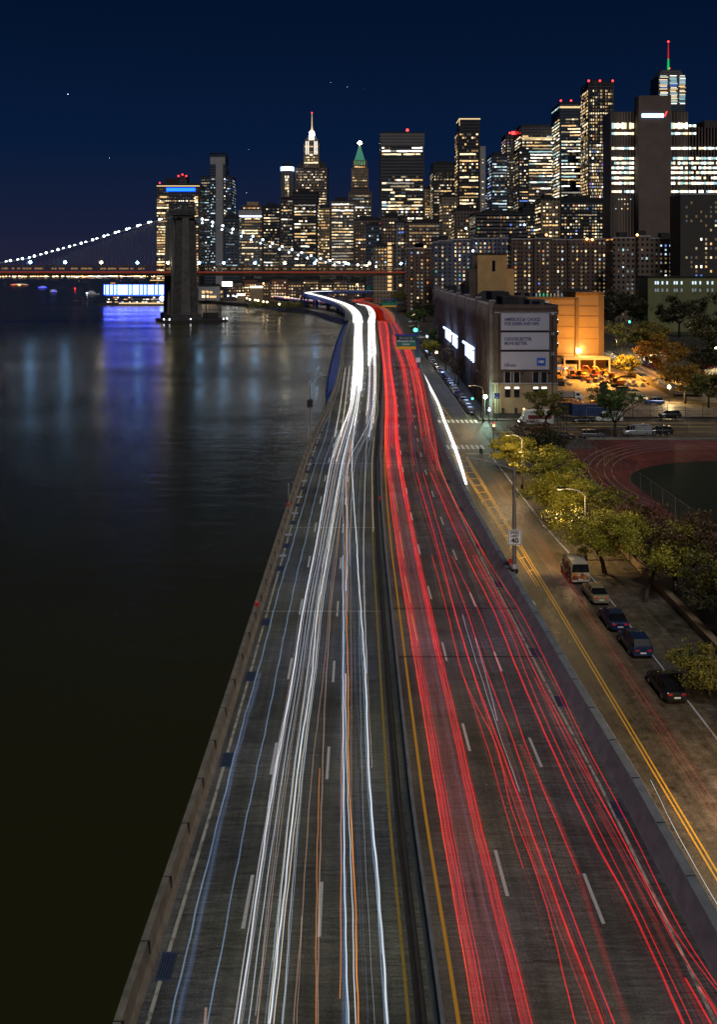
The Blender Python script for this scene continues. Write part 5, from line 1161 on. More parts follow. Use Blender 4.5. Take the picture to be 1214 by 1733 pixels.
text("HSS.edu", .95, (xl, -.37, zz(617.5)), rt, 'letter_blue', 'lettering', wh_, .01, 'LEFT', .02, .80)
MB().box(xx_(907), xx_(921.8), -.40, -.365, zz(618.2), zz(605)).build('logo', 'logo_blue', wh_); text("HSS", .75, (xx_(914.4), -.41, zz(611.6)), rt, 'sign_white', 'lettering', wh_, .01, 'CENTER', .02, 1.0)
for px in (850.5, 866, 898, 912):
    for ya, yb, hd in ((629.5,646.5,.2),(653,671.5,1)):
        xa = xx_(px+3); o = MB().box(xa, xa+1.2, -.16 if yb < 650 else -.2, -.10, zz(yb), zz(ya)).build('window', 'window_dark', wh_)
        if yb < 650: f = MB(); f.box(xa-.18, xa-.02, -.2, -.13, zz(yb)-.1, zz(ya)+.1); f.box(xa+1.22, xa+1.38, -.2, -.13, zz(yb)-.1, zz(ya)+.1); f.build('frame', 'trim_pale', o)
        else: MB().box(xa+.05, xa+1.15, -.24, -.205, zz(ya+4.2), zz(ya+.8)).build('transom_light', 'win_white', o)
for yy in (528,562,596): MB().box(xx_(932), xx_(936.5), -.2, -.02, zz(yy+5), zz(yy)).build('small_window', 'panel_white', wh_)
for px in (846,880,905,925): MB().box(xx_(px), xx_(px)+.9, -.7, -.4, zz(626.5), zz(625.6)).build('sign_lamp', 'steel_dark', wh_)
for px_ in (843.5, 933.5): MB().cyl(xx_(px_), -.33, 0, zz(534), .09, n=6).build('drain_pipe', 'steel_dark', wh_)
for k in range(5): MB().box(.04, 14.26, -.06, -.01, ZT_-1.0-k*.0, ZT_-.75).build('string_course', 'trim_pale', wh_) if k == 0 else None
for k in range(4): MB().box(xx_(848+k*22), xx_(852+k*22), -.32, -.205, 1.1, 2.4).build('vent_grille', 'steel_dark', wh_)
# rooftop tower and huts
rt_ = MB(); ZR = ZT_+.15
rt_.box(9.0, 18.8, 100, 112, ZR, 14.0+ZT_); rt_.build('rooftop_tower', 'ochre_lit' if 'ochre_lit' in MATS else plain('ochre_lit', (0.42,0.27,0.11), .85, 0, .2, .2).name, wh_)  # ochre raised to put the missing orange light into the tower's colour
MB().box(8.8,19,99.8,112.2,14.0+ZT_,14.4+ZT_).build('rooftop_tower_roof','roofing',wh_)
for a, b_ in ((6.4,8.98),(18.82,21.3)): MB().box(a, b_, 101.5, 111, ZR, 9.3+ZT_).build('rooftop_tower_wing', 'ochre_lit' if a > 9 else 'brick_brown', wh_)
MB().box(13.8,14.8,99.9,99.98,8.5+ZT_,12+ZT_).build('rooftop_window','window_dark',wh_); MB().frus(13.8,99,ZR,ZR+2.0,6,9,3,5).build('skylight','roofing',wh_); 
wt_ = MB(); wt_.cyl(12,150,ZR,ZR+3.4,3.4,n=14); wt_.tube([(12,150,ZR+3.4),(12,150,ZR+5.2)],[3.6,.3],14); wt_.build('roof_tank','steel_dark',wh_)
for (a,b_,c,d,h) in ((8,13,60,72,2.4),(5,9,20,30,2.0),(9.5,13,8,16,1.6),(14.5,20,140,170,2.2),(6,10,175,190,2.5),(15.5,21,120,134,1.6)): MB().box(a,b_,c,d,ZR,ZR+h).build('roof_hut','roofing' if h > 1.7 else 'fac_dark',wh_)
cw_ = MB()
for k in range(10): cw_.box(10.2+.35*k,10.3+.35*k,33,37,ZR,ZR+1.5)
cw_.build('roof_vent','steel_grey',wh_)
# ---- ochre building behind
Y = 325; X0 = XA(868,Y); root = empty('ochre_building', (X0, Y, SZ), 0, 'plain ochre building lit orange by a floodlight behind the warehouse and the yard', 'building'); q = lambda px: XA(px,Y)-X0; zy = lambda py: ZA(py,Y)-SZ
MB().box(0, q(974), 0, 22, 0, zy(506)).build('wall', 'ochre_wall', root); MB().box(q(974), q(1021), -.6, 20, 0, zy(497)).build('wall', 'ochre_wall', root); MB().box(q(1013), q(1021)+.1, -.9, -.62, 0, zy(498)).build('corner_pier', 'ochre_trim', root)
MB().box(q(973.5), q(979), -1.0, -.62, 0, zy(507)).build('pilaster', 'ochre_trim', root)
for yy in (517,534,553,572.5,598): 
    MB().box(q(940), q(973), -.12, -.02, zy(yy)-.12, zy(yy)+.12).build('string_course', 'ochre_trim', root); MB().box(q(979.3), q(1012.8), -.72, -.61, zy(yy+1)-.12, zy(yy+1)+.12).build('string_course', 'ochre_trim', root)
MB().box(-.2, q(973.8), -.3, 22.2, zy(506), zy(503.5)).build('coping', 'ochre_trim', root); MB().box(q(973.8), q(1021)+.3, -1.1, 20.2, zy(497), zy(494.5)).build('coping', 'ochre_trim', root)
for yy in (524,540,560,580): MB().box(q(939), q(945.5), -.1, -.02, zy(yy+8), zy(yy)).build('window', 'window_dark', root); 
for yy in (540,560,580): MB().box(q(939), q(945.3), -.15, -.11, zy(yy+1.6), zy(yy+.3)).build('window_lamp', 'win_white', root)
MB().frus(q(984)+0, 8, zy(494.5), zy(489), 5, 4, 1, 1).build('roof_hood', 'roofing', root); MB().box(q(886), q(950), 12, 20, zy(506)+.1, zy(497)).build('penthouse', 'fac_dark', root); 
for k in range(8): MB().box(q(918)+k*1.3, q(918)+k*1.3+.5, 11.8, 11.97, zy(504), zy(498)).build('penthouse_window', random.choice(['win_cool_dim','win_warm_dim','win_green']), root)
for k in range(5): MB().box(q(872+k*13), q(872+k*13)+.9, -.15, -.03, zy(522), zy(509)).build('window', 'win_cool_dim', root)
fl_ = MB(); fl_.ball((q(977.5), -2.0, zy(593)), .75, 10, 6); fl_.build('floodlight', 'lamp_flood', root); MB().box(q(977.5)-.15,q(977.5)+.15,-2.6,-1.0,zy(593)+.8,zy(593)+1.0).build('floodlight_arm','steel_dark',root)
def plight(name, loc, e, col, r=.3, parent=None, spot=None):
    l_ = bpy.data.lights.new(name, 'SPOT' if spot else 'POINT'); l_.energy = e; l_.color = col; l_.shadow_soft_size = r
    if spot: l_.spot_size = R(spot); l_.spot_blend = .8
    o = bpy.data.objects.new(name, l_); COL.objects.link(o); o.location = loc
    if parent: o.parent = parent
    return o
plight('floodlight_fill', (q(977.5), -11.0, zy(593)+3), 12500, (1.0,0.42,0.05), .8, root); plight('floodlight_fill', (q(985), -38, 17), 150000, (1.0,0.43,0.06), .8, root, 138)  # both stand off the lamp; the far spot is added to brighten the yard

# ================================================================== VEHICLES
def loft(mb, secs):
    n = len(secs[0]); vs = [p for s_ in secs for p in s_]; fs = [tuple(range(n)), tuple(reversed(range((len(secs)-1)*n, len(secs)*n)))]
    for i in range(len(secs)-1):
        for k in range(n): fs.append((i*n+k, i*n+(k+1)%n, (i+1)*n+(k+1)%n, (i+1)*n+k))
    return mb.add(vs, fs)
def sec(x, hw, z0, z1, tuck=.08, top=.06):      # body cross-section
    return [(x,-hw+tuck,z0),(x,-hw,z0+(z1-z0)*.35),(x,-hw+.02,z0+(z1-z0)*.8),(x,-hw+top+.06,z1),(x,hw-top-.06,z1),(x,hw-.02,z0+(z1-z0)*.8),(x,hw,z0+(z1-z0)*.35),(x,hw-tuck,z0)]
CARS = {}
KIND = { # L, half width, body stations (x,hw,z0,z1), greenhouse stations (x, hw bottom, hw top, zb, zt)
 'sedan': (4.7,.9,[(-2.35,.72,.35,.80),(-2.2,.86,.25,.95),(-1.3,.9,.22,1.0),(0,.9,.22,.98),(1.1,.9,.22,.95),(2.0,.86,.24,.80),(2.35,.68,.34,.66)],[(-1.85,.76,.70,.98,1.0),(-1.15,.80,.64,.98,1.38),(-.2,.81,.66,.97,1.45),(.45,.80,.64,.96,1.40),(1.2,.76,.70,.94,.97)]),
 'wagon': (4.8,.93,[(-2.4,.78,.38,.95),(-2.25,.9,.28,1.08),(-1.3,.93,.25,1.08),(0,.93,.25,1.06),(1.2,.93,.25,1.04),(2.1,.88,.28,.90),(2.4,.70,.38,.72)],[(-2.28,.80,.72,1.07,1.10),(-1.95,.82,.68,1.07,1.58),(-.6,.84,.69,1.06,1.66),(.5,.83,.67,1.05,1.58),(1.3,.78,.72,1.03,1.06)]),
 'van': (5.6,1.0,[(-2.8,.92,.4,1.25),(-2.75,.98,.3,1.3),(-1.5,1.0,.28,1.3),(0.5,1.0,.28,1.3),(1.6,.98,.28,1.22),(2.5,.92,.3,1.0),(2.8,.76,.4,.78)],[(-2.74,.94,.86,1.3,1.32),(-2.66,.95,.84,1.3,2.15),(-1,.96,.86,1.3,2.25),(1.0,.94,.84,1.28,2.2),(1.5,.92,.78,1.22,1.9),(2.05,.86,.8,1.12,1.16)]),
}
def make_car(kind, pnt, name='parked_car', lit=False):
    L, HW, body, gh = KIND[kind]; root = empty(name, (0,0,0))
    b_ = MB(); loft(b_, [sec(x,h,a,c) for x,h,a,c in body]); b_.build('body', pnt, root, smooth=False, bevel=.04)
    g = MB(); loft(g, [[(x,-hb,zb),(x,-ht,zt),(x,ht,zt),(x,hb,zb)] for x,hb,ht,zb,zt in gh]); g.build('window_band', 'car_glass', root)
    r_ = MB(); core = gh[1:-1]
    loft(r_, [[(x,-ht-.015,zt-.03),(x,-ht+.05,zt+.03),(x,ht-.05,zt+.03),(x,ht+.015,zt-.03)] for x,hb,ht,zb,zt in core])
    for x,hb,ht,zb,zt in core[:-1] + [core[-1]]:
        for s_ in (-1,1): r_.tube([(x,s_*(hb+.01),zb),(x,s_*(ht+.012),zt)], .045, 5)
    if kind == 'van':      # panelled sides behind the cab
        for s_ in (-1,1): r_.add([(-2.66,s_*.975,1.3),(.6,s_*.98,1.28),(.6,s_*.865,2.2),(-2.66,s_*.862,2.12)],[(0,1,2,3) if s_ > 0 else (3,2,1,0)])
    r_.build('roof', pnt, root)
    for x in (-L*.30, L*.30):
        for s_ in (-1,1):
            w_ = MB(); w_.tube([(x,s_*(HW-.22),.33),(x,s_*(HW+.01),.33)], .34, 14); w_.build('wheel', 'tyre', root)
            q_ = MB(); q_.tube([(x,s_*(HW-.0),.33),(x,s_*(HW+.025),.33)], [.22,.19], 8); q_.build('rim', 'rim', COL.objects[-1] if False else root.children[-1])
    for s_ in (-1,1):
        MB().box(-L/2-.0, -L/2+.12, s_*.52-.17, s_*.52+.17, .72, .86).build('tail_light', 'lamp_tail_dim', root); MB().box(L/2-.16, L/2-.02, s_*.5-.16, s_*.5+.16, .56, .68).build('headlight', 'rim' if not lit else 'lamp_white', root)
        MB().box(.75,.95,s_*(HW+.02),s_*(HW+.16),.95,1.08).build('mirror', pnt, root)
    MB().box(-L/2-.03,-L/2+.02,-.25,.25,.52,.64).build('licence_plate','sign_white',root)
    return root
glow('lamp_tail_dim', (1,.02,.03), .25)
for n_, c_ in (('black',(.012,.012,.014)),('navy',(.015,.03,.09)),('silver',(.32,.33,.35)),('white',(.6,.6,.6)),('gold',(.30,.25,.15)),('maroon',(.15,.015,.02)),('grey',(.10,.10,.11)),('taxi',(.7,.42,.02)),('blue',(.03,.08,.30))): paint(n_, c_)
def place(o, x, y, head, z=SZ, label=None, cat='car', group=None):
    o.location = (x, y, z); o.rotation_euler = (0,0,R(head)); tag(o, label, cat, group); return o
S_ = -1  # cars on the street face away from the camera (heading +Y)
CX_ = 24.2
v = place(make_car('van','paint_van' if 'paint_van' in MATS else paint('van',(.62,.56,.45)),'parked_van'), 23.1, 101.2, 91, SZ, 'pale van with orange graffiti on its side, rearmost of the row under the trees', 'van', 'vehicles parked along the street kerb')
gf = MB(); rg = random.Random(6); plain('graffiti_red',(.35,.07,.03)); plain('graffiti_orange',(.55,.25,.04)); plain('graffiti_violet',(.16,.10,.22))
for k in range(46):
    gf.mat(rg.choice(['graffiti_red','graffiti_violet','graffiti_orange','graffiti_red','graffiti_violet'])); x = rg.uniform(-2.6,1.2); z = rg.uniform(.55,1.9); s_ = rg.uniform(.12,.32); yy = .99 + (1.3-max(z,1.3))*.13 + .012
    gf.add([(x-s_,yy,z-s_*.6),(x+s_*.4,yy,z-s_),(x+s_,yy,z+s_*.4),(x-s_*.2,yy,z+s_)],[(0,1,2,3)])
for k in range(22):
    gf.mat(rg.choice(['graffiti_orange','graffiti_orange','graffiti_red'])); y_ = rg.uniform(-.8,.8); z = rg.uniform(.6,1.25); s_ = rg.uniform(.1,.25)
    gf.add([(-2.815,y_-s_,z-s_*.6),(-2.815,y_+s_*.4,z-s_),(-2.815,y_+s_,z+s_*.4),(-2.815,y_-s_*.2,z+s_)],[(0,1,2,3)])
gf.build('graffiti', parent=v); 
rw = MB(); rw.box(-2.84,-2.70,-.72,-.08,1.42,1.95); rw.box(-2.84,-2.70,.08,.72,1.42,1.95); rw.build('rear_window','car_glass',v)
place(make_car('sedan','paint_gold'), 23.7, 94.6, 91, SZ, 'pale gold sedan parked right in front of the van', 'car', 'vehicles parked along the street kerb')
place(make_car('sedan','paint_navy'), 23.6, 87.6, 91, SZ, 'dark navy sedan parked between the gold sedan and the dark wagon', 'car', 'vehicles parked along the street kerb')
place(make_car('wagon','paint_navy'), 23.9, 81.8, 91, SZ, 'dark blue estate wagon parked fourth from the van', 'car', 'vehicles parked along the street kerb')
place(make_car('sedan','paint_black'), 23.9, 73.4, 92, SZ, 'black sedan parked alone at the near end under a yellow bush', 'car', 'vehicles parked along the street kerb')
ORD = ['first','second','third','fourth','fifth','sixth','seventh','eighth','ninth','tenth','eleventh','twelfth','thirteenth','fourteenth','fifteenth','sixteenth','seventeenth','eighteenth','nineteenth','twentieth'] + ['twenty-'+w_ for w_ in ('first','second','third','fourth','fifth','sixth','seventh','eighth','ninth')] + ['thirtieth'] + ['thirty-'+w_ for w_ in ('first','second','third','fourth','fifth','sixth','seventh','eighth','ninth')]
# row beside the warehouse
pool = [make_car(*a) for a in (('sedan','paint_black'),('wagon','paint_navy'),('sedan','paint_silver'),('wagon','paint_grey'),('sedan','paint_white'),('sedan','paint_blue'),('wagon','paint_silver'))]
rg = random.Random(15); used = set(); y = 219.0; k = 0
while y < 405:
    i = rg.choice([0,0,1,1,2,3,3,4,5,6]); o = pool[i] if i not in used else copy_tree(pool[i]); used.add(i)
    nm_ = ['black sedan','navy wagon','silver sedan','grey wagon','white sedan','blue sedan','silver wagon'][i]
    place(o, 26.0+0.006*(y-211)+rg.uniform(-.15,.15), y, 90+rg.uniform(-2,2), SZ, nm_+', '+ORD[k]+' car from the green signal in the row along the brick warehouse', 'car', 'cars parked along the brick warehouse'); y += rg.uniform(5.4,6.6); k += 1
for i, p_ in enumerate(pool):
    if i not in used: place(p_, 25.4, 411+6*i, 90, SZ, 'dark car at the far end of the warehouse row', 'car')
# cross street cars (side on)
for kd, pn, px, py, hd, lb in (('sedan','paint_black',953,742.5,0,'black sedan parked at the track wall, leftmost of the near row'),('wagon','paint_grey',1003,741,0,'dark grey wagon parked at the track wall beside the bare tree'),
    ('van','paint_silver',1078,737,180,'silver minivan parked at the track wall right of the bare tree'),('wagon','paint_black',1118,735,180,'black wagon parked last at the track wall'),
    ('sedan','paint_black',987,716,180,'dark sedan with a red tail light parked along the blue container'),('van','paint_white',1031,714,180,'white minivan parked on the far side of the cross street'),('wagon','paint_black',1134,707,180,'black car alone under the yard fence on the far side')):
    p = P(px, py, SZ); place(make_car(kd, pn), p.x, p.y, hd, SZ, lb, 'car', 'cars parked on the cross street')
# white step van with lights
def box_truck(label, loc, hd, L=6.4, H=2.9, bodymat='paint_white', cat='truck', name='box_truck', bed=None):
    root = empty(name, loc, R(hd), label, cat)
    if bed is None:
        b_ = MB(); loft(b_, [[(x,-1.1,z0),(x,-1.12,z1-.15),(x,-1.0,z1),(x,1.0,z1),(x,1.12,z1-.15),(x,1.1,z0)] for x,z0,z1 in ((-L/2,.55,H),(-L/2+.15,.5,H+.05),(L*.32,.5,H+.05),(L*.37,.5,H-.3))]); b_.build('box', bodymat, root)
        s_ = MB(); s_.box(-L*.40,L*.26,-1.15,-1.125,1.55,2.35); s_.box(-L*.40,L*.26,1.125,1.15,1.55,2.35); s_.build('side_stripe', 'sign_maroon', root)
        MB().box(-L*.45,L*.36,-1.145,-1.125,1.2,1.3).build('blue_stripe','logo_blue',root)
    else:
        MB().box(-L/2, L*.22, -1.15, 1.15, .8, 1.0).build('bed_floor', 'steel_dark', root); r_ = MB()
        for s_ in (-1,1):
            for k in range(5): r_.box(-L/2, L*.22, s_*1.15-.03, s_*1.15+.03, 1.05+k*.25, 1.2+k*.25)
            for k in range(8): x = -L/2+k*L*.72/7; r_.box(x-.05, x+.05, s_*1.2-.04, s_*1.2+.04, 1.0, 2.3)
        r_.box(-L/2,-L/2+.05,-1.1,1.1,1.0,2.2); r_.build('stake_side', bed, root)
    c_ = MB(); loft(c_, [[(x,-hw,z0),(x,-hw,z1-.1),(x,-hw+.12,z1),(x,hw-.12,z1),(x,hw,z1-.1),(x,hw,z0)] for x,hw,z0,z1 in ((L*.25 if bed else L*.371,1.0,.5,2.3),(L*.40,1.0,.5,2.25),(L*.43,.98,.5,1.55),(L/2-.05,.9,.5,1.3),(L/2,.8,.6,1.1))]); c_.build('cab', bodymat if bed is None else 'paint_white', root, bevel=.04)
    g_ = MB(); g_.box(L*.385,L*.415,-.85,.85,1.45,2.1) if bed is None else g_.box(L*.405,L*.425,-.85,.85,1.5,2.1)
    for s_ in (-1,1): g_.box(L*.29 if bed else L*.372,L*.39,s_*1.02-.02,s_*1.02+.02,1.4,2.0)
    g_.build('window', 'car_glass', root)
    for x in (-L*.28, L*.36):
        for s_ in (-1,1):
            MB().tube([(x,s_*.82,.45),(x,s_*1.13,.45)], .46, 14).build('wheel','tyre',root); MB().tube([(x,s_*1.12,.45),(x,s_*1.16,.45)], .22, 8).build('rim','rim',root.children[-1])
    return root
plain('sign_maroon',(.16,.02,.03))
p = P(908, 720, SZ); o = box_truck('white step van with a maroon side band turning out at the warehouse corner', (p.x,p.y,SZ), 180, L=7.4, H=3.3)
MB().box(3.68,3.75,-.8,-.5,.7,.95).build('headlight','lamp_white',o); MB().box(3.68,3.75,.5,.8,.7,.95).build('headlight','lamp_white',o); MB().box(-3.4,-3.2,-1.0,-.6,3.36,3.55).build('marker_lamp','lamp_red',o); MB().box(2.4,2.6,-1.0,-.7,3.3,3.5).build('marker_lamp','lamp_sodium',o)
p = P(958, 678, SZ); box_truck('stake sided flatbed truck parked in the yard beside the brick warehouse', (p.x,p.y,SZ), 0, L=8.5, bed='trim_pale', name='stake_truck')
# diggers in the yard
def digger(label, px, py, hd, pnt, s=1.0):
    p = P(px, py, SZ); root = empty('excavator', (p.x,p.y,SZ), R(hd), label, 'excavator', 'machines parked in the yard')
    t_ = MB()
    for sy in (-1,1): loft(t_, [[(x,sy*1.1-.3,z0),(x,sy*1.1-.3,z1),(x,sy*1.1+.3,z1),(x,sy*1.1+.3,z0)] for x,z0,z1 in ((-1.8,.35,.6),(-1.5,.02,.9),(1.5,.02,.9),(1.8,.35,.6))])
    t_.build('track', 'tyre', root)
    h_ = MB(); h_.box(-1.9,1.0,-1.15,1.15,1.0,1.5); h_.box(-1.9,-.3,-1.1,1.1,1.5,2.2); h_.build('house', pnt, root, bevel=.08); MB().box(-.2,1.1,.2,1.1,1.5,2.9).build('cab', 'car_glass', root); MB().box(-.25,1.15,.15,1.15,2.9,3.02).build('cab_roof', pnt, root)
    a_ = MB(); a_.tube([(.8,-.3,1.6),(2.4,-.3,4.0),(3.9,-.3,4.1)], [.28,.3,.2], 6); a_.build('boom', pnt, root); MB().tube([(3.8,-.3,4.3),(4.6,-.3,1.8)], [.2,.14], 6).build('arm', pnt, root)
    b_ = MB(); loft(b_, [[(4.4,-.75,.9),(4.9,-.75,1.7),(4.9,.15,1.7),(4.4,.15,.9)],[(3.8,-.75,.5),(3.9,-.75,1.3),(3.9,.15,1.3),(3.8,.15,.5)]]); b_.build('bucket','steel_dark',root)
    root.scale = (s,s,s); return root
for lb, px, py, hd, pn in (('orange excavator with its arm raised beside the small container office',969,641,200,'paint_digger_orange'),('yellow digger left of the blue patch of floodlight',984,642,150,'paint_digger'),
    ('red cabbed machine in front of the pale shed',1007,640,170,'paint_digger_red'),('yellow digger at the right end of the pale shed',1023,642,160,'paint_digger'),
    ('tan excavator parked by the dark fence post row',1038,648,140,'paint_digger'),('yellow excavator half hidden by the warehouse edge',946,645,30,'paint_digger'),('orange digger farthest right in front of the scrap pile',1046,655,120,'paint_digger_orange')):
    if pn not in MATS: paint(pn[6:], {'paint_digger':(.5,.28,.03),'paint_digger_orange':(.55,.14,.02),'paint_digger_red':(.4,.04,.02)}[pn], .5)
    digger(lb, px, py, hd, pn, .9)
p = P(1002, 637, SZ); root = empty('yard_shed', (p.x, p.y+6, SZ), 0, 'pale open fronted shed against the ochre wall', 'shed'); sh = MB(); sh.box(-7.5,7.5,0,5,4.6,5.4); sh.build('roof','panel_cream' if 'panel_cream' in MATS else plain('panel_cream',(.5,.42,.3)).name,root)
for x in (-7.2,-2.4,2.4,7.2): MB().box(x-.25,x+.25,0,.5,0,4.6).build('post','panel_cream',root)
MB().box(-7.3,7.3,4.4,4.8,0,4.6).build('back_wall','ochre_trim',root)
p = P(962, 636, SZ); root = empty('site_office', (p.x, p.y+5, SZ), 0, 'small blue windowed site cabin left of the shed', 'cabin'); MB().box(-4,4,0,4,0,3.2).build('wall','panel_cream',root); MB().box(-3.4,2.6,-.08,-.02,1.2,2.4).build('window','win_cool_dim',root); MB().box(-4.2,4.2,-.2,4.2,3.2,3.4).build('roof','roofing',root)
p = P(946, 634, SZ); root = empty('tan_hut', (p.x, p.y+4, SZ), 0, 'tall tan hut at the left edge of the yard', 'hut'); MB().box(-3,2.4,0,4,0,5.2).build('wall','ochre_wall',root); MB().box(-3.2,2.6,-.2,4.2,5.2,5.5).build('roof','roofing',root)
def container(label, px, py, L, hd, pnt):
    p = P(px, py, SZ); root = empty('shipping_container', (p.x,p.y,SZ), R(hd), label, 'container'); b_ = MB(); b_.box(-L/2,L/2,-1.2,1.2,.1,2.7); 
    for k in range(int(L/.4)): b_.box(-L/2+k*.4,-L/2+k*.4+.2,-1.25,-1.2,.25,2.55)
    b_.build('shell', pnt, root); 
    for x in (-L/2,L/2): MB().box(x-.08,x+.08,-1.28,1.28,0,2.8).build('corner_post', pnt, root); return root
paint('container',(.02,.05,.16),.6); paint('container_dark',(.03,.025,.05),.6)
container('blue shipping container by the yard gate', 1001, 703, 9, 0, 'paint_container'); container('dark shipping container next to the warehouse wall, left of the blue one', 955, 700, 8, 0, 'paint_container_dark')
p = P(984, 688, SZ); rr2 = random.Random(12)
for i, (px, py, kd, pn, lb) in enumerate(((950,686,'sedan','paint_maroon','maroon sedan in the yard behind the dark container'),(972,687,'sedan','paint_silver','silver sedan in the yard right of the maroon one'),(1005,690,'wagon','paint_taxi','yellow wagon in the yard behind the blue container'),
    (1080,678,'sedan','paint_white','white sedan in the yard beside the fence at right'),(1058,664,'wagon','paint_grey','grey wagon beside the scrap pile'),(1075,668,'sedan','paint_gold','gold sedan beside the scrap pile'),(1107,684,'wagon','paint_blue','blue wagon at the right end of the yard'))):
    q_ = P(px,py,SZ); place(make_car(kd,pn), q_.x, q_.y, rr2.choice((0,180,170,10)), SZ, lb, 'car', 'cars parked in the yard')
sc = empty('scrap_pile', P(1062,650,SZ), 0, 'low heap of mixed pipes and rubble at the right of the yard', 'heap')
for nm_, mt in (('pipe','steel_grey'),('beam','ochre_trim'),('rubble','concrete')):
    for k in range(14):
        mb = MB(); x, y_ = rr2.uniform(-9,12), rr2.uniform(-7,7); a = rr2.uniform(0,6.3); l_ = rr2.uniform(1.5,4)
        if nm_ == 'rubble': mb.frus(x,y_,0,rr2.uniform(.5,1.6),rr2.uniform(.6,1.4),rr2.uniform(.6,1.4),.3,.4)
        else: mb.tube([(x,y_,rr2.uniform(.2,.9)),(x+l_*math.cos(a),y_+l_*math.sin(a),rr2.uniform(.3,1.9))], rr2.uniform(.1,.3), 6)
        mb.build(nm_, mt, sc)
rg = random.Random(88)
yn = {'barrel':('blue','orange','rusty','white'), 'crate':('pale','dark','orange','weathered'), 'pallet_stack':('tall','low','leaning','broken')}
YC = sorted(((rg.uniform(942,1052), rg.choice((rg.uniform(643,654), rg.uniform(684,694), rg.uniform(640,650))), ['barrel','crate','pallet_stack'][k % 3], (k//3) % 4) for k in range(36))); cnt_ = {}
for px, py, kd, ai in YC:
    n_ = cnt_.get(kd, 0); cnt_[kd] = n_+1; ad_ = yn[kd][ai]; p = P(px,py,SZ); kk_ = kd.replace('_',' ')
    o = empty(kd, (p.x,p.y,SZ), rg.uniform(0,3), ad_+' '+kk_+', '+ORD[n_]+' '+kk_+' from the left in the yard', kk_, kk_+'s in the yard')
    if kd == 'barrel': MB().tube([(0,0,0),(0,0,.3),(0,0,.33),(0,0,.62),(0,0,.65),(0,0,.95)],[.3,.3,.33,.33,.3,.3],10).build('drum', {'blue':'paint_blue','orange':'paint_digger_orange','rusty':'deck_brown','white':'paint_white'}[ad_], o); MB().cyl(0,0,.95,.98,.27,n=10).build('lid','steel_dark',o)
    elif kd == 'crate':
        s_ = rg.uniform(.6,1.1); m_ = {'pale':'panel_cream','dark':'deck_dark','orange':'paint_digger_orange','weathered':'trim_pale'}[ad_]; q_ = MB()
        for j_ in range(4): q_.box(-s_,s_,-s_*.7,s_*.7,.1+j_*s_*.35,.1+j_*s_*.35+s_*.27)
        q_.build('slat_side', m_, o); MB().box(-s_-.04,-s_+.04,-s_*.74,s_*.74,0,s_*1.45).build('corner_batten','deck_brown',o); MB().box(s_-.04,s_+.04,-s_*.74,s_*.74,0,s_*1.45).build('corner_batten','deck_brown',o)
    else:
        for j_ in range({'tall':9,'low':4,'leaning':7,'broken':3}[ad_]): MB().box(-.6+rg.uniform(-.06,.06),.6,-.5,.5,j_*.17,j_*.17+.12).build('pallet','panel_cream',o)
# tall dark double sign board on a post in the yard
p = P(1021.5, 690, SZ); root = empty('sign_board', (p.x,p.y,SZ), 0, 'tall narrow dark board on a post in front of the yard', 'sign'); MB().cyl(0,.3,0,ZA(645,p.y)-SZ,.22,n=8).build('post','steel_dark',root); MB().box(-.85,.85,-.1,.1,ZA(674,p.y)-SZ,ZA(647,p.y)-SZ).build('board','deck_dark',root)

# ================================================================== POLES, SIGNS, LAMPS
def tag_pole(name, label, x, y, z0, h, parts, cat='pole', r=(.16,.09), mat='steel_grey'):
    root = empty(name, (x,y,z0), 0, label, cat); MB().cyl(0,0,0,h,r[0],r[1],10).build('post', mat, root)
    MB().cyl(0,0,0,.4,r[0]*1.8,r[0]*1.6,10).build('base', 'steel_dark', root); return root
root = tag_pole('sign_pole', 'tall steel pole on the parapet carrying the white speed limit sign', 14.1, 85.5, RZ+.9, 9.6, None, 'pole', (.2,.14))
MB().box(-.62,.62,-.27,-.22,2.55,3.95).build('speed_sign','sign_white',root); fr_ = MB()
for a in ((-.57,.57,2.60,2.63),(-.57,.57,3.87,3.90)): fr_.box(a[0],a[1],-.285,-.272,a[2],a[3])
for a in ((-.57,-.54),(.54,.57)): fr_.box(a[0],a[1],-.285,-.272,2.63,3.87)
fr_.build('sign_border','sign_black',root)
text('SPEED', .30, (0,-.275,3.68), rt, 'sign_black', 'lettering', root, .006, bold=.008); text('LIMIT', .30, (0,-.275,3.38), rt, 'sign_black', 'lettering', root, .006, bold=.008); text('40', .62, (0,-.275,2.96), rt, 'sign_black', 'lettering', root, .006, bold=.02, sx=1.1)
MB().box(-.5,-.22,-.15,.15,.85,1.25).build('red_box','tail_red_box' if 'tail_red_box' in MATS else plain('tail_red_box',(.4,.02,.02)).name,root); MB().cyl(0,0,.35,.8,.24,n=10).build('band','reflector_plate',root)
ar_ = MB(); ar_.tube([(0,0,9.3),(-2,0,10.0),(-4.4,0,10.5)], [.07,.06,.05], 6); ar_.tube([(0,0,8.6),(-2.2,0,9.7),(-4.2,0,10.4)], .035, 5); ar_.build('mast_arm','steel_grey',root)
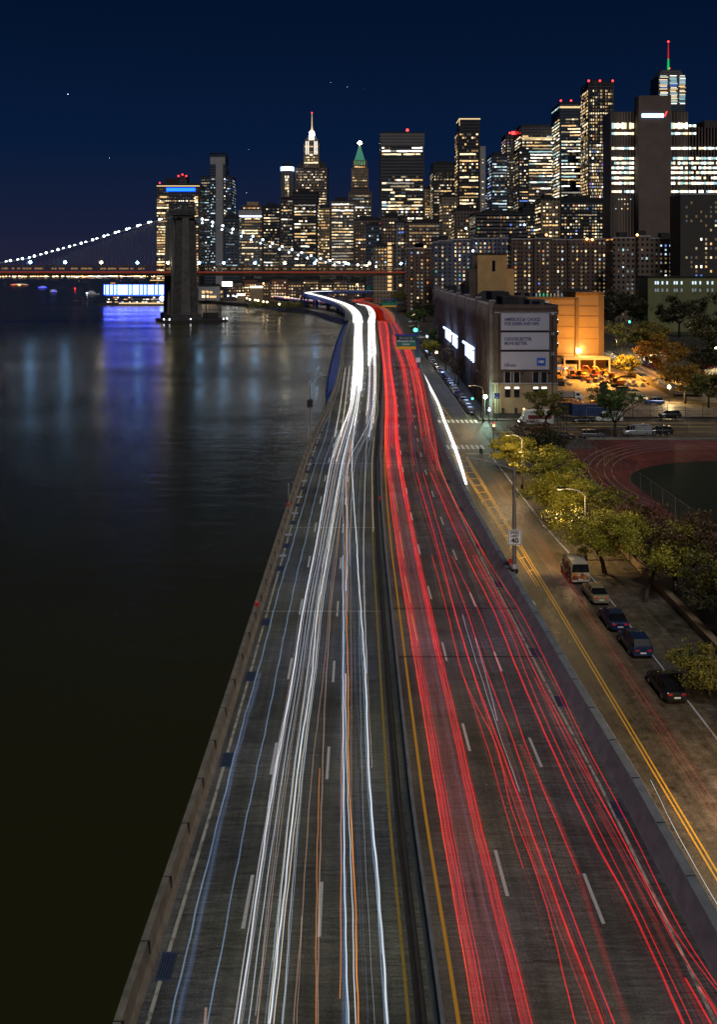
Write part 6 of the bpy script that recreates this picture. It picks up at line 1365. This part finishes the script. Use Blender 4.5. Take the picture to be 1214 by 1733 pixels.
def cobra(label, bx, by, z0, h, tip, lit=None, name='street_lamp', mat='steel_grey', energy=0, col=(1,.62,.28), group=None):
    """curved arm lamp; tip = (dx, dy, dz above h)"""
    root = empty(name, (bx,by,z0), 0, label, 'street lamp', group); MB().cyl(0,0,0,h,.13,.08,8).build('post', mat, root); MB().cyl(0,0,0,.7,.26,.2,8).build('base', 'steel_dark', root)
    dx, dy, dz = tip; n = 8; MB().tube([(dx*math.sin(R(90*k/n))*1.0 if False else dx*(1-math.cos(R(90*k/n))), dy*(1-math.cos(R(90*k/n))), h+dz*math.sin(R(90*k/n))) for k in range(n+1)], [.07]*9, 6).build('arm', mat, root)
    u = Vector((dx,dy,0)).normalized(); c = Vector((dx,dy,h+dz)); hd = MB(); hd.tube([c-u*.1, c+u*.2, c+u*.75, c+u*.95], [.07,.17,.19,.08], 8); hd.build('lamp_head', 'steel_dark', root)
    if lit: MB().box(c.x+u.x*.5-.22, c.x+u.x*.5+.22, c.y-.14, c.y+.14, c.z-.27, c.z-.20).build('lamp_glass', lit, root)
    if energy: plight('lamp_light', (c.x+u.x*.7, c.y, c.z-1.1), energy, col, .25, root)
    return root
AMB = (1.0,.66,.30)
def at_base(px, py, z=SZ): return P(px, py, z)
cobra('curved lamp among the yellow trees with its head over the pavement', 25.6, 106.6, SZ, 7.2, (-2.3,0,1.0), None, energy=3000, col=AMB)
cobra('curved lamp beside the topmost yellow bush', 24.6, 142, SZ, 7.2, (-1.6,0,1.0), None, energy=3000, col=AMB)
cobra('curved lamp at the warehouse corner behind the green signal', 27.2, 206, SZ, 7.0, (-2.4,0,1.0), None, energy=1800, col=AMB)
cobra('blue grey lamp halfway along the warehouse row of cars', 28.2, 276, SZ, 9.5, (-3.4,-1,1.0), None, energy=0)
cobra('street lamp low at the near end of the street, out past the black sedan', 26.8, 56, SZ, 7.6, (-2.6,0,1.0), None, energy=3400, col=AMB)
root = empty('river_lamp', (-7.9,154,RZ+.9), 0, 'tall thin lamp pole on the river parapet with a square plate', 'street lamp'); MB().cyl(0,0,0,9.4,.13,.09,8).build('post','steel_grey',root); MB().tube([(0,0,9.3),(1.2,0,10.2),(2.8,0,10.5)],.05,5).build('arm','steel_grey',root); MB().tube([(0,0,8.3),(1.4,0,9.6)],.03,5).build('brace','steel_grey',root); MB().box(-.5,.5,-.12,-.08,5.2,6.5).build('plate','roofing',root)
MB().cyl(0,0,-.6,2.4,.07,n=6).build('post','steel_grey', empty('marker_rod', (-8.2,111,RZ+.9), 0, 'short thin rod standing on the river parapet', 'rod'))
root = COL.objects[-1] if False else None
for x, y_, lb in ((-8.15,109.5,'small orange lamp clamped to the river parapet under the thin rod'),(-8.25,76.6,'red warning lamp on the river parapet beside a drain'),(2.55,112.5,'small orange marker on top of the median wall')):
    o = empty('hazard_lamp', (x,y_,RZ+.9), 0, lb, 'hazard lamp'); MB().box(-.14,.14,-.14,.14,.1,.36).build('body','tail_red_box',o); MB().ball((0,-.05,.45),.07,8,5).build('lens','tail_red',o)
# green overhead sign and far sign
def gantry(label, px, py, w_, h_, Y, lines, post_px, x_off=None, hd=0):
    X = XA(px,Y); z = ZA(py,Y); root = empty('highway_sign', (XA(post_px,Y),Y,RZ), 0, label, 'road sign'); dx = X-XA(post_px,Y)
    MB().cyl(0,0,-2,z+h_/2+1-RZ,.3,.22,10).build('post','steel_blue',root); MB().box(min(dx-w_*.5,0),.2,-.2,.2,z+h_*.3-RZ,z+h_*.42-RZ).build('beam','steel_grey',root)
    MB().box(dx-w_/2,dx+w_/2,-.4,-.25,z-h_/2-RZ,z+h_/2-RZ).build('panel','sign_green',root); MB().box(dx-w_/2,dx+w_/2,-.4,-.25,z-h_/2-.85-RZ,z-h_/2-.02-RZ).build('exit_strip','sign_yellow',root)
    MB().box(dx-w_/2-.3,dx+w_/2+.2,-1.6,-.2,z+h_/2+.1-RZ,z+h_/2+.5-RZ).build('catwalk','sign_blue',root)
    for i, s_ in enumerate(lines): text(s_, h_*.26, (dx,-.42,z+h_*(.30-.29*i)-RZ), rt, 'sign_white', 'lettering', root, .01, bold=.01)
    return root
g = gantry('green overhead highway sign with a yellow strip hanging over the red lanes', 687.5, 577.5, 5.7, 3.0, 272, ['Brooklyn Br','Manhattan Civic','Center'], 708)
MB().box(-.6,.6,-.5,-.35,2.3,3.6).build('white_plate','sign_white',g); MB().box(-.6,.6,-.5,-.35,3.7,4.5).build('street_plate','sign_green',g)
gantry('small faraway green sign above the bend of the red lanes', 659, 512.5, 8.0, 3.0, 520, ['Brooklyn'], 670)
p = P(660,498,16); root = empty('highway_sign', (XA(628,985), 985, 17), 0, 'tiny green sign on the overpass parapet', 'road sign'); MB().box(-4.5,4.5,-.6,-.4,1.5,5.0).build('panel','sign_green',root); MB().cyl(0,0,0,1.5,.2).build('post','steel_dark',root)
# traffic signals
def signal(label, x, y_, h, lampmat, lz, mast=None):
    root = empty('traffic_signal', (x,y_,SZ), 0, label, 'traffic signal'); MB().cyl(0,0,0,h,.11,.09,8).build('post','steel_grey',root); MB().cyl(0,0,0,.5,.25,.2,8).build('base','steel_grey',root)
    hx_ = 0 if mast is None else mast
    if mast: MB().tube([(0,0,h-.3),(mast*.5,0,h+.1),(mast,0,h-.1)],.06,6).build('mast_arm','steel_grey',root)
    hb_ = MB().box(hx_-.18,hx_+.18,-.42,-.12,lz-.55,lz+.55).build('signal_head','sign_black',root)
    for k, dz in enumerate((.35,0,-.35)): MB().ball((hx_,-.45,lz+dz),.11,8,4).build('lens', {'lamp_green':'lamp_green','lamp_red':'lamp_red','lamp_bluewhite':'lamp_bluewhite','lamp_white':'lamp_white'}[lampmat] if k == (2 if lampmat == 'lamp_green' else 0) else 'sign_black', hb_)
    return root
p = P(821,708,SZ); s1 = signal('signal pole with a glaring green white light at the warehouse corner', p.x, p.y, 5.2, 'lamp_green', 4.6); MB().ball((0,-.7,4.9),.45,10,6).build('glare_lamp','lamp_greenish' if 'lamp_greenish' in MATS else glow('lamp_greenish',(.75,1.0,.85),30).name,s1); plight('signal_light',(0,-1.4,4.8),1500,(.5,1.0,.75),.3,s1)
p = P(828,716,SZ); s2 = signal('short post with a blue white walk light beside the green signal', p.x, p.y, 3.6, 'lamp_bluewhite', 3.0); MB().ball((0,-.6,2.9),.26,10,6).build('walk_lamp','lamp_bluewhite',s2)
p = P(794,694,SZ); s3 = signal('low green signal beyond the crosswalk', p.x+1.0, p.y+2, 3.4, 'lamp_green', 2.9); MB().ball((0,-.55,2.5),.25,8,5).build('green_lamp','lamp_green',s3)
p = P(835.5,757,SZ); s4 = signal('dark slim signal post with an amber hand light at the near corner', p.x, p.y, 8.6, 'lamp_red', 4.2); MB().ball((0,-.55,4.1),.2,8,5).build('hand_lamp','lamp_sodium',s4)
sg = empty('wall_sign', (XA(841.5,207),207,SZ), 0, 'small blue sign on a post in front of the warehouse corner', 'sign'); MB().cyl(0,0,0,8,.06,n=6).build('post','steel_dark',sg); MB().box(-.6,.6,-.14,-.08,5.0,6.2).build('panel','sign_blue',sg); MB().box(-.3,.3,-.16,-.145,5.25,5.4).build('white_line','sign_white',sg); MB().ball((0,-.16,5.85),.12,8,4).build('emblem','sign_white',sg)
g2 = cobra('lamp post with a green signal lamp above the overhead sign', XA(708,300), 300, SZ, 17, (-.8,0,.3), None); MB().ball((-.9,-.5,14.4),.6,10,6).build('green_lamp','lamp_green',g2)
bs = P(766,648,SZ)
for i, (px,py) in enumerate(((784,706),(787,709),(797,775),(800,777))): 
    q_ = P(px+30 if i < 2 else px+16,py+2 if i < 2 else py-6,SZ); o = empty('bollard',(q_.x,q_.y,SZ+.13),0,['left bollard on the corner by the green signal','right bollard on the corner by the green signal','left bollard at the kerb tip by the crosswalk','right bollard at the kerb tip by the crosswalk'][i],'bollard','dark bollards at the crossing'); MB().tube([(0,0,0),(0,0,.85),(0,0,1.0)],[.14,.14,.08],8).build('post','steel_dark',o); MB().cyl(0,0,0,.1,.2).build('foot','steel_dark',o)
# lamps along the warehouse and park, lot and far road
def globe(label, px, py, zg, lampmat, h, group, r=.35, energy=0, col=(1,.8,.5)):
    Y_ = None; p = P(px, py, zg+h); root = empty('post_lamp', (p.x,p.y,zg), 0, label, 'street lamp', group); MB().cyl(0,0,0,h-r*.8,.1,.07,6).build('post','steel_dark',root); MB().ball((0,0,h),r,10,6).build('globe',lampmat,root)
    if energy: plight('globe_light',(0,0,h-.6),energy,col,.3,root)
    return root
globe('white globe lamp beside the warehouse row of cars', 739, 597, SZ, 'lamp_warm', 5, 'globe lamps by the warehouse', .5, 500, (.9,1,.8)); globe('bluish globe lamp in the green tree behind the overhead sign', 723, 569, SZ, 'lamp_bluewhite', 6, 'globe lamps by the warehouse', .5, 600, (.5,.7,1)); 
globe('yellow white lamp at the foot of the red brown housing block', 708, 514, SZ, 'lamp_warm', 7, 'lamps at the housing blocks', 1.0, 9000, (1,.85,.5)); globe('orange yellow lamp above the trees left of the warehouse', 700, 533, SZ, 'lamp_warm', 6, 'lamps at the housing blocks', .8, 3000, (1,.8,.4))
for i, (px,py,mt,h,lb) in enumerate(((605,482,'lamp_sodium',22,'orange lamp above the middle of the overpass'),(678,483,'lamp_sodium',22,'orange lamp above the right end of the overpass'),(598,497,'lamp_sodium',9,'orange lamp under the overpass'),(672,498,'lamp_sodium',8,'pair of orange lamps under the right of the overpass'),
    (510,501,'lamp_sodium',9,'orange lamp left of the hairpin ramp'),(466,494,'lamp_sodium',9,'orange lamp over the shore road'),(565,503,'lamp_sodium',5,'small yellow lamp inside the hairpin ramp'),(446,480,'lamp_sodium',20,'orange lamp behind the shore road near the canopy'),(460,478,'lamp_sodium',20,'orange lamp right of the canopy'),(508,479,'lamp_sodium',20,'orange lamp behind the hairpin ramp'),
    (633,481,'lamp_white',20,'white lamp right of the overpass sign'),(415,483,'lamp_sodium',16,'orange lamp beside the glowing canopy'))):
    globe(lb, px, py, SZ, mt, h, 'lamps along the far ramps', .85)
for i, (px,py,mt) in enumerate(sorted(((368,499,'lamp_white'),(386,501,'lamp_white'),(400,502,'lamp_cool'),(418,505,'lamp_warm'),(423,507,'lamp_warm'),(432,508,'lamp_warm'),(437,509,'lamp_warm'),(446,511,'lamp_warm'),(452,511.5,'lamp_warm'),(473,515,'lamp_warm'),(410,502,'lamp_bluewhite'),(395,501,'lamp_white'),(483,503.5,'lamp_sodium'),(488,503.5,'lamp_sodium')))):
    globe('small '+{'lamp_white':'white','lamp_cool':'bluish','lamp_warm':'yellow','lamp_bluewhite':'blue','lamp_sodium':'orange'}[mt]+' lamp, '+ORD[i]+' from the left in the row along the shore promenade', px, py, SZ, mt, 6, 'promenade lamps', .8)
for i, (px,py,mt,h,lb) in enumerate(((1117,523.5,'lamp_warm',8,'upper lamp over the car lot'),(1126,533.5,'lamp_warm',8,'lower lamp over the car lot'),(1100,571,'lamp_warm',6,'white lamp behind the round yellow tree'),(1045,575,'lamp_warm',6,'lamp in front of the pale bare tree'),(1212,588,'lamp_warm',7,'lamp at the right edge of the photo'),(1070,530,'lamp_green',5,'tiny greenish lamp beyond the ochre building'),(1066,545,'lamp_green',5,'small teal light beyond the ochre building'),(1133,655,'lamp_warm',4,'lamp inside the golden tree'))):
    globe(lb, px, py, SZ, mt, h, 'lamps around the car lot', .45 if py > 560 else .6, {0:9000,1:9000,2:14000,3:14000,4:6000,7:3500}.get(i,0), (1,.75,.35))
for i, (px,py,mt,Yq,lb) in enumerate(((925,398,'lamp_sodium',676,'orange lamp on the roof edge of the brown housing block'),(994,405,'lamp_sodium',676,'left of two orange lamps on the brown housing roof'),(1003,406,'lamp_sodium',675,'right of two orange lamps on the brown housing roof'),(801,425,'lamp_cool',680,'cold white lamp on the slate blue housing wall'),(1079,398,'lamp_sodium',630,'orange lamp on the dark housing roof'),(720,418,'lamp_sodium',725,'orange lamp over the roof of the red brown housing block'),(789,387,'lamp_cool',800,'small cold lamp above the slate blue housing'),(888,381,'lamp_cool',860,'cold lamp at the end of the long banded building'))):
    o = empty('roof_lamp',(XA(px,Yq),Yq,ZA(py,Yq)),0,lb,'lamp'); MB().ball((0,0,0),.75,10,6).build('globe',mt,o); MB().cyl(0,0,-4,-.6,.1,n=6).build('post','steel_dark',o)

# ================================================================== FENCES
def fence(label, a, b_, h, n, z=SZ, mesh=True, mat='steel_grey', rails=(0.05,.5,1.0)):
    a = Vector((*a,z)); b_ = Vector((*b_,z)); root = empty('chain_link_fence', a, 0, label, 'fence')
    for k in range(n+1):
        q = (b_-a)*k/n; MB().cyl(q.x,q.y,0,h,.055,n=6).build('post',mat,root)
    r_ = MB()
    for f in rails: r_.tube([(0,0,h*f),((b_-a).x,(b_-a).y,h*f)],.03,4)
    r_.build('rail',mat,root)
    w_ = MB(); L = (b_-a).length; m_ = int(L/0.9)
    for k in range(m_):
        for s_ in (0,1):
            q0 = (b_-a)*(k/m_); q1 = (b_-a)*((k+1)/m_); w_.tube([(q0.x,q0.y,0 if s_ else h),(q1.x,q1.y,h if s_ else 0)],.008,3,False)
    tag(w_.build('mesh',mat,root), kind='stuff')
fence('tall chain link fence between the street trees and the running track', (39.3,60), (38.3,181), 5.0, 26)
fence('chain link fence along the track wall in front of the parked cars', (44.6,184.8), (118,182.2), 6.2, 15)
fence('dark yard fence along the far side of the cross street', (46,212.6), (140,211.5), 3.2, 24, mat='steel_dark')
fence('dark high fence panel beside the turning white van', (41,186), (41.5,200), 7.0, 4, mat='steel_dark')
fence('slanting fence along the lit ramp behind the yard', XA2 if False else (84,318), (135,262), 4.0, 16, mat='steel_dark')

# ================================================================== TREES
def leafcloud(mb, c, rad, n, size, rg, squash=.75):
    ax = Vector((rg.uniform(.6,1.4), rg.uniform(.6,1.4), squash*rg.uniform(.6,1.2)))
    for _ in range(n):
        v_ = Vector((rg.gauss(0,.5), rg.gauss(0,.5), rg.gauss(0,.5)))
        p = Vector(c) + Vector((v_.x*rad*ax.x, v_.y*rad*ax.y, v_.z*rad*ax.z)); a = Vector((rg.gauss(0,1), rg.gauss(0,1), rg.gauss(0,1))).normalized(); b_ = a.cross(Vector((rg.gauss(0,1), rg.gauss(0,1), rg.gauss(0,1)))).normalized(); s_ = size*rg.uniform(.5,1.4)
        mb.add([p+a*s_, p+b_*s_*.6, p-a*s_, p-b_*s_*.6], [(0,1,2,3)])
def tree(name, label, x, y, h, r, leafmat, nleaf=6000, size=.12, lean=(0,0), bare=.0, seed=1, group=None, cat='tree', barkmat='bark', clear=.32, clumps=34, z=SZ, cz=.66, flat=.55):
    rg = random.Random(seed); root = empty(name, (x,y,z), 0, label, cat, group); tr_ = MB(); top = Vector((lean[0],lean[1],h*clear))
    tr_.tube([(0,0,-.1),(lean[0]*.3,lean[1]*.3,h*clear*.5),tuple(top)], [h*.036,h*.028,h*.024], 8)
    ends = []; br_ = MB()
    def grow(p, d, l_, rad, lv):
        q = p + d*l_; mid = p + d*l_*.5 + Vector((rg.uniform(-1,1),rg.uniform(-1,1),rg.uniform(-.3,.5)))*l_*.10
        br_.tube([tuple(p),tuple(mid),tuple(q)], [rad,rad*.8,rad*.55], 5, False); ends.append(q)
        if lv > 0:
            for _ in range(rg.choice((2,3,3))):
                nd = (d + Vector((rg.uniform(-1,1),rg.uniform(-1,1),rg.uniform(-.45,.6)))*.8).normalized(); grow(q, nd, l_*rg.uniform(.6,.85), rad*.55, lv-1)
    nb = 6
    for k in range(nb):
        a = 2*math.pi*k/nb + rg.uniform(-.4,.4); d = Vector((math.cos(a)*r*.8+lean[0]*.4, math.sin(a)*r*.8+lean[1]*.4, h*(1-clear)*.55)).normalized(); grow(top, d, (h*(1-clear))*.42, h*.016, 2)
    tr_.build('trunk', barkmat, root, smooth=True); br_.build('limbs', barkmat, root)
    if nleaf:
        cr = MB(); C0 = Vector((lean[0]*1.4, lean[1]*1.4, h*cz)); cs = []
        lobe = [rg.uniform(.55,1.15) for _ in range(9)]
        for k in range(clumps):
            a = rg.uniform(0,6.283); rr_ = r*math.sqrt(rg.random())*.95*lobe[int(a/6.283*9)%9]; zz_ = rg.uniform(-1,1)*h*(1-cz)*.95*math.sqrt(max(0.05,1-(rr_/r)**2))
            cs.append((C0+Vector((math.cos(a)*rr_, math.sin(a)*rr_, zz_)), rg.uniform(.10,.30)*r))
        for c_, cr_ in cs: leafcloud(cr, c_, cr_, int(nleaf/len(cs)), size, rg, flat)
        for e_ in rg.sample(ends, min(len(ends), 30)): leafcloud(cr, e_, .10*r+.3, int(nleaf/len(cs)*.35), size, rg)
        cr.build('crown', leafmat, root)
    return root
GT = 'street trees along the pavement'
tree('street_tree', 'bright yellow green tree beside the curved lamp, nearest the van', 26.6, 102, 7.8, 5.2, 'leaf_yellow', 10000, .12, (-.8,0), seed=3, group=GT, clumps=40)
tree('street_tree', 'bare limbed tree with a few yellow leaves leaning over the gold sedan', 28.2, 93, 7.6, 5.6, 'leaf_yellow', 3400, .12, (1.5,2), seed=4, group=GT, clumps=9)
tree('street_tree', 'wide yellow tree in the middle of the row above the pavement', 26.4, 122, 6.9, 5.6, 'leaf_yellow', 12000, .13, (0,0), seed=5, group=GT, clumps=46)
tree('street_tree', 'olive tree behind the wide yellow one, next to the track fence', 31.6, 118, 5.8, 3.4, 'leaf_olive', 2600, .16, (0,0), seed=6, group=GT)
tree('street_tree', 'brown twiggy tree crowding the track fence', 31.5, 106, 6.8, 4.4, 'leaf_brown', 2600, .15, (0,0), seed=7, group=GT)
tree('street_tree', 'dark open branched tree near the top of the row', 27.8, 139, 6.6, 5.0, 'leaf_yellow', 7000, .15, (0,0), seed=8, group=GT, clumps=24)
tree('street_tree', 'small bright yellow tree at the top of the row by the signal post', 25.8, 153, 6.6, 3.6, 'leaf_yellow', 7500, .15, (-.5,0), seed=9, group=GT, clumps=22)
tree('street_tree', 'brown bare tree at the street corner beside the signal post', 30.5, 168, 7.0, 4.2, 'leaf_brown', 1800, .14, (0,0), seed=10, group=GT, clumps=20)
tree('street_tree', 'dark green bush like tree at the corner behind the bare one', 32.5, 164, 5.4, 3.6, 'leaf_dark', 4000, .17, (0,0), seed=11, group=GT)
tree('street_tree', 'dark brown tree right of the bare limbed one', 34.0, 94, 8.5, 4.8, 'leaf_brown', 4500, .14, (0,0), seed=12, group=GT)
tree('street_tree', 'dim olive green tree on the right behind the low tan wall', 36.0, 84, 8.5, 5.0, 'leaf_olive', 10000, .15, (0,0), seed=13, group=GT)
tree('street_tree', 'dark bare tree behind the wagon and the low wall', 31.8, 84, 7.0, 3.8, 'leaf_dark', 1500, .12, (0,0), seed=14, group=GT, clumps=16)
tree('street_tree', 'olive bush overhanging the lone black sedan', 26.9, 72, 4.2, 2.5, 'leaf_olive', 5200, .10, (-.6,0), seed=15, group=GT, clumps=20)
tree('street_tree', 'dark twiggy tree at the right edge below the tan wall', 29.8, 68, 6.0, 3.2, 'leaf_dark', 3500, .11, (0,0), seed=16, group=GT, clumps=20)
for i_, (x_, y_, h_, r_, m_) in enumerate(((33.5,100,7.5,4.5,'leaf_brown'),(34.5,88,7.5,4.6,'leaf_olive'),(34.5,78,6.0,3.4,'leaf_olive'),(28.6,64,5.5,3.0,'leaf_dark'))):
    tree('street_tree', ['brown tree between the low wall and the track fence beside the gold sedan','olive tree over the wall beside the dark wagon','olive tree at the right edge above the lone black sedan','small dark tree at the right edge near the bottom of the pavement'][i_], x_, y_, h_, r_, m_, 7000 if i_ else 3500, .13, (0,0), seed=100+i_, group=GT, clumps=30)
tree('street_tree', 'dark tree at the far right edge behind the wall', 37.0, 72, 8.0, 4.6, 'leaf_dark', 6000, .14, (0,0), seed=17, group=GT)
CT = 'trees on the cross street'
p = P(974,741,SZ); tree('slim_tree', 'small olive tree standing behind the grey wagon, left of the bare one', p.x-5, p.y+4, 9.5, 3.6, 'leaf_olive', 4200, .17, (0,0), seed=20, group=CT, clumps=22)
p = P(1046,742,SZ); tree('slim_tree', 'bare forked tree with green leaves standing at the track wall', p.x, p.y+2, 10.5, 4.4, 'leaf_green', 5200, .17, (0,0), seed=21, group=CT, clumps=24, clear=.25)
FT = 'trees beyond the yard'
for i, (px, py, h, r, mt, nl, lb) in enumerate(((1120,650,17,9,'leaf_gold',7000,'round tree with pale trunk lit amber beyond the lit ramp'),(1160,682,14,9,'leaf_gold',9000,'brilliant golden tree at the end of the yard fence'),(1052,612,15,5,'leaf_yellow',600,'pale bare tree lit white from below'),(1062,640,8,5,'leaf_olive',3500,'low olive bush at the bend of the lit ramp'),
    (1190,650,15,10,'leaf_dark',6000,'dark tree right of the golden one'),(1095,610,14,9,'leaf_olive',4500,'dim tree behind the round amber tree'),(1200,690,12,8,'leaf_olive',5000,'dim olive tree at the right edge beyond the track'),(1040,560,14,9,'leaf_dark',4000,'dark tree beyond the ochre building corner'),
    (1085,560,13,9,'leaf_dark',4000,'dark tree left of the car lot'),(1150,570,14,10,'leaf_dark',4500,'dark tree right of the car lot'),(1195,560,16,11,'leaf_dark',4500,'dark tree below the olive school building'),(1205,600,15,10,'leaf_dark',4500,'large dark tree at the right edge under the school'),
    (1165,540,14,10,'leaf_dark',4000,'dark tree in front of the school wall'),(1060,520,14,10,'leaf_dark',3500,'dark tree behind the first lamp of the lot'))):
    p = P(px, py, SZ); tree('park_tree', lb, p.x, p.y, h*p.y/330, r*p.y/330*.9, mt, nl, .3*p.y/300, (0,0), seed=40+i, group=FT, clumps=26, barkmat='bark_pale' if i in (0,2) else 'bark')
for i, (px, py, h, r, mt, lb) in enumerate(((742,598,11,4.5,'leaf_green','green tree lit from the warehouse entrance'),(728,606,7,4,'leaf_yellow','yellow green bush left of the lit green tree'),(705,556,9,5,'leaf_green','small green tree beyond the overhead sign'),(718,545,10,6,'leaf_dark','dark tree between the overhead sign and housing'),(690,524,10,7,'leaf_olive','olive tree at the foot of the red brown housing block'),(722,530,10,6,'leaf_olive','olive tree right of the yellow white lamp'),
    (762,668,9,3.5,'leaf_brown','bare tree beside the warehouse wall'),(775,640,9,3.5,'leaf_brown','bare tree farther along the warehouse wall'))):
    p = P(px, py, SZ); 
    if i >= 6: p = Vector((28.8, p.y+20, SZ))
    tree('street_tree', lb, p.x, p.y, h*max(1,p.y/420), r*max(1,p.y/420), mt, 4500 if i < 6 else 900, .2*max(1,p.y/330), (0,0), seed=70+i, group='trees around the warehouse', clumps=24)
# promenade shrubs
pb = MB(); rg = random.Random(91)
for k in range(26): px = rg.uniform(425,520); p = P(px, 520+rg.uniform(-1,2), SZ); leafcloud(pb, (p.x,p.y+rg.uniform(0,25),SZ+2.5), rg.uniform(3,5), 160, .6, rg)
tag(pb.build('promenade_shrubs','leaf_olive'), 'low shrubs along the lit shore promenade', 'shrubs', None, 'stuff')
# far car lot: cars, road with lights
rg = random.Random(44); pool2 = [make_car(*a) for a in (('sedan','paint_blue'),('wagon','paint_maroon'),('sedan','paint_white'),('wagon','paint_black'))]; used = set()
lotn = ['blue sedan','maroon wagon','white sedan','black wagon']
LOT = [(1100+rg.uniform(-2,2)+k*6, 549+rg.uniform(-1.5,1.5)+ (k%3)*5) for k in range(12)] + [(1075,615),(1095,620),(1106,623),(1117,626),(1190,612),(1196,624),(1202,617),(1209,612)] + [(746+k*3,541+k) for k in range(4)] + [(688+i*5, 528+i*9) for i in range(6)] + [(735-i*8, 518+i*3) for i in range(4)]
LW_ = ['upper car lot, '+ORD[k]+' from its left end' for k in range(12)] + ['row behind the lit ramp, '+ORD[k]+' from its left' for k in range(4)] + ['lot at the right edge, '+ORD[k]+' from its left' for k in range(4)] + ['square by the green tree, '+ORD[k]+' from its left' for k in range(4)] + ['street beside the red lanes, '+ORD[k]+' from the far end' for k in range(6)] + ['square below the housing, '+ORD[k]+' from its right' for k in range(4)]
for kk, (px,py) in enumerate(LOT):
    i = rg.randrange(4); o = pool2[i] if i not in used else copy_tree(pool2[i]); used.add(i); p = P(px,py,SZ)
    ar_n = 'lot beyond the yard' if px > 900 else 'street before the housing blocks'
    place(o, p.x, p.y, rg.choice((0,20,90,180,200)), SZ, lotn[i]+' in the '+LW_[kk], 'car', 'cars in the '+ar_n)
lr = [P(1023,598,5.5), P(1050,612,5), P(1085,630,4.5), P(1130,652,4.2), P(1165,668,4.2)]; ribbon_road('ramp_street', [tuple(p) for p in lr], 3.5, .8, 'street', .5)
T = Trails(); lrs = smooth_path([p+Vector((0,0,.8)) for p in lr], 8)
for d_ in (-1.8,-1.2,1.0,1.6): T.add(offs(lrs[:-6], d_), .10, 'trail_cream', .03, 0)
ld = smooth_path([P(1022,506,9), P(1050,508,9), P(1075,512,9), P(1095,515,9)], 6)
for d_ in (-6,-2,2,6): T.add(offs(ld, d_), .22, 'trail_white_soft', .1, 0)
T.build('light_trail', 'pale headlight streaks on the ramp behind the yard')
T = Trails(); T.add(smooth_path([Vector((34,196,SZ+.7)),Vector((80,195,SZ+.7)),Vector((150,193,SZ+.7))],6), .05, 'trail_amber', .05, 0); T.add(smooth_path([Vector((26,203.5,SZ+.7)),Vector((21,204,SZ+.7))],4), .05, 'trail_peach', .03, 0); T.add(smooth_path([Vector((34,201,SZ+.7)),Vector((80,200,SZ+.7)),Vector((150,199,SZ+.7))],6), .04, 'trail_amber', .05, 0)
T.build('light_trail', 'thin amber streak along the cross street')
